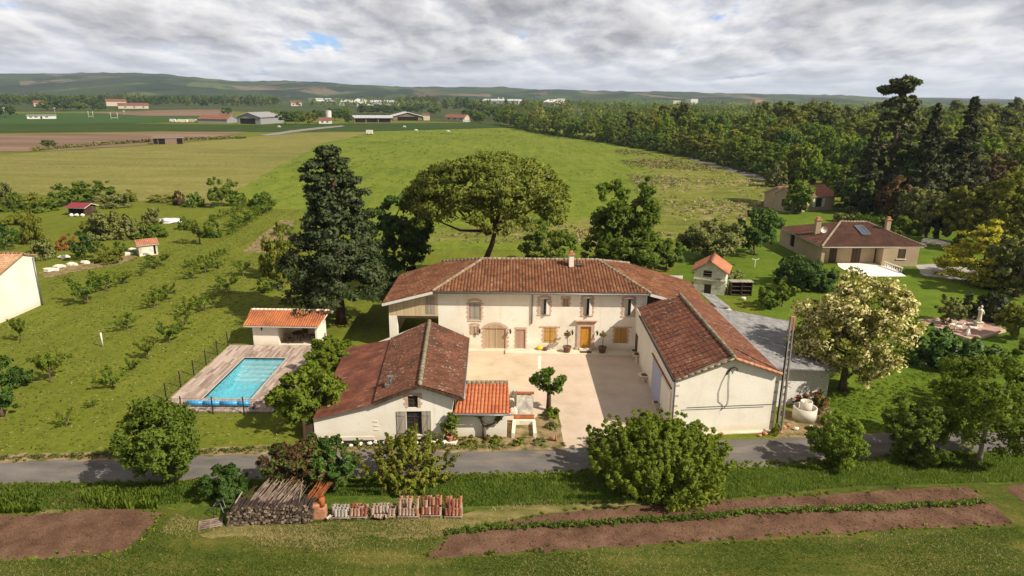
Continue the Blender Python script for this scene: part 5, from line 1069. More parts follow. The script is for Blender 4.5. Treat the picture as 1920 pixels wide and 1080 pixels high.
def crown(kind, H, Wd, seed, n):
    """clumps (x, y, z, r) of a crown of height H and width Wd standing on z = 0"""
    r = np.random.default_rng(seed); a = Wd / 2
    if kind in ('round', 'tall', 'bush', 'low'):
        zb = {'round': .08, 'tall': .04, 'bush': .0, 'low': .0}[kind] * H; zc = (zb + H) / 2; hz_ = (H - zb) / 2
        if kind == 'low': zc, hz_ = H * .30, H * .70
        nl = int(min(26, 9 + n / 14)); dl = unit(sph(nl, r) + r.normal(size=(nl, 3)) * .16); sc_ = np.array([a, a, hz_])
        if kind in ('bush', 'low'): dl[:, 2] = np.where(dl[:, 2] < -.3, dl[:, 2] * .5, dl[:, 2]); dl = unit(dl)
        cl_ = dl * r.uniform(.48, .74, (nl, 1)) * sc_; rl = r.uniform(.24, .44, nl)
        w_ = rl ** 1.7; pick = r.choice(nl, n, p=w_ / w_.sum()); dd_ = unit(r.normal(size=(n, 3)) + dl[pick] * 1.0 + np.array([0, 0, .15]))
        c = cl_[pick] + dd_ * (rl[pick] * r.uniform(.55, 1.06, n))[:, None] * sc_ * np.array([1, 1, max(.8, min(1.1, a / hz_))]) + np.array([0, 0, zc])
        fill = r.random(n) < .12; c[fill] = (c[fill] - [0, 0, zc]) * r.uniform(.2, .6, (fill.sum(), 1)) + [0, 0, zc]
        st_ = r.random(n) < .09; c[st_] = (c[st_] - [0, 0, zc]) * r.uniform(1.08, 1.24, (st_.sum(), 1)) + [0, 0, zc]
        c[:, 2] = np.clip(c[:, 2], (.07 if kind in ('bush', 'low') else .10) * H, None)
        rad_ = max(Wd, .55 * H) * r.uniform(.04, .10, n) * (1.3 if n < 50 else 1.0); rad_[st_] *= .6
    elif kind == 'spiky':
        d = sph(n, r); d[:, 2] = np.abs(d[:, 2]); f = r.uniform(.6, 1.0, n); lob = unit(r.normal(size=(16, 3))); lob[:, 2] = np.abs(lob[:, 2]); f = f * (.70 + .34 * np.max(np.clip(d @ lob.T, 0, 1) ** 8, 1)); c = d * f[:, None] * np.array([a, a, H * .66]); c[:, 2] = c[:, 2] + .05 * H
        rad_ = Wd * r.uniform(.022, .05, n)
        e = []
        for k in range(int(n * .45)):
            t_ = r.uniform(0, 6.28); q = r.uniform(.1, 1.0); b = np.array([math.cos(t_) * a * q, math.sin(t_) * a * q, H * .60 * math.sqrt(max(.05, 1 - q * q * .85))])
            o_ = unit(np.array([math.cos(t_) * q * .7, math.sin(t_) * q * .7, 1.0])); L = r.uniform(.12, .40) * H
            for s_ in (.3, .65, 1.0): e.append([*(b + o_ * L * s_), Wd * .024 * (1.25 - s_ * .6)])
        return np.vstack([np.column_stack([c, rad_]), np.array(e)])
    elif kind == 'umbrella':
        q = np.sqrt(r.random(n)); th = r.uniform(0, 6.283, n); z0 = .625 * H; lay = r.random(n)
        edge = 1 + .07 * np.sin(3 * th + seed) + .06 * np.sin(7 * th); x = q * np.cos(th) * a * edge; y = q * np.sin(th) * a * edge
        dome = z0 + (H - z0) * np.clip(1 - (q * .97) ** 2.7, 0, 1) ** .60; z = np.where(lay < .66, dome - r.uniform(0, .05, n) * H, z0 - .03 * H + (H - z0) * (.10 + .50 * (1 - q ** 2)) * (.55 + .45 * r.random(n)))
        c = np.column_stack([x, y, z]); rad_ = Wd * r.uniform(.042, .075, n)
    elif kind in ('fir', 'cedar', 'spire'):
        c = []; 
        for k in range(n):
            f = (k + .5) / n; f = f ** (1.15 if kind != 'spire' else 1.0)
            if kind == 'fir': pr = np.interp(f, [0, .10, .22, .40, .52, .62, .75, .88, 1.0], [.60, .98, 1.0, .84, .58, .54, .52, .42, .12])
            elif kind == 'spire': pr = (1 - f) ** 1.05 * (.92 + .20 * math.cos(f * 44)) + .03
            else: pr = np.interp(f, [0, .15, .35, .6, .8, 1.0], [.9, 1.0, .9, .62, .45, .12])
            th = r.uniform(0, 6.283); q = math.sqrt(r.uniform(.25, 1.0)) * (1 + .16 * math.sin(3 * th + 11 * f) + .14 * math.sin(5 * th - 23 * f)); z = H * (.10 + .90 * f); z = z if kind != 'fir' else H * (round((z / H) * 15 + .35 * math.sin(2 * th)) / 15) + r.normal(0, .010) * H
            c.append([math.cos(th) * a * pr * q, math.sin(th) * a * pr * q, z - .05 * H * q * pr])
        c = np.array(c); rad_ = Wd * r.uniform(.055, .10, n)
        if kind == 'cedar': c[:, 2] = np.round(c[:, 2] / (H * .13)) * H * .13 + r.normal(0, .012 * H, n) + .03 * H
        rad_ *= np.clip(1.25 - c[:, 2] / H * (.6 if kind != 'spire' else 1.0), .28, 1.2)
    elif kind == 'flat':                     # high flat topped cedar
        c = []; L = [(1.0, .26, 30), (.95, .36, 36), (.87, .40, 20), (.77, .44, 16), (.67, .36, 18), (.55, .60, 34), (.45, .75, 40), (.34, .9, 46), (.22, 1.0, 46), (.12, .9, 36)]
        for z, w_, m_ in L:
            cx, cy = r.uniform(-.10, .10, 2) * Wd
            for k in range(int(m_ * n / 340)): th = r.uniform(0, 6.283); q = math.sqrt(r.random()); c.append([cx + a * w_ * q * math.cos(th), cy + a * w_ * q * math.sin(th), H * z - .06 * H * q * q * (1 if z < .9 else .6) + r.normal(0, .008) * H])
        c = np.array(c); rad_ = Wd * r.uniform(.045, .075, len(c))
    elif kind == 'open':                     # small spreading fruit tree
        c = []; nb = 6
        for b in range(nb):
            th = b * 6.283 / nb + r.uniform(-.4, .4); el = r.uniform(.35, 1.1); L = r.uniform(.75, 1.0)
            for s_ in np.linspace(.35, 1, max(2, n // nb)):
                c.append([math.cos(th) * a * L * s_ * math.cos(el) * 1.25 + r.normal(0, .07) * a, math.sin(th) * a * L * s_ * math.cos(el) * 1.25 + r.normal(0, .07) * a, H * (.28 + .68 * L * s_ * math.sin(el) / math.sin(1.1)) + r.normal(0, .03) * H])
        c = np.array(c); rad_ = Wd * r.uniform(.06, .10, len(c))
    c = c + r.normal(size=c.shape) * Wd * .012
    return np.column_stack([c, rad_])
def trunk_mb(kind, H, Wd, K, seed, rt, nb=9):
    r = random.Random(seed); mb = MB(); top = {'umbrella': .50, 'fir': .93, 'spire': .9, 'flat': .96, 'cedar': .9, 'open': .26, 'round': .42, 'tall': .7, 'bush': .2, 'spiky': .15, 'low': .2}[kind] * H
    P = []; m_ = 5; lean = .05 * H if kind == 'umbrella' else .02 * H
    for i in range(m_ + 1): f = i / m_; P.append(np.array([r.uniform(-.3, .3) * lean * f + (lean * .4 * f - 1.35 * (1 - f) if kind == 'umbrella' else 0), r.uniform(-.5, .5) * lean * f, top * f]))
    mb.tube(P, [rt * (1.35 if i == 0 else 1 - .55 * i / m_ * (1.5 if top > .8 * H else 1)) for i in range(m_ + 1)], 9)
    if kind in ('bush', 'spiky', 'low'): nb = 7
    idx = list(range(len(K))); r.shuffle(idx)
    for k in idx[:nb * (2 if kind in ('umbrella', 'open') else 1)]:
        e = K[k, :3]; f = 1.0 if kind in ('umbrella', 'open', 'bush', 'spiky', 'low') else min(.97, max(.35, (e[2] * .9) / top)) if top > .5 * H else r.uniform(.7, 1)
        s = P[-1] * f if f < 1 else P[-1]; mid = s + (e - s) * .5 + np.array([0, 0, (-.05 if kind == 'umbrella' else .04) * H]); rb = rt * (.42 if kind != 'umbrella' else .44)
        mb.tube([s, mid, e], [rb, rb * .6, rb * .18], 6, caps=False)
    return mb
# leaf colours
LC = {}
def L_(k, *a, **kw): LC[k] = leafmat(k, *a, **kw)
L_('fir_needles', (.011, .021, .010), (.026, .039, .017), (.048, .060, .026), trans=.10)
L_('umbrella_pine_needles', (.034, .056, .009), (.078, .100, .014), (.125, .140, .024), trans=.15)
L_('dark_leaves', (.013, .035, .008), (.031, .070, .011), (.062, .105, .018), trans=.2)
L_('mid_leaves', (.024, .058, .008), (.060, .112, .012), (.105, .160, .022), trans=.30)
L_('bright_leaves', (.040, .078, .008), (.090, .142, .012), (.150, .198, .024), trans=.35)
L_('yellow_leaves', (.055, .075, .010), (.105, .125, .016), (.165, .170, .028), trans=.28)
L_('olive_leaves', (.040, .056, .018), (.080, .096, .034), (.135, .142, .066), trans=.15)
L_('gold_needles', (.11, .10, .008), (.25, .225, .012), (.37, .32, .02), trans=.22)
L_('copper_leaves', (.030, .018, .011), (.062, .036, .018), (.095, .062, .026), trans=.18)
L_('rust_leaves', (.10, .040, .014), (.17, .075, .025), trans=.2)
L_('spruce_needles', (.014, .020, .009), (.030, .040, .015), (.060, .064, .024), trans=.10)
L_('poplar_leaves', (.038, .060, .012), (.080, .105, .020), (.130, .145, .034), trans=.25)
L_('blossom', (.26, .23, .07), (.48, .41, .18), (.62, .55, .30), trans=.22)
L_('citrus_leaves', (.040, .080, .006), (.085, .145, .010), (.16, .20, .03), trans=.3)
L_('laurel_leaves', (.012, .040, .010), (.030, .080, .018), (.075, .130, .04), trans=.12, rough=.4)
L_('red_flowers', (.45, .02, .02), (.65, .05, .06)); L_('pink_flowers', (.55, .04, .16), (.70, .12, .25)); L_('topiary_leaves', (.10, .075, .03), (.20, .14, .055))
L_('grass_blades', (.045, .078, .010), (.080, .122, .014), (.14, .165, .03), trans=.4); L_('dry_blades', (.20, .15, .06), (.30, .23, .10), (.40, .31, .15), trans=.2)
L_('crop_leaves', (.030, .075, .012), (.060, .120, .018), (.10, .165, .03), trans=.25)
L_('dry_brush', (.17, .13, .065), (.26, .20, .11), (.14, .15, .04), trans=.15)
PROTO = {}
def make_tree(name, label, cat, kind, loc, H, Wd, leaf, seed=1, n=90, per=60, size=.2, bark='bark', rt=None, group=None, extra=None, trunk=True, soft=.62, zs=.85, nb=9, cut=None, droop=0.0, lng=1.0):
    t_ = thing(name, label, cat, loc, group=group)
    K = crown(kind, H, Wd, seed, n)
    if cut is not None: K = np.array([k for k in K if cut(k)])
    V, N = leaf_cloud(K, per, size, seed, zs, soft, droop, lng)
    o = bpy.data.objects.new('crown', np_quads('crown', V, N, LC[leaf])); link(o, t_)
    if extra:                               # second leaf kind (blossom, flowers, new shoots) on the outer clumps
        lf, frac, m2, s2 = extra; r = np.random.default_rng(seed + 5); w_ = K[:, 2] / H + .35 * (K[:, 0] / (Wd / 2)); K2 = K[(r.random(len(K)) < frac)].copy(); ctr = K[:, :3].mean(0)
        K2[:, :3] = ctr + (K2[:, :3] - ctr) * 1.04; V, N = leaf_cloud(K2, m2, s2, seed + 9, zs, soft); link(bpy.data.objects.new('blossom', np_quads('blossom', V, N, LC[lf])), t_)
    if trunk:
        mb = trunk_mb(kind, H, Wd, K, seed, rt or .018 * H + .05, nb); c_ = mb.build('trunk', M[bark]); c_.parent = t_; KIDS.setdefault(t_.name, []).append(c_)
    return t_
def place(px, py, top, wpx, dy=0.0):
    """ground point below a pixel, with height and width read off the picture there"""
    p = G(px, py); p[1] += dy; H = Y(px, top, p[1])[2]; return p, H, wpx * depth(p + (0, 0, H * .5)) / F
def place2(px, py, top, wpx, back):
    """the same for a crown that reaches the ground: the pixel is the near rim of the crown, the stem stands behind it"""
    p = G(px, py); d = p[:2] / np.linalg.norm(p[:2]); p[:2] += d * back; H = Y(px, top, p[1])[2]; return p, H, wpx * depth(p + (0, 0, H * .5)) / F
def T(px, py, top, wpx, kind, leaf, label, name='tree', cat='tree', **kw):
    p, H, Wd = place(px, py, top, wpx); sh_ = {'low': .62, 'bush': .62, 'spiky': .62, 'round': .30, 'tall': .30}.get(kind, 0) * (1 if kw.get('cut') is None else 0)
    if sh_: p, H, Wd = place2(px, py, top, wpx, sh_ * Wd / 2); H *= .98; Wd *= .96
    return make_tree(name, label, cat, kind, p, H, Wd, leaf, **kw)
# --- the big trees round the house
T(640, 606, 281, 198, 'fir', 'fir_needles', 'tall dark fir tree between the pool house and the farmhouse', 'fir_tree', seed=12, n=560, per=80, size=.19, bark='redbark', rt=.42, zs=.55, nb=26, soft=.7, cut=lambda k: k[2] > 3.4 or (k[0] < -1.5 and k[2] > 2.2))
T(742, 545, 350, 142, 'tall', 'dark_leaves', 'dark green broadleaf tree squeezed between the fir and the umbrella pine', 'broadleaf_tree', seed=3, n=130, per=75, size=.24)
pine_p = np.array([-3.4, 73.0, 0.]); Hp = Y(905, 281, 73.0)[2]
make_tree('umbrella_pine', 'great umbrella pine with spreading flat crown behind the farmhouse roof', 'tree', 'umbrella', pine_p + (.95, 0, 0), Hp * .945, 300 * 71 / F, 'umbrella_pine_needles', seed=5, n=520, per=85, size=.17, bark='redbark', rt=.50, zs=.55, soft=.7, nb=9, lng=1.3)
for (px, top, w_, sd, dx) in ((1142, 322, 112, 21, 0),):
    pass
q = G(1165, 520); q = np.array([q[0], 78.0, 0]); Hq = Y(1150, 324, 78.)[2]
twin = thing('twin_topped_tree', 'tall bright green tree with two tops behind the right end of the farmhouse', 'tree', (Y(1165, 500, 78.)[0], 78.0, 0))
Ks = []
for (px, top, bot, w_, sd) in ((1147, 324, 500, 78, 1), (1200, 336, 500, 66, 2), (1160, 415, 520, 150, 3)):
    Ht = Y(px, top, 78.)[2]; Wt = w_ * 78 / F; k = crown('tall', Ht, Wt, sd, 130); k[:, 0] += Y(px, 450, 78.)[0] - twin.location[0]; Ks.append(k)
K = np.vstack(Ks); V, N = leaf_cloud(K, 75, .22, 4); link(bpy.data.objects.new('crown', np_quads('crown', V, N, LC['mid_leaves'])), twin)
c_ = trunk_mb('tall', Hq, 8, K, 3, .3).build('trunk', M['bark']); c_.parent = twin
T(1025, 505, 414, 124, 'round', 'mid_leaves', 'round green tree just behind the farmhouse chimney', 'round_tree', seed=7, n=85, per=70, size=.22)
T(1248, 512, 445, 75, 'bush', 'mid_leaves', 'bushy green shrub behind the right roof of the farmhouse', 'shrub', 'shrub', seed=8, n=70, per=70, size=.22)
T(1225, 505, 452, 60, 'bush', 'bright_leaves', 'light green shrub behind the right end of the farmhouse roof', 'shrub', 'shrub', seed=9, n=60, per=60, size=.2)
T(1337, 488, 414, 128, 'round', 'olive_leaves', 'broad dull olive coloured tree behind the dovecote', 'broad_tree', seed=10, n=120, per=75, size=.24, cut=lambda k: True)
T(1412, 481, 386, 96, 'round', 'dark_leaves', 'dark round tree with bare stem left of the bungalow', 'round_tree', seed=11, n=110, per=70, size=.24, rt=.2)
T(1508, 546, 476, 118, 'low', 'dark_leaves', 'dense dark green rounded bush in front of the bungalow', 'bush', 'bush', seed=13, n=120, per=75, size=.2)
T(1440, 580, 536, 54, 'round', 'mid_leaves', 'small green fruit tree on the lawn right of the dovecote', 'fruit_tree', seed=14, n=40, per=50, size=.16)
T(1466, 576, 527, 44, 'round', 'bright_leaves', 'small pale leaved tree beside the dark bush', 'fruit_tree', seed=15, n=34, per=45, size=.16, bark='palebark')
T(1577, 742, 508, 214, 'round', 'yellow_leaves', 'large locust tree covered in cream blossom beside the lean-to shed', 'locust_tree', seed=16, n=330, per=40, size=.16, rt=.30, extra=('blossom', .85, 62, .135), nb=18)
T(1345, 522, 494, 90, 'low', 'olive_leaves', 'low grey green bush behind the dovecote', 'bush', 'bush', seed=17, n=60, per=50, size=.18)
T(1365, 545, 532, 22, 'low', 'bright_leaves', 'small bright bush between dovecote and hutch rack', 'bush', 'bush', seed=171, n=20, per=45, size=.12, trunk=False)
# golden cedars
T(1838, 525, 424, 150, 'cedar', 'gold_needles', 'golden yellow cedar with layered branches beside the grey driveway', 'golden_cedar', seed=18, n=230, per=60, size=.19, zs=.35, rt=.25)
T(1880, 542, 488, 96, 'cedar', 'yellow_leaves', 'smaller duller green cedar standing in front of the golden cedar', 'golden_cedar', seed=19, n=220, per=60, size=.2, zs=.35, rt=.25)
T(1779, 612, 556, 62, 'round', 'olive_leaves', 'small grey olive tree at the edge of the red paved garden bed', 'olive_tree', seed=20, n=70, per=50, size=.13, bark='palebark')
T(1855, 605, 543, 98, 'low', 'spruce_needles', 'dark clipped round bush behind the garden statue', 'bush', 'bush', seed=21, n=110, per=70, size=.16)
T(1735, 690, 612, 110, 'low', 'laurel_leaves', 'glossy dark laurel bush right of the blossoming locust', 'laurel_bush', 'bush', seed=22, n=110, per=70, size=.17)
T(1800, 702, 632, 130, 'low', 'laurel_leaves', 'glossy laurel bush below the red paved garden bed', 'laurel_bush', 'bush', seed=23, n=120, per=70, size=.17)
T(1850, 690, 650, 70, 'low', 'mid_leaves', 'lower bush at the right end of the laurels', 'laurel_bush', 'bush', seed=24, n=60, per=60, size=.16)
# trees along the right of the road
T(1560, 882, 775, 116, 'round', 'citrus_leaves', 'light green feathery young tree on the verge below the concrete ring', 'young_tree', seed=25, n=190, per=60, size=.09, rt=.07)
T(1702, 868, 745, 130, 'round', 'mid_leaves', 'green pear tree on the verge in the middle of the right roadside trees', 'pear_tree', seed=26, n=240, per=65, size=.10, rt=.10)
T(1835, 862, 672, 185, 'round', 'bright_leaves', 'large spreading tree with forked pale trunk on the right verge', 'spreading_tree', seed=27, n=340, per=70, size=.11, rt=.16, bark='palebark', cut=lambda k: k[2] > 1.5)
T(1925, 790, 630, 120, 'round', 'mid_leaves', 'green tree cut by the right edge of the picture above the road', 'edge_tree', seed=28, n=130, per=70, size=.17)
T(1905, 640, 560, 80, 'round', 'yellow_leaves', 'loose yellow green tree at the right edge by the garden bed', 'edge_tree', seed=29, n=90, per=60, size=.18)
# foreground shrubs along the road
T(1226, 940, 792, 256, 'spiky', 'bright_leaves', 'big cherry laurel like bush with upright shoots in front of the barn', 'big_bush', 'bush', seed=30, n=900, per=34, size=.09, lng=1.3)
T(312, 918, 742, 162, 'tall', 'mid_leaves', 'leafy green tree on the verge at the left of the road', 'roadside_tree', seed=31, n=320, per=70, size=.10, rt=.12)
T(560, 938, 828, 140, 'bush', 'copper_leaves', 'reddish brown leaved shrub behind the woodpile', 'shrub', 'shrub', seed=32, n=150, per=60, size=.10, extra=('dark_leaves', .6, 40, .10))
T(628, 935, 825, 100, 'bush', 'dark_leaves', 'dark green shrub right of the reddish shrub', 'shrub', 'shrub', seed=33, n=120, per=60, size=.10, extra=('copper_leaves', .3, 30, .09))
T(768, 925, 812, 158, 'spiky', 'yellow_leaves', 'loose brownish green shrub above the tile pallets', 'shrub', 'shrub', seed=34, n=150, per=36, size=.10, extra=('copper_leaves', .3, 26, .09))
T(425, 948, 876, 90, 'bush', 'dark_leaves', 'dark green bush left of the woodpile', 'shrub', 'shrub', seed=35, n=110, per=60, size=.10)
T(5, 785, 660, 78, 'tall', 'dark_leaves', 'dark leaved tree cut by the left edge above the road', 'edge_tree', seed=36, n=90, per=60, size=.15)
T(40, 730, 690, 52, 'bush', 'dark_leaves', 'dark bush beside the tree at the left edge', 'shrub', 'shrub', seed=37, n=60, per=55, size=.14)
# fig and hedge by the pool
T(583, 800, 690, 138, 'round', 'citrus_leaves', 'broad fig tree between the pool fence and the rusty roof', 'fig_tree', seed=38, n=150, per=55, size=.17, bark='palebark', rt=.12, cut=lambda k: k[2] > .5)
T(617, 712, 634, 80, 'bush', 'bright_leaves', 'light green hedge bush behind the fig tree', 'hedge_bush', 'bush', seed=39, n=100, per=60, size=.15)
T(640, 668, 640, 70, 'low', 'bright_leaves', 'low hedge bush beside the pool house corner', 'hedge_bush', 'bush', seed=40, n=70, per=60, size=.14)
# courtyard tree with pollarded head, grass ring
yt = thing('pollarded_tree', 'small pollarded mulberry with leafy heads in the courtyard', 'tree', G(1028, 770)); yp_ = np.array(yt.location)
Ks = []; mb = MB(); stem = [np.zeros(3), np.array([.02, 0, 1.0]), np.array([0, 0, 1.75])]; mb.tube(stem, [.20, .16, .15], 9)
for px, py, r_ in ((1008, 707, .42), (1022, 700, .40), (1032, 695, .35), (1003, 715, .36), (1017, 722, .46), (1034, 728, .46), (1047, 716, .42), (1054, 710, .36), (1046, 728, .40), (998, 712, .26), (1026, 714, .34)):
    e = Y(px, py, yp_[1] + rng.uniform(-.5, .5)) - yp_; Ks.append([*e, r_]); mb.tube([stem[-1], stem[-1] * .5 + e * .5 + (0, 0, -.1), e], [.10, .07, .05], 6)
V, N = leaf_cloud(np.array(Ks), 110, .15, 41); link(bpy.data.objects.new('crown', np_quads('crown', V, N, LC['mid_leaves'])), yt); c_ = mb.build('trunk', M['redbark']); c_.parent = yt
# gnarled vine stump by the annexe and climbing rose
gv = thing('gnarled_tree', 'gnarled pruned tree with bare twisted limbs in front of the annexe', 'tree', G(908, 822)); gp = np.array(gv.location); mb = MB()
E3 = [Y(px, py, gp[1]) - gp for px, py in ((908, 800), (900, 780), (897, 777), (925, 795), (936, 783), (932, 788))]
mb.tube([np.zeros(3), E3[0]], [.16, .12], 8); mb.tube([E3[0], E3[1] + (.0, 0, -.1), E3[2]], [.11, .08, .06], 7); mb.tube([E3[0], E3[3], E3[4]], [.10, .07, .06], 7); c_ = mb.build('trunk', M['bark']); c_.parent = gv
V, N = leaf_cloud(np.array([[*E3[2], .30], [*(E3[1] + (.15, 0, .1)), .25], [*E3[4], .22], [*(E3[5]), .16]]), 70, .11, 43); link(bpy.data.objects.new('crown', np_quads('crown', V, N, LC['bright_leaves'])), gv)
cr = thing('climbing_rose', 'climbing rose with pink flowers on the corner of the old outbuilding', 'climbing plant', G(846, 828)); cp_ = np.array(cr.location); Ks = []
for px, py, r_ in ((846, 780, .30), (842, 792, .34), (850, 795, .33), (838, 806, .36), (848, 808, .36), (852, 818, .30), (843, 820, .34), (832, 800, .28), (855, 784, .22)): Ks.append([*(Y(px, py, cp_[1] + .1) - cp_), r_])
Ks = np.array(Ks); V, N = leaf_cloud(Ks, 85, .11, 44); link(bpy.data.objects.new('foliage', np_quads('foliage', V, N, LC['bright_leaves'])), cr)
V, N = leaf_cloud(Ks[3:7] * np.array([1, 1, 1, .6]) + np.array([0, -.25, 0, 0]), 5, .10, 45); link(bpy.data.objects.new('blossom', np_quads('blossom', V, N, LC['pink_flowers'])), cr)
mb = MB(); mb.tube([(0, 0, 0), (.05, 0, .8), (-.05, 0, 1.7)], [.05, .04, .03], 6); c_ = mb.build('stem', M['bark']); c_.parent = cr
for t_, p in TOPI:
    K = crown('round', .75, .75, 46, 26); K[:, 2] += 1.3; V, N = leaf_cloud(K, 40, .06, 46); o = bpy.data.objects.new('crown', np_quads('crown', V, N, LC['topiary_leaves'])); link(o, t_)
def bush_at(px, py, w_, h_, leaf, label, seed, flowers=None, name='bush', cat='bush', size=.10, n=40, per=45):
    p = G(px, py); s = depth(p) / F; return make_tree(name, label, cat, 'low', p, h_, w_ * s, leaf, seed=seed, n=n, per=per, size=size, trunk=False, extra=flowers)
bush_at(1520, 768, 58, 1.3, 'copper_leaves', 'reddish shrub with red roses against the grey blockwork', 50, ('red_flowers', .35, 8, .09), 'rose_bush')
bush_at(1537, 762, 30, 1.5, 'olive_leaves', 'rose bush with bright red flowers at the corner of the lean-to shed', 51, ('red_flowers', .5, 9, .10), 'rose_bush')
bush_at(1455, 815, 18, .9, 'yellow_leaves', 'yellow green weed tuft at the foot of the concrete pole', 52, None, 'weed_tuft', 'plant', n=14)
bush_at(1034, 782, 34, .75, 'bright_leaves', 'bright grass clump round the foot of the pollarded tree', 53, None, 'grass_clump', 'plant', n=30)
bush_at(1034, 802, 26, .35, 'olive_leaves', 'low weeds below the courtyard grass clump', 54, None, 'weed_tuft', 'plant', n=24)
for k, (px, py, w_, h_, lf, lb) in enumerate([(628, 833, 26, .5, 'mid_leaves', 'low green plant at the left end of the black bed'), (672, 832, 18, .4, 'mid_leaves', 'little green plant on the black bed left of the vents'), (752, 832, 24, .6, 'mid_leaves', 'green plant on the black bed below the left shutter'), (772, 826, 14, 1.1, 'bright_leaves', 'upright plant in front of the large window'), (800, 829, 20, 1.0, 'mid_leaves', 'green plant below the right shutter of the large window'), (822, 832, 22, .5, 'mid_leaves', 'low plant left of the climbing rose'), (880, 830, 40, .3, 'yellow_leaves', 'yellow green weeds below the annexe wall'), (925, 828, 46, .3, 'yellow_leaves', 'weeds right of the gnarled tree'), (968, 832, 30, .3, 'yellow_leaves', 'weeds in front of the kerbed bed'), (1010, 831, 30, .3, 'olive_leaves', 'weeds between kerbed bed and clay pot')]):
    bush_at(px, py, w_, h_, lf, lb, 60 + k, None, 'garden_plant', 'plant', n=16, per=40, size=.08)
# ------------------------------------------------------------------ orchard and left garden
ORD = ['first', 'second', 'third', 'fourth', 'fifth', 'sixth', 'seventh', 'eighth', 'ninth', 'tenth', 'eleventh', 'twelfth', 'thirteenth', 'fourteenth', 'fifteenth', 'sixteenth', 'seventeenth', 'eighteenth', 'nineteenth', 'twentieth']
ORD += ['twenty-' + o for o in ORD[:9]] + ['thirtieth'] + ['thirty-' + o for o in ORD[:9]] + ['fortieth'] + ['forty-' + o for o in ORD[:9]] + ['fiftieth'] + ['fifty-' + o for o in ORD[:9]] + ['sixtieth'] + ['sixty-' + o for o in ORD[:9]] + ['seventieth'] + ['seventy-' + o for o in ORD[:9]]
def proto(kind, H, Wd, leaf, seed, n, per, size, bark='bark', rt=None, name='tree', **kw):
    t_ = make_tree(name, None, None, kind, (0, -300, 0), H, Wd, leaf, seed=seed, n=n, per=per, size=size, bark=bark, rt=rt, **kw); t_['unused'] = 1; return [t_, H, Wd, True]
def inst(pr, px, py, top, wpx, label, cat='tree', group=None, rz=None, loc=None, H=None, Wd=None, name=None):
    if loc is None: loc, H, Wd = place(px, py, top, wpx)
    s = (Wd / pr[2], Wd / pr[2], H / pr[1]); rz = rng.uniform(0, 6.28) if rz is None else rz
    if pr[3]:
        pr[3] = False; o = pr[0]; o.location = tuple(map(float, loc)); o.rotation_euler = (0, 0, rz); o.scale = s
        if 'unused' in o: del o['unused']
    else: o = dup(pr[0], loc, rz, s)
    o['label'] = label; o['category'] = cat
    if group: o['group'] = group
    if name: o.name = name
    return o
FR = [proto('open', 2.6, 3.0, 'bright_leaves', 101, 42, 26, .11, name='fruit_tree'), proto('open', 2.6, 3.0, 'mid_leaves', 102, 48, 30, .11, name='fruit_tree'), proto('open', 2.6, 3.0, 'citrus_leaves', 103, 36, 22, .11, name='fruit_tree')]
orch = [ # base x, y, top y, width, description
    (375, 458, 404, 56, 'old fruit tree with stout bare trunk in the upper orchard'), (165, 568, 510, 62, 'leafy fruit tree nearest the neighbouring white gable'), (200, 545, 500, 58, 'leafy fruit tree behind the one nearest the white gable'), (232, 532, 508, 46, 'low fruit tree at the right of the group of three by the garden shed'),
    (297, 500, 472, 50, 'fruit tree in front of the little white garden shed'), (265, 518, 502, 22, 'small sapling on the grass between the sheds'),
    (362, 523, 500, 40, 'fruit tree at the left end of the upper middle row'), (385, 512, 488, 46, 'second fruit tree of the upper middle row'), (408, 502, 476, 46, 'third fruit tree of the upper middle row'), (456, 518, 486, 46, 'fruit tree near the dark fir at the upper right of the orchard'), (428, 545, 514, 48, 'fruit tree below the one near the dark fir'), (385, 582, 545, 56, 'spreading fruit tree left of the fir shadow'),
    (290, 578, 545, 40, 'sparse fruit tree in the middle of the orchard'), (312, 562, 530, 40, 'sparse fruit tree above the middle of the orchard'), (350, 592, 556, 46, 'fruit tree left of the spreading one by the shadow'), (240, 620, 586, 46, 'thin fruit tree above the white post'), (318, 642, 602, 46, 'fruit tree up the slope from the pool corner'), (345, 618, 585, 44, 'fruit tree left of the pool house shadow'),
    (278, 673, 632, 42, 'fruit tree left of the pool deck corner'), (250, 695, 670, 26, 'little sapling in the row left of the pool'), (212, 728, 686, 60, 'spreading fruit tree left of the pool cover'), (95, 716, 652, 58, 'tall leafy fruit tree in the lower left orchard'), (172, 764, 750, 24, 'small round sapling in the lower orchard'), (125, 800, 764, 42, 'nearly bare fruit tree in the lower left orchard'),
    (40, 640, 590, 34, 'young tree with pale stem below the white gable'), (455, 425, 395, 46, 'fruit tree at the foot of the distant vine row'), (440, 432, 408, 40, 'fruit tree left of the distant vine row'), (470, 412, 388, 40, 'fruit tree in the middle of the distant vine row'), (490, 402, 380, 40, 'fruit tree at the top of the distant vine row'), (505, 395, 376, 36, 'last small tree of the distant vine row')]
for k, (px, py, tp, w_, lb) in enumerate(orch): inst(FR[k % 3], px, py, tp, w_, lb, 'fruit tree', 'fruit trees of the orchard')
p = G(193, 650); ob = MB().tube([p, p + (0, 0, 1.35)], .07, 8).build('orchard_post', M['stone'], origin=p); tag(ob, 'short pale post standing in the orchard grass', 'post')
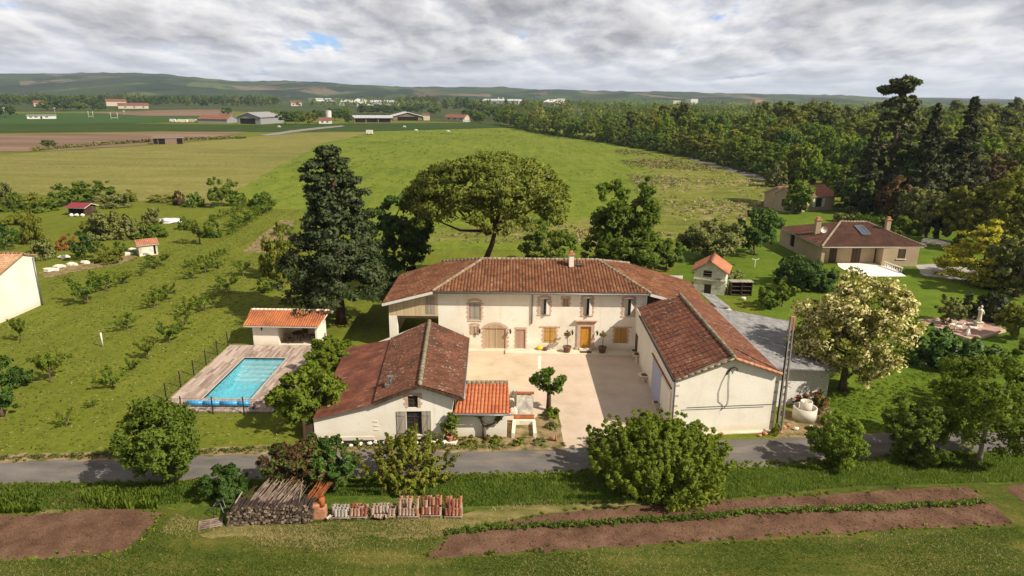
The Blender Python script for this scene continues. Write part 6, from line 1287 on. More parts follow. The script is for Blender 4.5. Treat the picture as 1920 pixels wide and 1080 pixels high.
# vine rows: tied low shrubs
VN = proto('low', 1.5, 2.2, 'bright_leaves', 105, 26, 30, .13, name='row_shrub')
rows_ = [((398, 415), (500, 372), 11, 'upper'), ((432, 440), (505, 392), 9, 'lower'), ((352, 500), (420, 478), 7, 'middle')]
for (a, b, n_, nm) in rows_:
    for k in range(n_):
        f = k / (n_ - 1); px, py = a[0] + (b[0] - a[0]) * f, a[1] + (b[1] - a[1]) * f
        inst(VN, px, py + rng.uniform(-1, 1), py - 12 + rng.uniform(-3, 3), 16 + rng.uniform(-4, 5), '%s shrub from the left in the %s planted row of the orchard' % (ORD[k], nm), 'shrub', 'shrubs in planted rows')
# left garden: shrubs, hedge line and sheds
GB = {'dark': proto('bush', 5, 6, 'dark_leaves', 111, 75, 55, .2, name='garden_tree'), 'mid': proto('bush', 5, 6, 'mid_leaves', 112, 75, 55, .2, name='garden_tree'), 'olive': proto('low', 3, 5, 'olive_leaves', 113, 80, 50, .17, name='garden_shrub'), 'yel': proto('low', 3, 5, 'yellow_leaves', 114, 80, 50, .17, name='garden_shrub'), 'rust': proto('low', 2, 3, 'rust_leaves', 115, 50, 45, .14, name='garden_shrub'), 'low': proto('low', 3, 5, 'mid_leaves', 116, 80, 50, .17, name='garden_shrub'), 'cop': proto('low', 3, 5, 'copper_leaves', 117, 80, 50, .17, name='garden_shrub')}
gl = [('mid', 417, 387, 332, 58, 'large round green tree standing alone at the head of the orchard'), ('low', 365, 387, 360, 40, 'rounded bush left of the lone green tree'), ('low', 492, 387, 360, 48, 'rounded bush right of the lone green tree'), ('mid', 445, 385, 362, 40, 'bush just right of the lone green tree'),
    ('mid', 135, 385, 342, 66, 'green tree behind the red roofed garden shelter'), ('mid', 175, 378, 338, 72, 'broad green tree right of the red roofed shelter'), ('olive', 222, 388, 362, 60, 'grey olive bush right of the red roofed shelter'), ('yel', 242, 378, 358, 34, 'pale flowering bush in the hedge line'), ('yel', 305, 378, 366, 60, 'yellow flowering bushes in the hedge line'), ('cop', 336, 385, 358, 26, 'brownish bush left of the blue barrel'),
    ('olive', 205, 446, 394, 78, 'big brown green shrub in the middle of the left garden'), ('olive', 240, 446, 402, 66, 'second big shrub in the middle of the left garden'), ('low', 285, 446, 418, 60, 'green bush at the right end of the big shrubs'), ('yel', 175, 440, 408, 40, 'yellowish shrub at the left end of the big shrubs'),
    ('olive', 288, 420, 388, 38, 'dark leaved little tree above the white tarpaulin'), ('low', 398, 445, 408, 36, 'round dense bush behind the old fruit tree'), ('low', 350, 430, 405, 34, 'bush left of the old fruit tree'), ('yel', 62, 456, 394, 46, 'thin pine like tree in the left garden'), ('dark', 12, 468, 424, 52, 'dark round tree at the left edge of the garden'), ('olive', 82, 485, 446, 52, 'grey green olive bush behind the neighbouring house'), ('rust', 128, 467, 438, 40, 'rust red leaved shrub in the left garden'), ('dark', 160, 487, 436, 50, 'dark green round tree beside the rust red shrub'), ('yel', 205, 492, 460, 56, 'yellow green shrub left of the white garden shed'), ('low', 228, 476, 452, 28, 'small clipped bush behind the white garden shed'),
    ('yel', 30, 420, 400, 60, 'low hedge at the far left of the garden'), ('low', 80, 395, 372, 66, 'hedge bush left of the red roofed shelter'), ('olive', 10, 385, 340, 50, 'bush at the left edge of the hedge line'), ('yel', 55, 388, 362, 60, 'yellow green bush in the far left hedge line'), ('low', 22, 395, 362, 50, 'green bush in the far left hedge line'), ('mid', 532, 440, 420, 40, 'bush at the edge of the bare strip beside the fir'), ('yel', 520, 520, 425, 70, 'loose yellow green tree left of the dark fir'), ('yel', 545, 490, 440, 50, 'yellow green bush close behind the dark fir'), ('low', 500, 545, 520, 40, 'low bush at the left foot of the dark fir')]
for kd, px, py, tp, w_, lb in gl: inst(GB[kd], px, py, tp, w_, lb, 'tree' if kd in ('dark', 'mid') else 'shrub')
def simple_house(name, label, cat, pl, pr, wall_px, dep_, wallm, roofm, ridge=.9, style='eave', doors=(), over=.35, zmin=None, rows=.35, wins=()):
    """pl, pr: left and right foot of the front wall in the picture; wall_px: pixel row of the eave above pl"""
    a = G(*pl); b = G(*pr); wf = Wf(a[:2], b[:2]); zE = max(1.6, Y(pl[0], wall_px, a[1])[2]); t_ = thing(name, label, cat, (a + b) / 2); L = wf.L; n_ = -wf.o * dep_
    A, Bq = a + n_, b + n_; up_ = np.array([0, 0, 1.]); mb = MB(); holes = []; hz_ = []
    for (f0, f1, z0, z1) in doors + wins: holes.append((f0 * L, f1 * L, z0 * zE, z1 * zE))
    zr = zE + ridge; ga = [(dep_, zE), (dep_ / 2, zr - .05), (0, zE)]
    if style == 'eave': wf.panel(mb, 0, zE, holes, .25); Wf(b[:2], Bq[:2]).panel(mb, 0, zE, gable=ga); Wf(A[:2], a[:2]).panel(mb, 0, zE, gable=ga); Wf(Bq[:2], A[:2]).panel(mb, 0, zE)
    else: g2 = [(L, zE), (L / 2, zr - .05), (0, zE)]; wf.panel(mb, 0, zE, holes, .25, gable=g2); Wf(b[:2], Bq[:2]).panel(mb, 0, zE); Wf(A[:2], a[:2]).panel(mb, 0, zE); Wf(Bq[:2], A[:2]).panel(mb, 0, zE, gable=g2)
    mb.build('wall', [wallm, M['dark']], t_)
    mb = MB(); d = wf.d * over; o_ = wf.o * over; lo = (ridge / (dep_ / 2 if style == 'eave' else L / 2)) * over; zl = (zE - lo + .06) * up_; zh = (zr + .06) * up_
    if style == 'eave':
        m1, m2 = (a + A) / 2, (b + Bq) / 2; tiled(mb, [a - d + o_ + zl, b + d + o_ + zl, m2 + d + zh, m1 - d + zh], rows, rows * 1.4, rows * .15); tiled(mb, [m1 - d + zh, m2 + d + zh, Bq + d - o_ + zl, A - d - o_ + zl], rows, rows * 1.4, rows * .15)
    else:
        m1, m2 = (a + b) / 2, (A + Bq) / 2; tiled(mb, [a - d + o_ + zl, m1 + o_ + zh, m2 - o_ + zh, A - d - o_ + zl], rows, rows * 1.4, rows * .15); tiled(mb, [m1 + o_ + zh, b + d + o_ + zl, Bq + d - o_ + zl, m2 - o_ + zh], rows, rows * 1.4, rows * .15)
    mb.build('roof', [roofm, M['frame']], t_)
    for (f0, f1, z0, z1) in wins: wf.part('window', M['glass'], t_, (f0 * L + .05, f1 * L - .05, -.2, -.12, z0 * zE + .05, z1 * zE - .05))
    return t_, wf, zE
t_, wf, zE = simple_house('garden_shed', 'small white garden shed with weathered terracotta roof in the left garden', 'shed', (262, 481), (297, 477), 463, 2.6, M['oldwhite'], M['tiles_dove'], .5, over=.25, doors=((.78, .9, .05, .85),), rows=.24)
t_, wf, zE = simple_house('red_roofed_shelter', 'dark garden shelter with red metal roof at the back of the left garden', 'shelter', (130, 404), (160, 405), 393, 3.0, M['darkwood'], plain('red_sheet', (.22, .03, .04), .5), .5, over=.4, doors=((.08, .92, .05, .8),))
for px, py, r, m_, nm, lb, ct in ((345, 386, .45, 'bluepaint', 'water_barrel', 'blue water barrel at the head of the orchard', 'barrel'),):
    p = G(px + 5, py); o = MB().lathe(p, [(.45, 0), (.52, .5), (.45, 1.0), (.40, 1.0)], 12).build(nm, plain('blue_plastic', (.05, .14, .42), .5), origin=p); tag(o, lb, ct)
p = G(318, 417); mb = MB(); mb.blob(p + (0, 0, .25), (2.6, 1.4, .5), 5, 14, 8, .1); tag(mb.build('tarpaulin', plain('pale_tarpaulin', (.62, .60, .58), .6), origin=p), 'white tarpaulin lying on the grass of the left garden', 'tarpaulin')
p = G(150, 405.5)
for k, x in enumerate((-1.2, -.2, .9)): o = MB().blob(p + (x, -.6, .3), (.45, .3, .32), 80 + k, 8, 6, .15).build('white_sack', M['frame'], origin=p + (x, -.6, 0)); tag(o, 'white sack on the grass in front of the red roofed shelter', 'sack', 'white sacks by the shelter')
# rockery in the left garden
sheet('garden_path', [(70, 512), (130, 500), (240, 478), (262, 482), (225, 496), (150, 508), (85, 522)], .02, M['dirt'], jit=.2, step=1)
rk = random.Random(4); rl_ = ['pale flat stone nearest the neighbouring house on the garden path', 'long pale kerb stone on the path', 'pale stone in the middle of the garden path', 'grey stone under the dark round tree', 'white stone beside the green netting', 'pale stone close to the white garden shed', 'small pale stone at the shed corner', 'pale boulder on the right part of the path']
for k, (px, py, r) in enumerate(((95, 508, .8), (112, 502, .7), (135, 498, .6), (160, 494, .5), (120, 484, .7), (238, 478, .7), (248, 470, .5), (215, 488, .6))):
    p = G(px, py); o = MB().blob(p + (0, 0, .15), (r * 1.3, r * .7, .3), 90 + k, 8, 6, .2).build('rockery_stone', M['stone'], origin=p); tag(o, rl_[k], 'stone', 'stones along the garden path')
# --- red paved bed with statue
sheet('red_paving', [(1722, 600), (1768, 595), (1800, 592), (1860, 598), (1885, 622), (1822, 640), (1770, 620)], .03, surf('rose_paving', [(.30, .16, .115), (.42, .255, .19), (.50, .36, .29)], .7, 5), jit=.08)
a, b, c_ = G(1771, 623), G(1822, 640), G(1884, 622); kk = thing('paving_kerb', 'rose brick kerb round the red paved garden bed', 'kerb', a)
for s_, e in ((a, b), (b, c_)): mb = MB(); mb.bar(s_ + (0, 0, .12), e + (0, 0, .12), .2, .24); mb.build('kerb_run', M['pinkstone'], kk)
p = G(1833, 613); st = thing('garden_statue', 'pale classical statue of a figure on a stone base in the red paved bed', 'statue', p)
mb = MB(); mb.box(p + (-.3, -.3, 0), p + (.3, .3, .5)); mb.box(p + (-.36, -.36, .5), p + (.36, .36, .6)); mb.build('base', M['stone'], st)
mb = MB(); mb.smooth = True; mb.lathe(p + (0, 0, .6), [(.24, 0), (.20, .3), (.17, .7), (.19, .9), (.22, 1.15), (.20, 1.28), (.08, 1.36), (.07, 1.42), (.11, 1.5), (.12, 1.6), (.08, 1.7), (.02, 1.73)], 12); mb.tube([p + (.2, 0, 1.8), p + (.34, -.05, 1.55), p + (.22, -.15, 1.4)], [.06, .05, .045], 7); mb.tube([p + (-.2, 0, 1.8), p + (-.34, -.02, 1.9), p + (-.3, -.05, 2.15)], [.06, .05, .045], 7); mb.build('figure', M['stone'], st)
def animal(px, py, s, label, sit=False):
    p = G(px, py); t_ = thing('animal_figure', label, 'garden figure', p, group='white animal figures in the paved bed'); mb = MB(); mb.smooth = True
    if sit: mb.tube([p + (0, 0, .05 * s), p + (0, 0, .4 * s), p + (.02, 0, .75 * s)], [.22 * s, .2 * s, .12 * s], 9); mb.blob(p + (.05 * s, -.08 * s, .95 * s), (.15 * s, .18 * s, .15 * s), 2, 9, 7, .03); mb.tube([p + (.1 * s, -.15 * s, .45 * s), p + (.1 * s, -.2 * s, 0)], [.06 * s, .05 * s], 6); mb.tube([p + (-.1 * s, -.15 * s, .45 * s), p + (-.1 * s, -.2 * s, 0)], [.06 * s, .05 * s], 6)
    else:
        mb.tube([p + (-.4 * s, 0, .38 * s), p + (0, 0, .42 * s), p + (.4 * s, 0, .42 * s)], [.13 * s, .19 * s, .15 * s], 9); mb.tube([p + (.4 * s, 0, .45 * s), p + (.55 * s, 0, .7 * s)], [.1 * s, .09 * s], 8); mb.blob(p + (.62 * s, 0, .75 * s), (.16 * s, .11 * s, .11 * s), 2, 9, 7, .03)
        for i in (-.33, .33):
            for j in (-.1, .1): mb.tube([p + (i * s, j * s, .36 * s), p + (i * s, j * s, 0)], [.06 * s, .045 * s], 6)
    mb.build('body', M['frame'], t_)
animal(1813, 630, 1.0, 'white sitting animal figure at the front of the red paved bed', True); animal(1795, 619, .9, 'white standing animal figure behind the sitting one', False); animal(1783, 614, .8, 'white animal figure left of the statue nearest the olive', False)
animal(1872, 612, .9, 'white sitting figure at the right end of the red paved bed', True)
for k, (px, py, lb) in enumerate(((1818, 609, 'flat white stone left of the statue base'), (1825, 616, 'flat white stone in front of the statue base'), (1776, 626, 'white kerb stone at the left corner of the red paved bed'))):
    p = G(px, py); o = MB().blob(p + (0, 0, .1), (.4, .25, .14), 110 + k, 8, 6, .15).build('white_stone', M['frame'], origin=p); tag(o, lb, 'stone')
M['tiles_cot'] = tilemat('cottage_tiles', [(.26, .10, .06), (.36, .15, .085)], None, 0, .3)
# far little house on the right with trees round it
t_, wf, zE = simple_house('cottage', 'small cottage with terracotta roof half hidden behind trees at the edge of the wood', 'house', (1478, 398), (1562, 393), 370, 7.5, M['tan'], M['tiles_cot'], 1.7, doors=(), wins=((.58, .72, .25, .85),), rows=.4)
wf.part('shutter', M['frame'], t_, (wf.L * .52, wf.L * .575, .0, .06, zE * .25, zE * .85)); wf.part('shutter', M['frame'], t_, (wf.L * .725, wf.L * .78, .0, .06, zE * .25, zE * .85))
t2_, wf2, z2 = simple_house('cottage_wing', 'gabled left wing of the small cottage at the edge of the wood', 'house', (1450, 394), (1484, 400), 361, 6, M['tan'], M['tiles_cot'], 1.5, style='gable', rows=.4, wins=((.4, .6, .3, .7),))
# ------------------------------------------------------------------ the wood along the meadow
WD = {}
for k, (kd, H, Wd, lf, sd, n, per, sz) in {'green': ('bush', 13, 12, 'mid_leaves', 201, 120, 40, .42), 'bright': ('bush', 13, 12, 'bright_leaves', 202, 120, 40, .42), 'yellow': ('tall', 15, 11, 'yellow_leaves', 203, 120, 40, .40), 'dark': ('bush', 12, 11, 'dark_leaves', 204, 110, 40, .42), 'poplar': ('tall', 19, 10, 'poplar_leaves', 205, 140, 40, .42), 'green2': ('tall', 14, 10, 'mid_leaves', 206, 110, 40, .42), 'bright2': ('tall', 13, 10, 'citrus_leaves', 207, 110, 40, .42)}.items():
    WD[k] = proto(kd, H, Wd, lf, sd, n, per, sz, name='wood_tree', nb=5)
EDGE = [G(*p) for p in ((900, 230), (1000, 250), (1100, 264), (1200, 281), (1300, 300), (1400, 328), (1445, 343), (1470, 352))]
EDGE = sorted([(e[1], e[0]) for e in EDGE])
def edge_x(y): return float(np.interp(y, [e[0] for e in EDGE], [e[1] for e in EDGE]))
wr = random.Random(21)
KIND_TXT = {'green': 'mid green round tree', 'bright': 'bright green round tree', 'yellow': 'yellow green tall tree', 'dark': 'dark green round tree', 'poplar': 'tall pale poplar like tree', 'green2': 'mid green upright tree', 'bright2': 'light green upright tree'}
front = []
y = 183.0
while y < 560:
    x = edge_x(y) + 8.5 + wr.uniform(-1, 2); front.append((x, y)); y += 9.5 + y * .012
for k, (x, y) in enumerate(front):
    kd = wr.choice(['green', 'bright', 'bright', 'green', 'bright2', 'green2', 'yellow', 'dark']); H = wr.uniform(8, 13) + max(0, (y - 300) * .006); Wd = wr.uniform(9, 13)
    inst(WD[kd], 0, 0, 0, 0, '%s, %s from the near end of the row edging the meadow' % (KIND_TXT[kd], ORD[k]), 'tree', 'trees along the meadow edge of the wood', loc=(x, y, 0), H=H, Wd=Wd)
UN = proto('low', 3.2, 6, 'mid_leaves', 208, 70, 40, .30, name='wood_shrub', trunk=False); y = 184.0; k = 0
while y < 520 and k < 48: inst(UN, 0, 0, 0, 0, '%s low shrub from the near end along the meadow edge of the wood' % ORD[k], 'shrub', 'shrubs along the meadow edge of the wood', loc=(edge_x(y) + 5.0 + wr.uniform(-1, 1.5), y + wr.uniform(-1.5, 1.5), 0), H=wr.uniform(1.8, 4), Wd=wr.uniform(4.5, 8)); y += 5.0 + (y - 184) * .010; k += 1
cnt = 0; y = 168.0
while y < 385:
    x = edge_x(max(y, 184)) + 18 + wr.uniform(0, 8)
    while x < .80 * y + 22:
        d_ = x - edge_x(max(y, 184)); q = wr.random(); band = math.sin(x * .03 + y * .02)
        kd = 'poplar' if band > .35 and d_ > 40 and q < .75 else wr.choice(['green', 'bright', 'bright', 'yellow', 'poplar', 'bright2', 'green2', 'dark'])
        H = (15 + wr.uniform(-3, 4) + min(4, d_ * .02)) * (1.12 if kd == 'poplar' else .92); H *= min(1, .62 + (y - 168) / 190)
        if not (y < 200 and x > 150): inst(WD[kd], 0, 0, 0, 0, '%s standing among the crowns of the wood behind the meadow edge' % KIND_TXT[kd], 'tree', 'trees inside the wood', loc=(x + wr.uniform(-3, 3), y + wr.uniform(-4, 4), 0), H=H, Wd=wr.uniform(10, 15)); cnt += 1
        x += 13.5 + (y - 168) * .012
    y += 13.0 + (y - 168) * .012
for k in range(10): inst(WD['poplar'], 1425 + k * 23, 268 - k * .4, 189 + wr.uniform(-4, 5), 38 + wr.uniform(-5, 6), '%s pale poplar from the left in the belt left of the tall cedar' % ORD[k], 'tree', 'poplar belt above the wood')
# --- distant wood: one mass
dr = np.random.default_rng(9)
def far_mass(name, pts, leaf, sz, per, seed, label):
    K = np.array(pts); V, N = leaf_cloud(K, per, sz, seed, 1.0, .8); o = bpy.data.objects.new(name, np_quads(name, V, N, LC[leaf])); col.objects.link(o); tag(o, label, None, None, 'stuff')
pts = []
while len(pts) < 1500:
    y = dr.uniform(385, 1150); x = dr.uniform(edge_x(min(y, 560)) + 8 - max(0, y - 560) * .10, .8 * y + 60); h = dr.uniform(9, 17) + (3 if math.sin(x * .02) > .3 else 0); r = dr.uniform(4, 6.5); pts += [(x, y, h - r, r), (x + 1, y - 1, max(r * .8, h * .45), r * 1.05)]
far_mass('distant_wood', pts[:750], 'poplar_leaves', 1.1, 34, 1, 'far wood beyond the nearer trees'); far_mass('distant_wood', pts[750:], 'mid_leaves', 1.1, 34, 2, 'far wood beyond the nearer trees')
pts = []
for k in range(1500):
    y = dr.uniform(1150, 2300); x = dr.uniform(-.95 * y, .85 * y); c_ = math.sin(x * .004 + 2) * math.cos(y * .006) + .5 * math.sin(x * .011 + y * .003)
    if c_ < -.15: continue
    for j in range(2): r = dr.uniform(5, 9); pts.append((x + dr.uniform(-20, 20), y + dr.uniform(-8, 8), dr.uniform(4, 9), r))
far_mass('distant_trees', pts, 'mid_leaves', 2.2, 22, 3, 'tree belts far out on the plain')
pts = []
for k in range(700): x = dr.uniform(-1700, 1500); y = 2300 + dr.uniform(-60, 400); pts.append((x, y, dr.uniform(3, 9), dr.uniform(6, 11)))
far_mass('distant_trees', pts, 'dark_leaves', 2.6, 20, 4, 'tree belts at the foot of the hills')
# --- rows and clusters in the middle distance
x = 0; k = 0
for k in range(46):
    px = -6 + k * 11.6 + wr.uniform(-2, 2); kd = wr.choice(['green2', 'green', 'dark', 'green2']); tp = 176 + wr.uniform(-2, 3) + (2 if px > 300 else 0)
    inst(WD[kd], px, 197 + px * .004, tp, wr.uniform(13, 20), '%s tree from the left in the long avenue below the hills' % ORD[k], 'tree', 'avenue trees below the hills')
ml = [(10, 220, 194, 34, 'dark'), (90, 207, 188, 40, 'green'), (120, 208, 186, 34, 'dark'), (150, 207, 190, 30, 'green'), (185, 208, 190, 26, 'dark'), (427, 216, 199, 20, 'dark'), (515, 230, 205, 30, 'green'), (535, 233, 206, 34, 'dark'), (555, 233, 205, 34, 'green'), (580, 233, 208, 30, 'yellow'), (598, 230, 203, 26, 'dark'), (628, 226, 200, 34, 'dark'), (645, 222, 200, 32, 'green'), (655, 232, 212, 18, 'dark'), (690, 214, 196, 40, 'dark'), (720, 214, 198, 38, 'dark'), (750, 210, 197, 40, 'green'), (770, 212, 198, 36, 'dark'), (725, 208, 196, 40, 'dark'), (700, 209, 197, 36, 'green'),
      (752, 200, 179, 18, 'yellow'), (765, 200, 177, 16, 'poplar'), (778, 200, 178, 16, 'poplar'), (790, 200, 179, 15, 'poplar'), (802, 201, 177, 16, 'poplar'), (815, 202, 180, 18, 'poplar'), (838, 204, 182, 24, 'green2'), (862, 208, 178, 18, 'dark'), (873, 210, 179, 14, 'dark'), (888, 210, 186, 24, 'green'), (905, 216, 186, 28, 'green2'), (916, 205, 183, 9, 'dark'), (948, 205, 183, 9, 'dark'), (925, 224, 196, 36, 'dark'), (950, 232, 205, 36, 'green'), (975, 240, 208, 40, 'dark'), (880, 226, 204, 36, 'dark'), (900, 231, 208, 32, 'green'), (985, 214, 186, 30, 'yellow'), (1010, 222, 192, 36, 'green2'), (790, 208, 196, 30, 'dark'), (815, 214, 200, 30, 'green'), (960, 218, 194, 36, 'green'), (1040, 228, 198, 36, 'dark')]
for k, (px, py, tp, w_, kd) in enumerate(ml): inst(WD[kd], px, py, tp, w_, '%s tree from the left among the farm trees on the plain' % ORD[k], 'tree', 'trees round the farms on the plain')
inst(WD['dark'], 90, 277, 261, 26, 'lone round bush beside the brown field on the left', 'bush')
inst(WD['yellow'], 231, 270, 264, 10, 'little bush by the field track left of the horse shelter', 'bush')
# --- the dark group and the trees round the right hand houses
T(1658, 398, 149, 150, 'flat', 'spruce_needles', 'very tall cedar with flat wind swept top towering over the wood', 'tall_cedar', seed=301, n=340, per=55, size=.42, zs=.42, bark='bark', rt=.7, nb=22, soft=.7)
for px, py, tp, w_, kd, lf, lb, sd in [
    (1722, 408, 196, 112, 'spire', 'spruce_needles', 'dark spruce just right of the tall flat topped cedar', 302), (1787, 404, 180, 128, 'spire', 'spruce_needles', 'dark pointed spruce with the highest spire right of the flat topped cedar', 303), (1620, 400, 240, 96, 'spire', 'spruce_needles', 'dark conifer left of the flat topped cedar', 304),
    (1838, 400, 265, 96, 'round', 'copper_leaves', 'purple brown leaved tree right of the dark spruces', 305), (1690, 405, 270, 90, 'tall', 'dark_leaves', 'dark tree below the flat topped cedar', 306), (1750, 402, 262, 90, 'tall', 'spruce_needles', 'dark conifer between the two spruces', 307),
    (1494, 402, 334, 58, 'round', 'mid_leaves', 'green tree in front of the little cottage', 308), (1608, 402, 322, 78, 'round', 'mid_leaves', 'tall green tree at the right end of the cottage', 309), (1578, 380, 310, 60, 'tall', 'bright_leaves', 'light green tree behind the cottage roof', 310), (1545, 362, 300, 66, 'round', 'mid_leaves', 'green tree behind the cottage', 311), (1500, 345, 268, 70, 'round', 'yellow_leaves', 'pale flowering tree at the end of the lane', 312), (1455, 352, 296, 50, 'low', 'olive_leaves', 'brownish bush where the lane enters the wood', 313),
    (1676, 420, 332, 72, 'round', 'copper_leaves', 'brown leaved tree behind the bungalow chimney', 314), (1712, 432, 352, 86, 'round', 'olive_leaves', 'dull brown green tree right behind the bungalow roof', 315), (1755, 452, 350, 86, 'tall', 'olive_leaves', 'loose dull green tree behind the right end of the bungalow', 316), (1795, 462, 345, 92, 'tall', 'yellow_leaves', 'yellow green tree behind the golden cedar', 317), (1845, 470, 320, 120, 'round', 'yellow_leaves', 'large yellow green tree behind the golden cedars', 318), (1905, 480, 300, 130, 'round', 'yellow_leaves', 'large yellow green tree at the right edge above the cedars', 319), (1890, 400, 262, 90, 'round', 'bright_leaves', 'bright green tree at the right edge below the horizon', 320), (1932, 420, 280, 90, 'round', 'poplar_leaves', 'pale green tree cut by the right edge below the horizon', 321), (1640, 372, 290, 60, 'tall', 'yellow_leaves', 'yellowish tree left below the flat topped cedar', 322),
    (1905, 560, 430, 110, 'round', 'olive_leaves', 'dark green tree at the right edge below the golden cedars', 323), (1660, 400, 365, 60, 'low', 'dark_leaves', 'dark bush behind the bungalow', 324), (1640, 432, 400, 90, 'low', 'mid_leaves', 'row of low bushes behind the bungalow ridge', 325), (1590, 420, 398, 60, 'low', 'olive_leaves', 'low grey green bush between cottage and bungalow', 326), (1700, 440, 408, 60, 'low', 'bright_leaves', 'light green bush right of the bungalow chimney', 327)]:
    T(px, py, tp, w_, kd, lf, lb, 'spruce_tree' if kd == 'spire' else 'bush' if kd == 'low' else 'garden_tree', 'bush' if kd == 'low' else 'tree', seed=sd, n=270 if kd == 'spire' else 110, per=60, size=.30 if kd != 'low' else .2, zs=.5 if kd == 'spire' else .85, rt=.3)
for px, py, tp, lb in ((1735, 450, 362, 'slim dark cypress left of the pale boulder edge'), (1752, 452, 372, 'second slim cypress behind the bungalow')): T(px, py, tp, 15, 'tall', 'spruce_needles', lb, 'cypress_tree', seed=330, n=60, per=50, size=.2)
hd = thing('clipped_hedge', 'long clipped green hedge running behind the bungalow', 'hedge', G(1690, 425)); K = []
a, b = G(1640, 402), G(1738, 440); nh = 60
for k in range(nh):
    for z in (.5, 1.3): q = a + (b - a) * k / nh - np.array(hd.location); K.append([q[0], q[1], z, .9])
V, N = leaf_cloud(np.array(K), 40, .2, 331); link(bpy.data.objects.new('foliage', np_quads('foliage', V, N, LC['mid_leaves'])), hd)
for k, (px, py, r, lb) in enumerate(((1738, 455, .7, 'pale boulder at the left of the rock edge by the driveway'), (1752, 458, .8, 'pale boulder in the middle of the rock edge by the driveway'), (1725, 462, .6, 'small boulder at the corner of the bungalow'), (1768, 460, .7, 'boulder at the right of the rock edge by the driveway'))):
    p = G(px, py); o = MB().blob(p + (0, 0, r * .4), (r * 1.6, r, r * .6), 340 + k, 8, 6, .2).build('boulder', M['stone'], origin=p); tag(o, lb, 'stone')

M['polewood'] = surf('grey_brown_poles', [(.12, .08, .058), (.23, .165, .125), (.36, .28, .22)], 3, 4, .9, .05, coord='obj')
# ------------------------------------------------------------------ farms and works on the plain
M['farwhite'] = plain('far_white_wall', (.62, .60, .55), .9, .1, var=.04); M['fargrey'] = plain('far_grey_sheet', (.26, .26, .26), .8, .1, var=.05); M['farbrown'] = plain('far_brown_wall', (.22, .15, .11), .9, .1); M['farcream'] = plain('far_cream_wall', (.50, .43, .32), .9, .1); M['farsheet'] = plain('pale_roof_sheet', (.46, .45, .44), .5, .3, var=.04)
sh = simple_house
sh('hangar', 'big grey barn with dark open front beside the farm lane', 'barn', (445, 232), (489, 233), 219, 30, M['fargrey'], M['fargrey'], 3.2, style='gable', over=.8, rows=2, doors=((.12, .78, .0, .8),))
sh('red_barn', 'long low barn with red roof left of the big grey barn', 'barn', (371, 230), (426, 231), 222.5, 14, M['fargrey'], M['tiles_far'], 2.6, over=.6, rows=1)
sh('open_shed', 'long open cattle shed with pale metal roof in the middle distance', 'barn', (664, 230), (735, 230), 221, 16, M['farbrown'], M['farsheet'], 1.6, over=1.0, rows=2, doors=((.03, .30, .05, .85), (.33, .62, .05, .85), (.65, .96, .05, .85)))
sh('gabled_barn', 'wide barn with pale low pitched roof right of the cattle shed', 'barn', (737, 226), (792, 226), 218, 20, M['farbrown'], M['farsheet'], 3.4, style='gable', over=1.2, rows=2, doors=((.15, .85, .0, .9),))
sh('farm_house', 'farmhouse with red tiled roof at the right end of the distant barns', 'house', (834, 226), (871, 227), 219.5, 11, M['farcream'], M['tiles_far'], 2.4, over=.5, rows=.8, wins=((.15, .25, .4, .75), (.45, .55, .4, .75), (.75, .85, .4, .75)))
sh('annex_house', 'small cream house between the gabled barn and the red roofed farmhouse', 'house', (794, 226), (806, 226), 216, 9, M['farcream'], M['tiles_far'], 1.2, over=.4, rows=.8)
sh('white_house', 'small white farm house at the foot of the white silo', 'house', (598, 232), (622, 232), 225.5, 8, M['farwhite'], M['tiles_far'], 2.0, over=.4, rows=.8, wins=((.2, .35, .3, .7), (.6, .75, .3, .7)))
p = G(617, 231); si = thing('silo', 'slim white silo tower above the distant farm', 'silo', p); hS = Y(617, 206, p[1])[2]; mb = MB(); mb.lathe(p, [(2.3, 0), (2.3, hS * .93)], 12); mb.build('shaft', M['farwhite'], si); mb = MB(); mb.lathe(p + (0, 0, hS * .932), [(2.4, 0), (1.6, hS * .05), (.2, hS * .07)], 12); mb.build('cap', M['fargrey'], si)
sh('club_house', 'long white flat building beside the sports pitch on the left', 'building', (51, 223.5), (106, 223), 217, 9, M['farwhite'], M['fargrey'], .5, over=.5, rows=2, wins=((.08, .18, .45, .75), (.25, .36, .45, .75), (.45, .52, .1, .75), (.62, .72, .45, .75)))
sh('red_house', 'house with orange roof among the trees at the far left', 'house', (64, 200), (84, 200), 192.5, 14, M['farcream'], M['tiles_far'], 3, over=.6, rows=1, wins=((.2, .35, .3, .7), (.6, .75, .3, .7)))
sh('farm_range', 'long red roofed farm range in front of the avenue', 'farm building', (222, 204), (279, 204), 197.5, 14, M['farcream'], M['tiles_far'], 3, over=.6, rows=1.2, wins=((.2, .25, .3, .7), (.5, .55, .3, .7), (.8, .85, .3, .7)))
sh('red_roofed_range', 'red roofed building behind the long farm range', 'farm building', (200, 199), (238, 199), 190, 14, M['farcream'], M['tiles_far'], 3.5, over=.6, rows=1.2)
sh('works_hall', 'long pale industrial hall in the middle of the plain', 'factory', (636, 198), (744, 199), 191.5, 60, M['farsheet'], M['farsheet'], 4, over=.5, rows=4, doors=((.1, .2, 0, .5), (.6, .7, 0, .5)))
sh('white_hall', 'bright white gabled hall in front of the industrial hall', 'factory', (668, 200), (696, 200), 192, 30, M['farwhite'], M['farwhite'], 6, style='gable', over=.5, rows=4, doors=((.3, .7, 0, .6),))
sh('white_works', 'low white works building behind the industrial hall', 'factory', (592, 190), (650, 190), 186.5, 40, M['farwhite'], M['farsheet'], 3, over=.5, rows=5)
sh('cream_house', 'cream two storey house with red roof left of the industrial hall', 'house', (546, 199), (566, 199), 192, 12, M['farcream'], M['tiles_far'], 3, over=.6, rows=1.2, wins=((.15, .3, .3, .7), (.6, .75, .3, .7)))
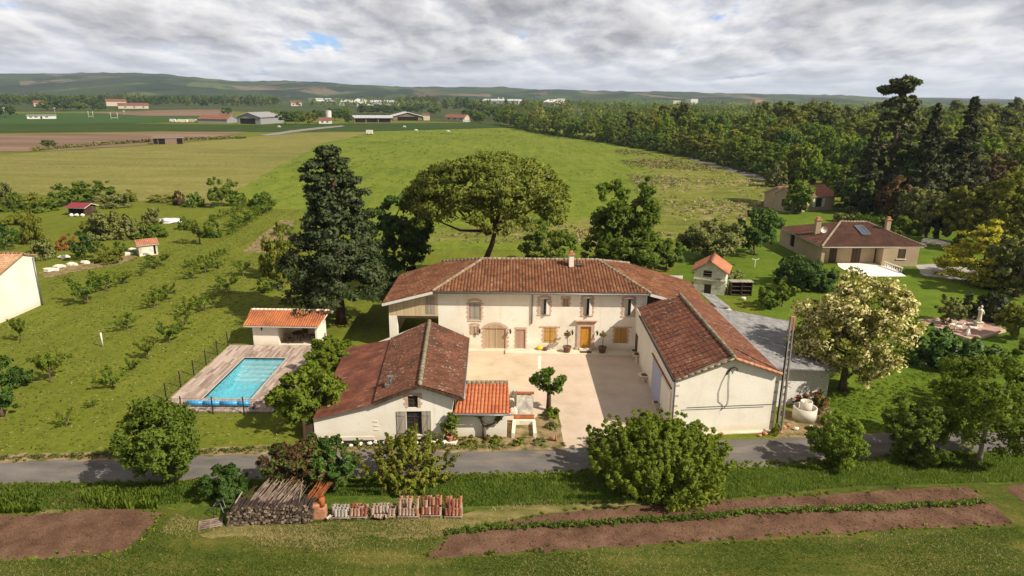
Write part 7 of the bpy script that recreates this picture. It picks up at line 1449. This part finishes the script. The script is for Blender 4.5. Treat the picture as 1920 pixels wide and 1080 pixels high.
sh('pale_works', 'pale works building with two chimneys right of the poplars', 'factory', (903, 195), (972, 196), 188.5, 50, M['farwhite'], M['farsheet'], 4, over=.5, rows=5, doors=((.3, .4, 0, .6),))
for px, lb in ((934.5, 'left of the two thin works chimneys'), (943, 'right of the two thin works chimneys')):
    p = G(px, 194); h = Y(px, 182.5, p[1])[2]; o = MB().lathe(p, [(2.6, 0), (1.8, h)], 10).build('works_chimney', M['farwhite'], origin=p); tag(o, lb, 'chimney', 'works chimneys')
sh('grain_store', 'grey and white grain store standing above the wood', 'factory', (1037, 200), (1058, 200), 192, 40, M['farsheet'], M['farwhite'], 6, style='gable', over=.5, rows=5)
p = G(1052, 200); o = MB().box(p + (-9, 0, 0), p + (9, 16, Y(1052, 185, p[1])[2])).build('lift_tower', M['farwhite'], origin=p); tag(o, 'white lift tower on the grain store above the wood', 'tower')
def block(px0, px1, py, top, m, label, nm='tower_block'):
    a, b = G(px0, py), G(px1, py); h = Y(px0, top, a[1])[2]; t_ = thing(nm, label, 'building', (a + b) / 2); mb = MB(); wf = Wf(a[:2], b[:2]); wf.panel(mb, 0, h, [(wf.L * (i + .25) / 4, wf.L * (i + .7) / 4, h * (j + .3) / 5, h * (j + .7) / 5) for i in range(4) for j in range(5)], 1.0); A, Bq = a - wf.o * 20, b - wf.o * 20
    Wf(b[:2], Bq[:2]).panel(mb, 0, h); Wf(A[:2], a[:2]).panel(mb, 0, h); mb.face([a + (0, 0, h), b + (0, 0, h), Bq + (0, 0, h), A + (0, 0, h)]); mb.build('wall', [m, M['dark']], t_)
block(1295, 1308, 197, 185.5, M['farwhite'], 'white apartment block on the horizon of the town'); block(1415, 1427, 198, 187.5, M['terracotta'], 'red brick block on the horizon of the town', 'brick_block'); block(1262, 1276, 197, 188.5, M['farcream'], 'cream block on the horizon left of the white apartment block', 'cream_block')
for k in range(7): px = 1366 + k * 9; block(px, px + 7, 198, 193.5 + wr.uniform(-1, 1), M['farcream'] if k % 2 else M['terracotta'], '%s town house from the left between the two blocks on the horizon' % ORD[k], 'town_house')
# horse shelter, white tank, goal posts, vans, fences
t_, wf, zE = sh('horse_shelter', 'open wooden horse shelter on the pasture', 'shelter', (287, 271), (344, 270), 259, 5, M['farbrown'], M['farbrown'], .5, over=.3, rows=1, doors=((.02, .16, .05, .9), (.18, .40, .02, .92), (.79, .98, .02, .92)))
p = G(693, 252.5); wt = thing('water_tank', 'white box trailer standing alone at the edge of the meadow', 'trailer', p); mb = MB(); mb.box(p + (-1.8, -1, .5), p + (1.8, 1.2, 2.6)); mb.build('body', M['frame'], wt)
for s_ in (-1, 1): mb = MB(); mb.tube([p + (s_ * 1.0, -1.05, .4), p + (s_ * 1.0, -.8, .4)], .4, 12); mb.build('wheel', M['blackmetal'], wt)
mb = MB(); mb.bar(p + (-1.8, 0, .55), p + (-3, 0, .45), .1); mb.build('drawbar', M['blackmetal'], wt)
def goal(px, py, top, w_, label):
    p = G(px, py); h = Y(px, top, p[1])[2]; t_ = thing('rugby_posts', label, 'goal posts', p)
    for s_ in (-1, 1): MB().tube([p + (s_ * w_, 0, 0), p + (s_ * w_, 0, h)], .13, 6).build('upright', M['frame'], t_)
    MB().bar(p + (-w_, 0, h * .3), p + (w_, 0, h * .3), .3).build('crossbar', M['frame'], t_)
goal(215, 225, 211, 2.8, 'white rugby posts at the right end of the sports pitch'); goal(171, 222, 208.5, 2.0, 'white rugby posts in the middle of the sports pitch')
for px, py, tp, lb in ((105, 222, 203, 'floodlight mast behind the long white building'), (10, 222, 203, 'floodlight mast at the left edge of the sports pitch'), (234, 222, 209, 'floodlight mast right of the rugby posts')):
    p = G(px, py); h = Y(px, tp, p[1])[2]; t_ = thing('floodlight_mast', lb, 'floodlight', p); MB().tube([p, p + (0, 0, h)], [.3, .18], 7).build('mast', M['zinc'], t_); MB().box(p + (-1, -.2, h), p + (1, .2, h + .5)).build('lamp_bar', M['frame'], t_)
def van(px, py, L, label, c):
    p = G(px, py); t_ = thing('parked_van', label, 'van', p); mb = MB(); mb.prism([p + (-L / 2, -1, .5), p + (L / 2, -1, .5), p + (L / 2, -1, 1.4), p + (L / 2 - .9, -1, 2.5), p + (-L / 2, -1, 2.6)], (0, 2, 0)); mb.build('body', c, t_)
    for s_ in (-1, 1): MB().tube([p + (s_ * L * .32, -1.05, .42), p + (s_ * L * .32, -.8, .42)], .42, 12).build('wheel', M['blackmetal'], t_)
    MB().prism([p + (L / 2 - 1.0, -1.02, 1.5), p + (L / 2 - .15, -1.02, 1.5), p + (L / 2 - .85, -1.02, 2.3), p + (L / 2 - 1.0, -1.02, 2.3)], (0, .01, 0)).build('side_window', M['glass'], t_)
van(343, 230, 7.5, 'long white van left of the red roofed barn', M['frame']); van(361, 229.5, 7, 'cream van next to the red roofed barn', M['farcream']); van(325, 229.5, 4.6, 'short pale van at the left of the parked vans', M['farwhite']); van(875, 230, 6, 'white van at the right end of the distant farms', M['frame'])
for nm, a, b, n_, lb in (('pasture_fence', (-5, 285), (478, 291), 38, 'line of thin fence posts across the pasture below the horse shelter'), ('pasture_fence', (-5, 318), (505, 308), 36, 'nearer line of thin fence posts across the yellow pasture')):
    a, b = G(*a), G(*b); t_ = thing(nm, lb, 'fence', a)
    for k in range(n_): q = a + (b - a) * k / (n_ - 1); MB().tube([q, q + (0, 0, 1.3)], .05, 5).build('post', M['polewood'], t_)
    for z in (.7, 1.3): MB().bar(a + (0, 0, z), b + (0, 0, z), .02).build('wire', M['zinc'], t_)
hg = thing('field_hedge', 'thin dark hedge line along the brown field', 'hedge', G(200, 277)); K = []
for k in range(150):
    f = k / 149; px = 60 + 400 * f; py = 284 - 24 * f - 4 * math.sin(f * 3.1); q = G(px, py) - np.array(hg.location); K.append([q[0], q[1], .7, wr.uniform(.6, 1.3)])
V, N = leaf_cloud(np.array(K), 12, .5, 350); link(bpy.data.objects.new('foliage', np_quads('foliage', V, N, LC['olive_leaves'])), hg)
for k, (px, py) in enumerate(((758, 240), (780, 247), (840, 249), (523, 240))):
    p = G(px, py); t_ = thing('grazing_cow', ['white cow grazing nearest the gabled barn', 'white cow grazing left of the far right one', 'white cow grazing at the right of the far meadow', 'white cow beside the farm lane'][k], 'cow', p, group='cows on the far meadow'); mb = MB(); mb.smooth = True
    mb.tube([p + (-.9, 0, 1.0), p + (-.5, 0, 1.1), p + (.4, 0, 1.08), p + (.85, 0, 1.15)], [.28, .42, .40, .28], 9); mb.tube([p + (.8, 0, 1.15), p + (1.25, 0, .75), p + (1.45, 0, .35)], [.22, .17, .10], 8)
    for i in (-.7, .6):
        for j in (-.2, .2): mb.tube([p + (i, j, .9), p + (i + .04, j, .45), p + (i, j, 0)], [.14, .08, .07], 6)
    mb.tube([p + (-.95, 0, 1.15), p + (-1.1, 0, .5)], [.05, .03], 5); mb.build('body', M['frame'], t_)
# ------------------------------------------------------------------ woodpile, poles and tile pallets on the verge
wa = G(428, 986); wb = G(588, 981); wd = (wb - wa); WL = np.linalg.norm(wd); wd /= WL; wn = np.array([-wd[1], wd[0], 0])
M['logend'], t = mat('cut_log_ends'); _k = t.math('MULTIPLY_ADD', t.noise(coords(t, 'pos'), 9, 3), .5, t.math('MULTIPLY', t.n('ShaderNodeObjectInfo').outputs['Random'], .6)); finish(t, t.ramp(_k, [(.15, (.035, .024, .018)), (.5, (.12, .085, .06)), (.9, (.36, .28, .20))]), .9, .05); M['logbark'] = surf('log_bark', [(.030, .022, .018), (.07, .05, .04)], 6, 3, .95, .05, coord='obj')
lr = random.Random(31); LOGS = []
for k in range(6):
    mb = MB(); r = .045 + .012 * k; mb.tube([(0, 0, 0), (0, .5, .02 * lr.uniform(-1, 1)), (0, .95, 0)], [r, r * .95, r * .9], 7, caps=False); mb.cur = 1
    mb.face([(r * math.cos(t0), 0, r * math.sin(t0)) for t0 in np.linspace(0, 6.283, 8)[:-1]]); me = mb.build('log', [M['logbark'], M['logend']]); bpy.data.objects.remove(me); LOGS.append(bpy.data.meshes[-1] if False else None)
LOGS = [m_ for m_ in bpy.data.meshes if m_.name.split('.')[0] == 'log']
nrow = 10; cnt = 0
for j in range(nrow):
    z = .06 + j * .115; x = .05 + lr.uniform(0, .06) + max(0, j - 6) * .10
    while x < WL - .05 - max(0, j - 8) * .25:
        o = bpy.data.objects.new('log', lr.choice(LOGS)); p = wa + wd * x + wn * lr.uniform(-.10, .05) + np.array([0, 0, z + lr.uniform(-.02, .02)]); o.location = tuple(map(float, p)); o.rotation_euler = (lr.uniform(-.05, .05), lr.uniform(0, 6.28), math.atan2(wd[1], wd[0]) + lr.uniform(-.12, .12))
        col.objects.link(o); tag(o, 'dark weathered log stacked in the woodpile with its cut end to the field', 'log', 'logs of the woodpile'); cnt += 1; x += lr.uniform(.13, .185)
def sticks(n, f0, f1, m, label, group, nm, r0, r1, L0, L1, lean, zb, spread=.1, cat='pole'):
    for k in range(n):
        f = f0 + (f1 - f0) * (k + lr.uniform(-.4, .4)) / n; p = wa + wd * (WL * f) + wn * lr.uniform(.05, .75) + np.array([0, 0, zb + lr.uniform(-.08, .1)]); L = lr.uniform(L0, L1)
        dv_ = unit(wd * (lean + lr.uniform(-spread, spread)) + wn * lr.uniform(.5, .85) + np.array([0, 0, lr.uniform(.30, .50)])); r = lr.uniform(r0, r1); q = p + dv_ * L; md = p + dv_ * L * .5 + np.array([lr.uniform(-.04, .04), 0, lr.uniform(-.03, .03)])
        o = MB().tube([p, md, q], [r, r * .85, r * .6], 6).build(nm, m, origin=p); tag(o, label, cat, group)
sticks(46, .20, .66, M['polewood'], 'long grey brown pole leaning back on top of the woodpile', 'poles on the woodpile', 'wood_pole', .020, .038, 1.15, 1.75, .50, .98)
sticks(18, .04, .28, M['redbark'], 'thin dark reddish branch at the left end of the woodpile', 'branches at the woodpile end', 'thin_branch', .012, .022, 1.0, 1.6, .55, .75)
sticks(14, .66, .84, M['polewood'], 'thin upright twig behind the right part of the woodpile', 'twigs behind the woodpile', 'thin_twig', .010, .018, 1.0, 1.5, .1, .95, .25)
sticks(70, .80, .97, M['rust'], 'rust red thin cane in the sloping bundle at the right end of the woodpile', 'rust red canes', 'red_cane', .010, .018, 1.35, 1.8, .40, .5, .10, 'cane')
p0, p1 = wa + np.array([-.05, -.1, 0]), wa + wd * .75 + wn * .5 + np.array([0, 0, 1.75]); o = MB().tube([p0, (p0 + p1) / 2 + (-.1, 0, .1), p1], [.05, .045, .03], 7).build('bent_branch', M['palebark'], origin=p0); tag(o, 'pale bent branch propped against the left end of the woodpile', 'branch')
# pallet on the grass and bent metal frame
def pallet(c, L, Wd, rz, label, group=None, thick=.12):
    t_ = thing('pallet', label, 'pallet', c, rz, group)
    for k in range(5): y0 = -Wd / 2 + (Wd - .1) * k / 4; mb = MB(); mb.box((-L / 2, y0, thick - .025), (L / 2, y0 + .1, thick)); o = mb.build('slat', M['polewood']); o.parent = t_
    for k in range(3): x0 = -L / 2 + (L - .09) * k / 2; mb = MB(); mb.box((x0, -Wd / 2, 0), (x0 + .09, Wd / 2, thick - .027)); o = mb.build('bearer', M['polewood']); o.parent = t_
    return t_
pallet(G(395, 984), 1.2, .8, .35, 'weathered pallet lying on the grass left of the woodpile', thick=.10)
p = G(413, 972); mf = thing('metal_frame', 'bent pale metal chair frame left of the woodpile', 'metal frame', p)
for d_ in (0, .35): MB().tube([p + (-.35, d_, 0), p + (-.3, d_, .75), p + (.1, d_, .95), p + (.2, d_, .4), p + (.55, d_, .1)], .022, 6).build('tube', M['zinc'], mf)
MB().tube([p + (-.3, 0, .75), p + (-.3, .35, .75)], .02, 6).build('crossbar', M['zinc'], mf)
TILE = []
for k, m_ in enumerate((M['terracotta'], surf('weathered_tile', [(.28, .17, .12), (.42, .30, .22), (.50, .42, .33)], 4, 4, .9, .1, coord='obj'), surf('dark_red_tile', [(.20, .075, .05), (.32, .12, .075)], 4, 4, .9, .1, coord='obj'), surf('whitish_tile', [(.36, .32, .27), (.50, .46, .41)], 4, 4, .9, .1, coord='obj'))):
    mb = MB(); n = 7; V = []
    for z, r in ((0, .085), (.44, .105)):
        for rr in (r, r - .016):
            for i in range(n): t0 = math.pi * i / (n - 1); V.append((rr * math.cos(t0), -rr * math.sin(t0), z))
    Fq = []
    for i in range(n - 1): Fq += [(i, i + 1, 2 * n + i + 1, 2 * n + i), (n + i + 1, n + i, 3 * n + i, 3 * n + i + 1), (2 * n + i, 2 * n + i + 1, 3 * n + i + 1, 3 * n + i), (i + 1, i, n + i, n + i + 1)]
    Fq += [(0, 2 * n, 3 * n, n), (n - 1, 2 * n - 1, 4 * n - 1, 3 * n - 1)]
    mb.grid(V, Fq); o = mb.build('roof_tile', m_); TILE.append(o.data); bpy.data.objects.remove(o)
pals = [((640, 966), 1.05, (3, 3, 3, 1), 'pale weathered tiles', 1, 2), ((674, 965), .95, (2, 2, 1, 0), 'dark red tiles in a heap', 1, 1), ((720, 964), 1.35, (1, 1, 3, 1, 1), 'grey brown tiles', 1, 3), ((768, 964), 1.2, (1, 1, 0, 1), 'grey brown tiles in two tiers', 2, 4), ((810, 962), 1.15, (2, 0, 0, 2, 1), 'bright red tiles in two tiers', 2, 5), ((851, 964), 1.0, (0, 2, 1, 0), 'red and pink tiles', 2, 6)]
for (px, py), L, mats_, txt, tiers, k in pals:
    c = G(px, py); nm = ORD[k - 2] if k > 1 else 'first'; lbl = ['', 'first', 'second', 'third', 'fourth', 'fifth', 'last'][k] if k > 1 or txt[0] == 'p' else 'second'
    idx = [q[0][0] for q in pals].index(px); wrd = ['leftmost', 'second', 'third', 'fourth', 'fifth', 'last'][idx]
    pallet(c, L, .9, .02, 'pallet under the %s, %s of the tile pallets' % (txt, wrd), 'pallets of old roof tiles')
    nx = int(L / .19)
    for tz in range(tiers):
        for iy in range(3):
            for ix in range(nx):
                if tz and (lr.random() < .22 or iy == 0 and lr.random() < .5): continue
                o = bpy.data.objects.new('roof_tile', TILE[lr.choice(mats_)]); x = -L / 2 + .1 + ix * .19 + lr.uniform(-.02, .02)
                if tiers == 1 and iy == 0 and lr.random() < .3: o.rotation_euler = (lr.uniform(1.2, 1.5), 0, lr.uniform(-.3, .3)); zz = .22
                else: o.rotation_euler = (lr.uniform(-.16, .02), lr.uniform(-.06, .06), lr.uniform(-.25, .25)); zz = .125
                o.location = (float(c[0] + x), float(c[1] - .25 + iy * .24), zz + tz * .45); col.objects.link(o); tag(o, 'old roof tile stacked among the %s on the %s pallet' % (txt, wrd), 'roof tile', 'old roof tiles on pallets')
for px, py, w_, lb in ((592.5, 968, .55, 'square stack of red hollow bricks right of the red canes'), (605, 968, .42, 'smaller stack of red hollow bricks beside the first brick stack')):
    p = G(px, py); t_ = thing('brick_stack', lb, 'bricks', p); n = 4 if w_ > .5 else 3
    for k in range(n): MB().box(p + (-w_ / 2, -.3, k * .21), p + (w_ / 2, .25, k * .21 + .195)).build('brick_layer', M['terracotta'], t_)
    if w_ < .5: MB().tube([p + (0, 0, .64), p + (.02, .03, 1.15)], [.15, .17], 9).build('chimney_pot', M['rust'], t_)

# ------------------------------------------------------------------ grass, straw and crops (nobody could count them)
gr = np.random.default_rng(77)
def inside(P, poly):
    x, y = P[:, 0], P[:, 1]; r = np.zeros(len(P), bool); n = len(poly)
    for i in range(n):
        (xa, ya), (xb, yb) = poly[i], poly[(i + 1) % n]
        c = ((ya > y) != (yb > y)) & (x < (xb - xa) * (y - ya) / (yb - ya + 1e-12) + xa); r ^= c
    return r
def scatter(poly_px, n, seed):
    poly = [tuple(G(*p)[:2]) for p in poly_px]; a = np.array(poly); r = np.random.default_rng(seed); P = r.uniform(a.min(0), a.max(0), (n, 2)); return P[inside(P, poly)]
def blades(name, P, leaf, h0, h1, w, seed, label, lean=.5, patch=None):
    r = np.random.default_rng(seed)
    if patch: v = np.sin(P[:, 0] * patch + 1.3 * np.sin(P[:, 1] * patch * .9)) + np.sin(P[:, 1] * patch * 1.7 + P[:, 0] * .6 * patch); P = P[(v + r.normal(0, .6, len(P))) > -.1]
    n = len(P); th = r.uniform(0, 6.28, n); d = np.stack([np.cos(th), np.sin(th), np.zeros(n)], 1); s = np.stack([-np.sin(th), np.cos(th), np.zeros(n)], 1); h = r.uniform(h0, h1, (n, 1)); B0 = np.column_stack([P, np.full(n, .0)]); tip = B0 + d * h * r.uniform(.1, lean, (n, 1)) + np.array([0, 0, 1.]) * h; ww = w * r.uniform(.6, 1.3, (n, 1))
    V = np.stack([B0 - s * ww, B0 + s * ww, tip + s * ww * .25, tip - s * ww * .25], 1); N = unit(d * -.3 + np.array([0, 0, 1.0]) + r.normal(size=(n, 3)) * .25)
    g = np.cross(V[:, 1] - V[:, 0], V[:, 2] - V[:, 0]); flip = np.sum(g * N, 1) < 0; V[flip] = V[flip][:, ::-1]
    o = bpy.data.objects.new(name, np_quads(name, V, N, LC[leaf])); col.objects.link(o); tag(o, label, None, None, 'stuff')
VERGE = [(-40, 912), (400, 904), (700, 899), (1000, 892), (1350, 882), (1500, 876), (1640, 866), (1800, 850), (1990, 856), (1990, 902), (1600, 912), (1300, 942), (1000, 948), (870, 950), (800, 930), (480, 930), (300, 948), (-40, 962)]
blades('verge_grass', scatter(VERGE, 210000, 1), 'grass_blades', .05, .20, .022, 1, 'tall green grass along the road verge')
MOWN = [(-60, 1055), (225, 1042), (300, 965), (430, 985), (800, 965), (830, 1000), (790, 1050), (1000, 1040), (1500, 1010), (1910, 990), (1990, 1090), (-60, 1100)]
blades('mown_grass', scatter(MOWN, 120000, 2), 'grass_blades', .03, .10, .022, 2, 'short mown grass in the foreground', 1.0, .55)
DRY = [(330, 965), (430, 992), (600, 985), (870, 968), (1010, 950), (1350, 938), (1350, 930), (1000, 940), (880, 958), (960, 975), (820, 1008), (600, 1030), (400, 1020), (300, 1000)]
blades('dry_grass', scatter(DRY, 60000, 3), 'dry_blades', .03, .10, .011, 3, 'yellowed cut grass lying round the woodpile and pallets', 2.6, .9)
blades('dry_grass', scatter(MOWN, 26000, 4), 'dry_blades', .03, .08, .010, 4, 'dry straw in the mown foreground', 2.6, .42)
blades('weed_patch', scatter([(150, 940), (160, 925), (240, 915), (300, 925), (295, 955), (200, 955)], 5000, 5), 'mid_leaves', .15, .45, .05, 5, 'tall weeds at the edge of the left soil plot')
blades('weed_patch', scatter([(-20, 935), (70, 930), (80, 960), (-20, 965)], 4000, 6), 'mid_leaves', .15, .40, .05, 6, 'tall weeds at the left edge of the foreground')
# potato row on the soil bed
rowp = [G(*p) for p in ((838, 1000), (960, 990), (1100, 986), (1200, 978), (1300, 974), (1400, 963), (1550, 958), (1700, 952), (1852, 944))]; K = []
for a, b in zip(rowp[:-1], rowp[1:]):
    n = int(np.linalg.norm(b - a) / .10)
    for k in range(n): q = a + (b - a) * k / n + np.array([0, gr.normal(0, .09), 0]); K.append([q[0], q[1], .16 + gr.uniform(-.03, .07), gr.uniform(.13, .23)])
V, N = leaf_cloud(np.array(K), 20, .075, 401, .8, .6); o = bpy.data.objects.new('crop_row', np_quads('crop_row', V, N, LC['crop_leaves'])); col.objects.link(o); tag(o, 'row of low green potato plants on the soil bed', None, None, 'stuff')
# clods on the soil
P = scatter([(805, 1046), (845, 1004), (1010, 968), (1220, 948), (1400, 938), (1810, 914), (1868, 950), (1900, 983), (1500, 1003), (1000, 1033)], 5000, 7); P2 = scatter([(-60, 968), (150, 958), (300, 964), (262, 1013), (222, 1036), (-60, 1052)], 2600, 8); mb = MB(); cr2 = random.Random(6)
for q in list(P) + list(P2):
    r = cr2.uniform(.02, .065); mb.blob((q[0], q[1], r * .3), (r * 1.2, r, r * .6), cr2.random(), 5, 3, .25)
tag(mb.build('soil_clods', M['soil']), 'earth clods on the dug beds', None, None, 'stuff')
# weeds creeping over the edges of the beds, and low tufts in the orchard grass
def edge_weeds(poly, n, seed, leaf, label):
    r = np.random.default_rng(seed); P = np.array([G(*p)[:2] for p in poly]); Q = np.roll(P, -1, 0); L = np.linalg.norm(Q - P, axis=1); i = r.choice(len(P), n, p=L / L.sum()); f = r.random((n, 1)); X = P[i] + (Q[i] - P[i]) * f + r.normal(0, .16, (n, 2))
    K = np.column_stack([X, np.full(n, .05), r.uniform(.05, .17, n)]); V, N = leaf_cloud(K, 12, .07, seed, .6, .7); V[:, :, 2] = np.clip(V[:, :, 2], .02, None); o = bpy.data.objects.new('edge_weeds', np_quads('edge_weeds', V, N, LC[leaf])); col.objects.link(o); tag(o, label, None, None, 'stuff')
BED1 = [(798, 1046), (840, 1004), (1010, 966), (1220, 946), (1400, 935), (1810, 912), (1870, 950), (1905, 985), (1700, 992), (1500, 1005), (1250, 1020), (1000, 1035)]; BED2 = [(-40, 967), (40, 968), (150, 956), (250, 953), (305, 962), (283, 990), (262, 1015), (225, 1038), (-40, 1055)]
edge_weeds(BED1, 130, 21, 'bright_leaves', 'green weeds along the edge of the long soil bed'); edge_weeds(BED2, 90, 23, 'bright_leaves', 'green weeds along the edge of the left soil plot')
edge_weeds([(-40, 912), (400, 903), (700, 897), (1000, 890), (1350, 880), (1500, 874), (1640, 864), (1800, 848), (1800, 850), (1000, 892), (-40, 914)], 1500, 25, 'bright_leaves', 'weeds along the near edge of the road')
edge_weeds([(-40, 860), (250, 853), (480, 843), (620, 838), (760, 838), (940, 838), (940, 839), (480, 844), (-40, 862)], 700, 26, 'olive_leaves', 'weeds along the far edge of the road')
def low_tufts(poly, n, seed, leaf, label, r0=.05, r1=.20, sz=.07):
    P = scatter(poly, n, seed); r = np.random.default_rng(seed); K = np.column_stack([P, np.full(len(P), .02), r.uniform(r0, r1, len(P))]); V, N = leaf_cloud(K, 7, sz, seed, .4, .75); V[:, :, 2] = np.clip(V[:, :, 2], .02, None); o = bpy.data.objects.new('lawn_tufts', np_quads('lawn_tufts', V, N, LC[leaf])); col.objects.link(o); tag(o, label, None, None, 'stuff')
ORCH = [(-40, 620), (90, 580), (90, 520), (300, 470), (420, 395), (560, 395), (540, 560), (450, 640), (345, 740), (345, 775), (520, 785), (545, 830), (-40, 850)]
low_tufts(ORCH, 7000, 31, 'bright_leaves', 'small green tufts in the orchard grass'); low_tufts(ORCH, 6000, 32, 'dry_blades', 'small dry tufts in the orchard grass', .05, .15, .06)
low_tufts([(1480, 760), (1580, 740), (1700, 700), (1850, 690), (1880, 790), (1560, 812)], 3000, 33, 'bright_leaves', 'small tufts in the lawn right of the lean-to shed')
# coarse tussocks of the meadow
def tussocks(name, poly, n, leaf, r0, r1, per, sz, seed, label):
    P = scatter(poly, n, seed); r = np.random.default_rng(seed); v = np.sin(P[:, 0] * .11 + 2 * np.sin(P[:, 1] * .06)) + np.sin(P[:, 1] * .13 + P[:, 0] * .05); P = P[v + r.normal(0, 1.0, len(P)) > .25]
    K = np.column_stack([P, np.full(len(P), .05), r.uniform(r0, r1, len(P))]); V, N = leaf_cloud(K, per, sz, seed, .45, .8); V[:, :, 2] = np.clip(V[:, :, 2], .06, None); o = bpy.data.objects.new(name, np_quads(name, V, N, LC[leaf])); col.objects.link(o); tag(o, label, None, None, 'stuff')
ROUGH = [(1150, 275), (1300, 304), (1400, 332), (1470, 354), (1424, 392), (1390, 440), (1290, 458), (1215, 440), (1200, 380), (1180, 330)]
tussocks('rough_grass', ROUGH, 5200, 'dry_brush', .3, .95, 12, .24, 11, 'tan dead brush tufts on the rough end of the meadow')
tussocks('rough_grass', ROUGH, 4600, 'olive_leaves', .3, .9, 12, .24, 12, 'green tufts on the rough end of the meadow')
MEAD = [(470, 345), (600, 272), (700, 250), (1000, 242), (1150, 275), (1180, 330), (1200, 400), (1235, 470), (760, 470), (560, 392)]
tussocks('meadow_tufts', MEAD, 5200, 'bright_leaves', .3, .9, 8, .22, 13, 'low tufts in the bright meadow')
tussocks('meadow_tufts', [(800, 440), (900, 425), (1230, 425), (1230, 465), (1000, 455), (800, 460)], 500, 'dry_brush', .3, .8, 10, .22, 15, 'dry tufts in the meadow strip behind the house')
for o in list(scene.objects):
    if 'unused' in o:
        for c in list(o.children): bpy.data.objects.remove(c)
        bpy.data.objects.remove(o)
# ------------------------------------------------------------------ the air over the plain
hz_m = bpy.data.materials.new('air'); hz_m.use_nodes = True; th_ = NT(hz_m.node_tree)
pv_ = th_.n('ShaderNodeVolumePrincipled', Color=(.72, .84, 1.0, 1), Density=9.0e-5, Anisotropy=.2); th_.n('ShaderNodeOutputMaterial', Volume=pv_.outputs[0])
hzo = MB().box((-9500, -9500, -3.5), (9500, 9500, 165)).build('haze', hz_m); tag(hzo, kind='stuff')
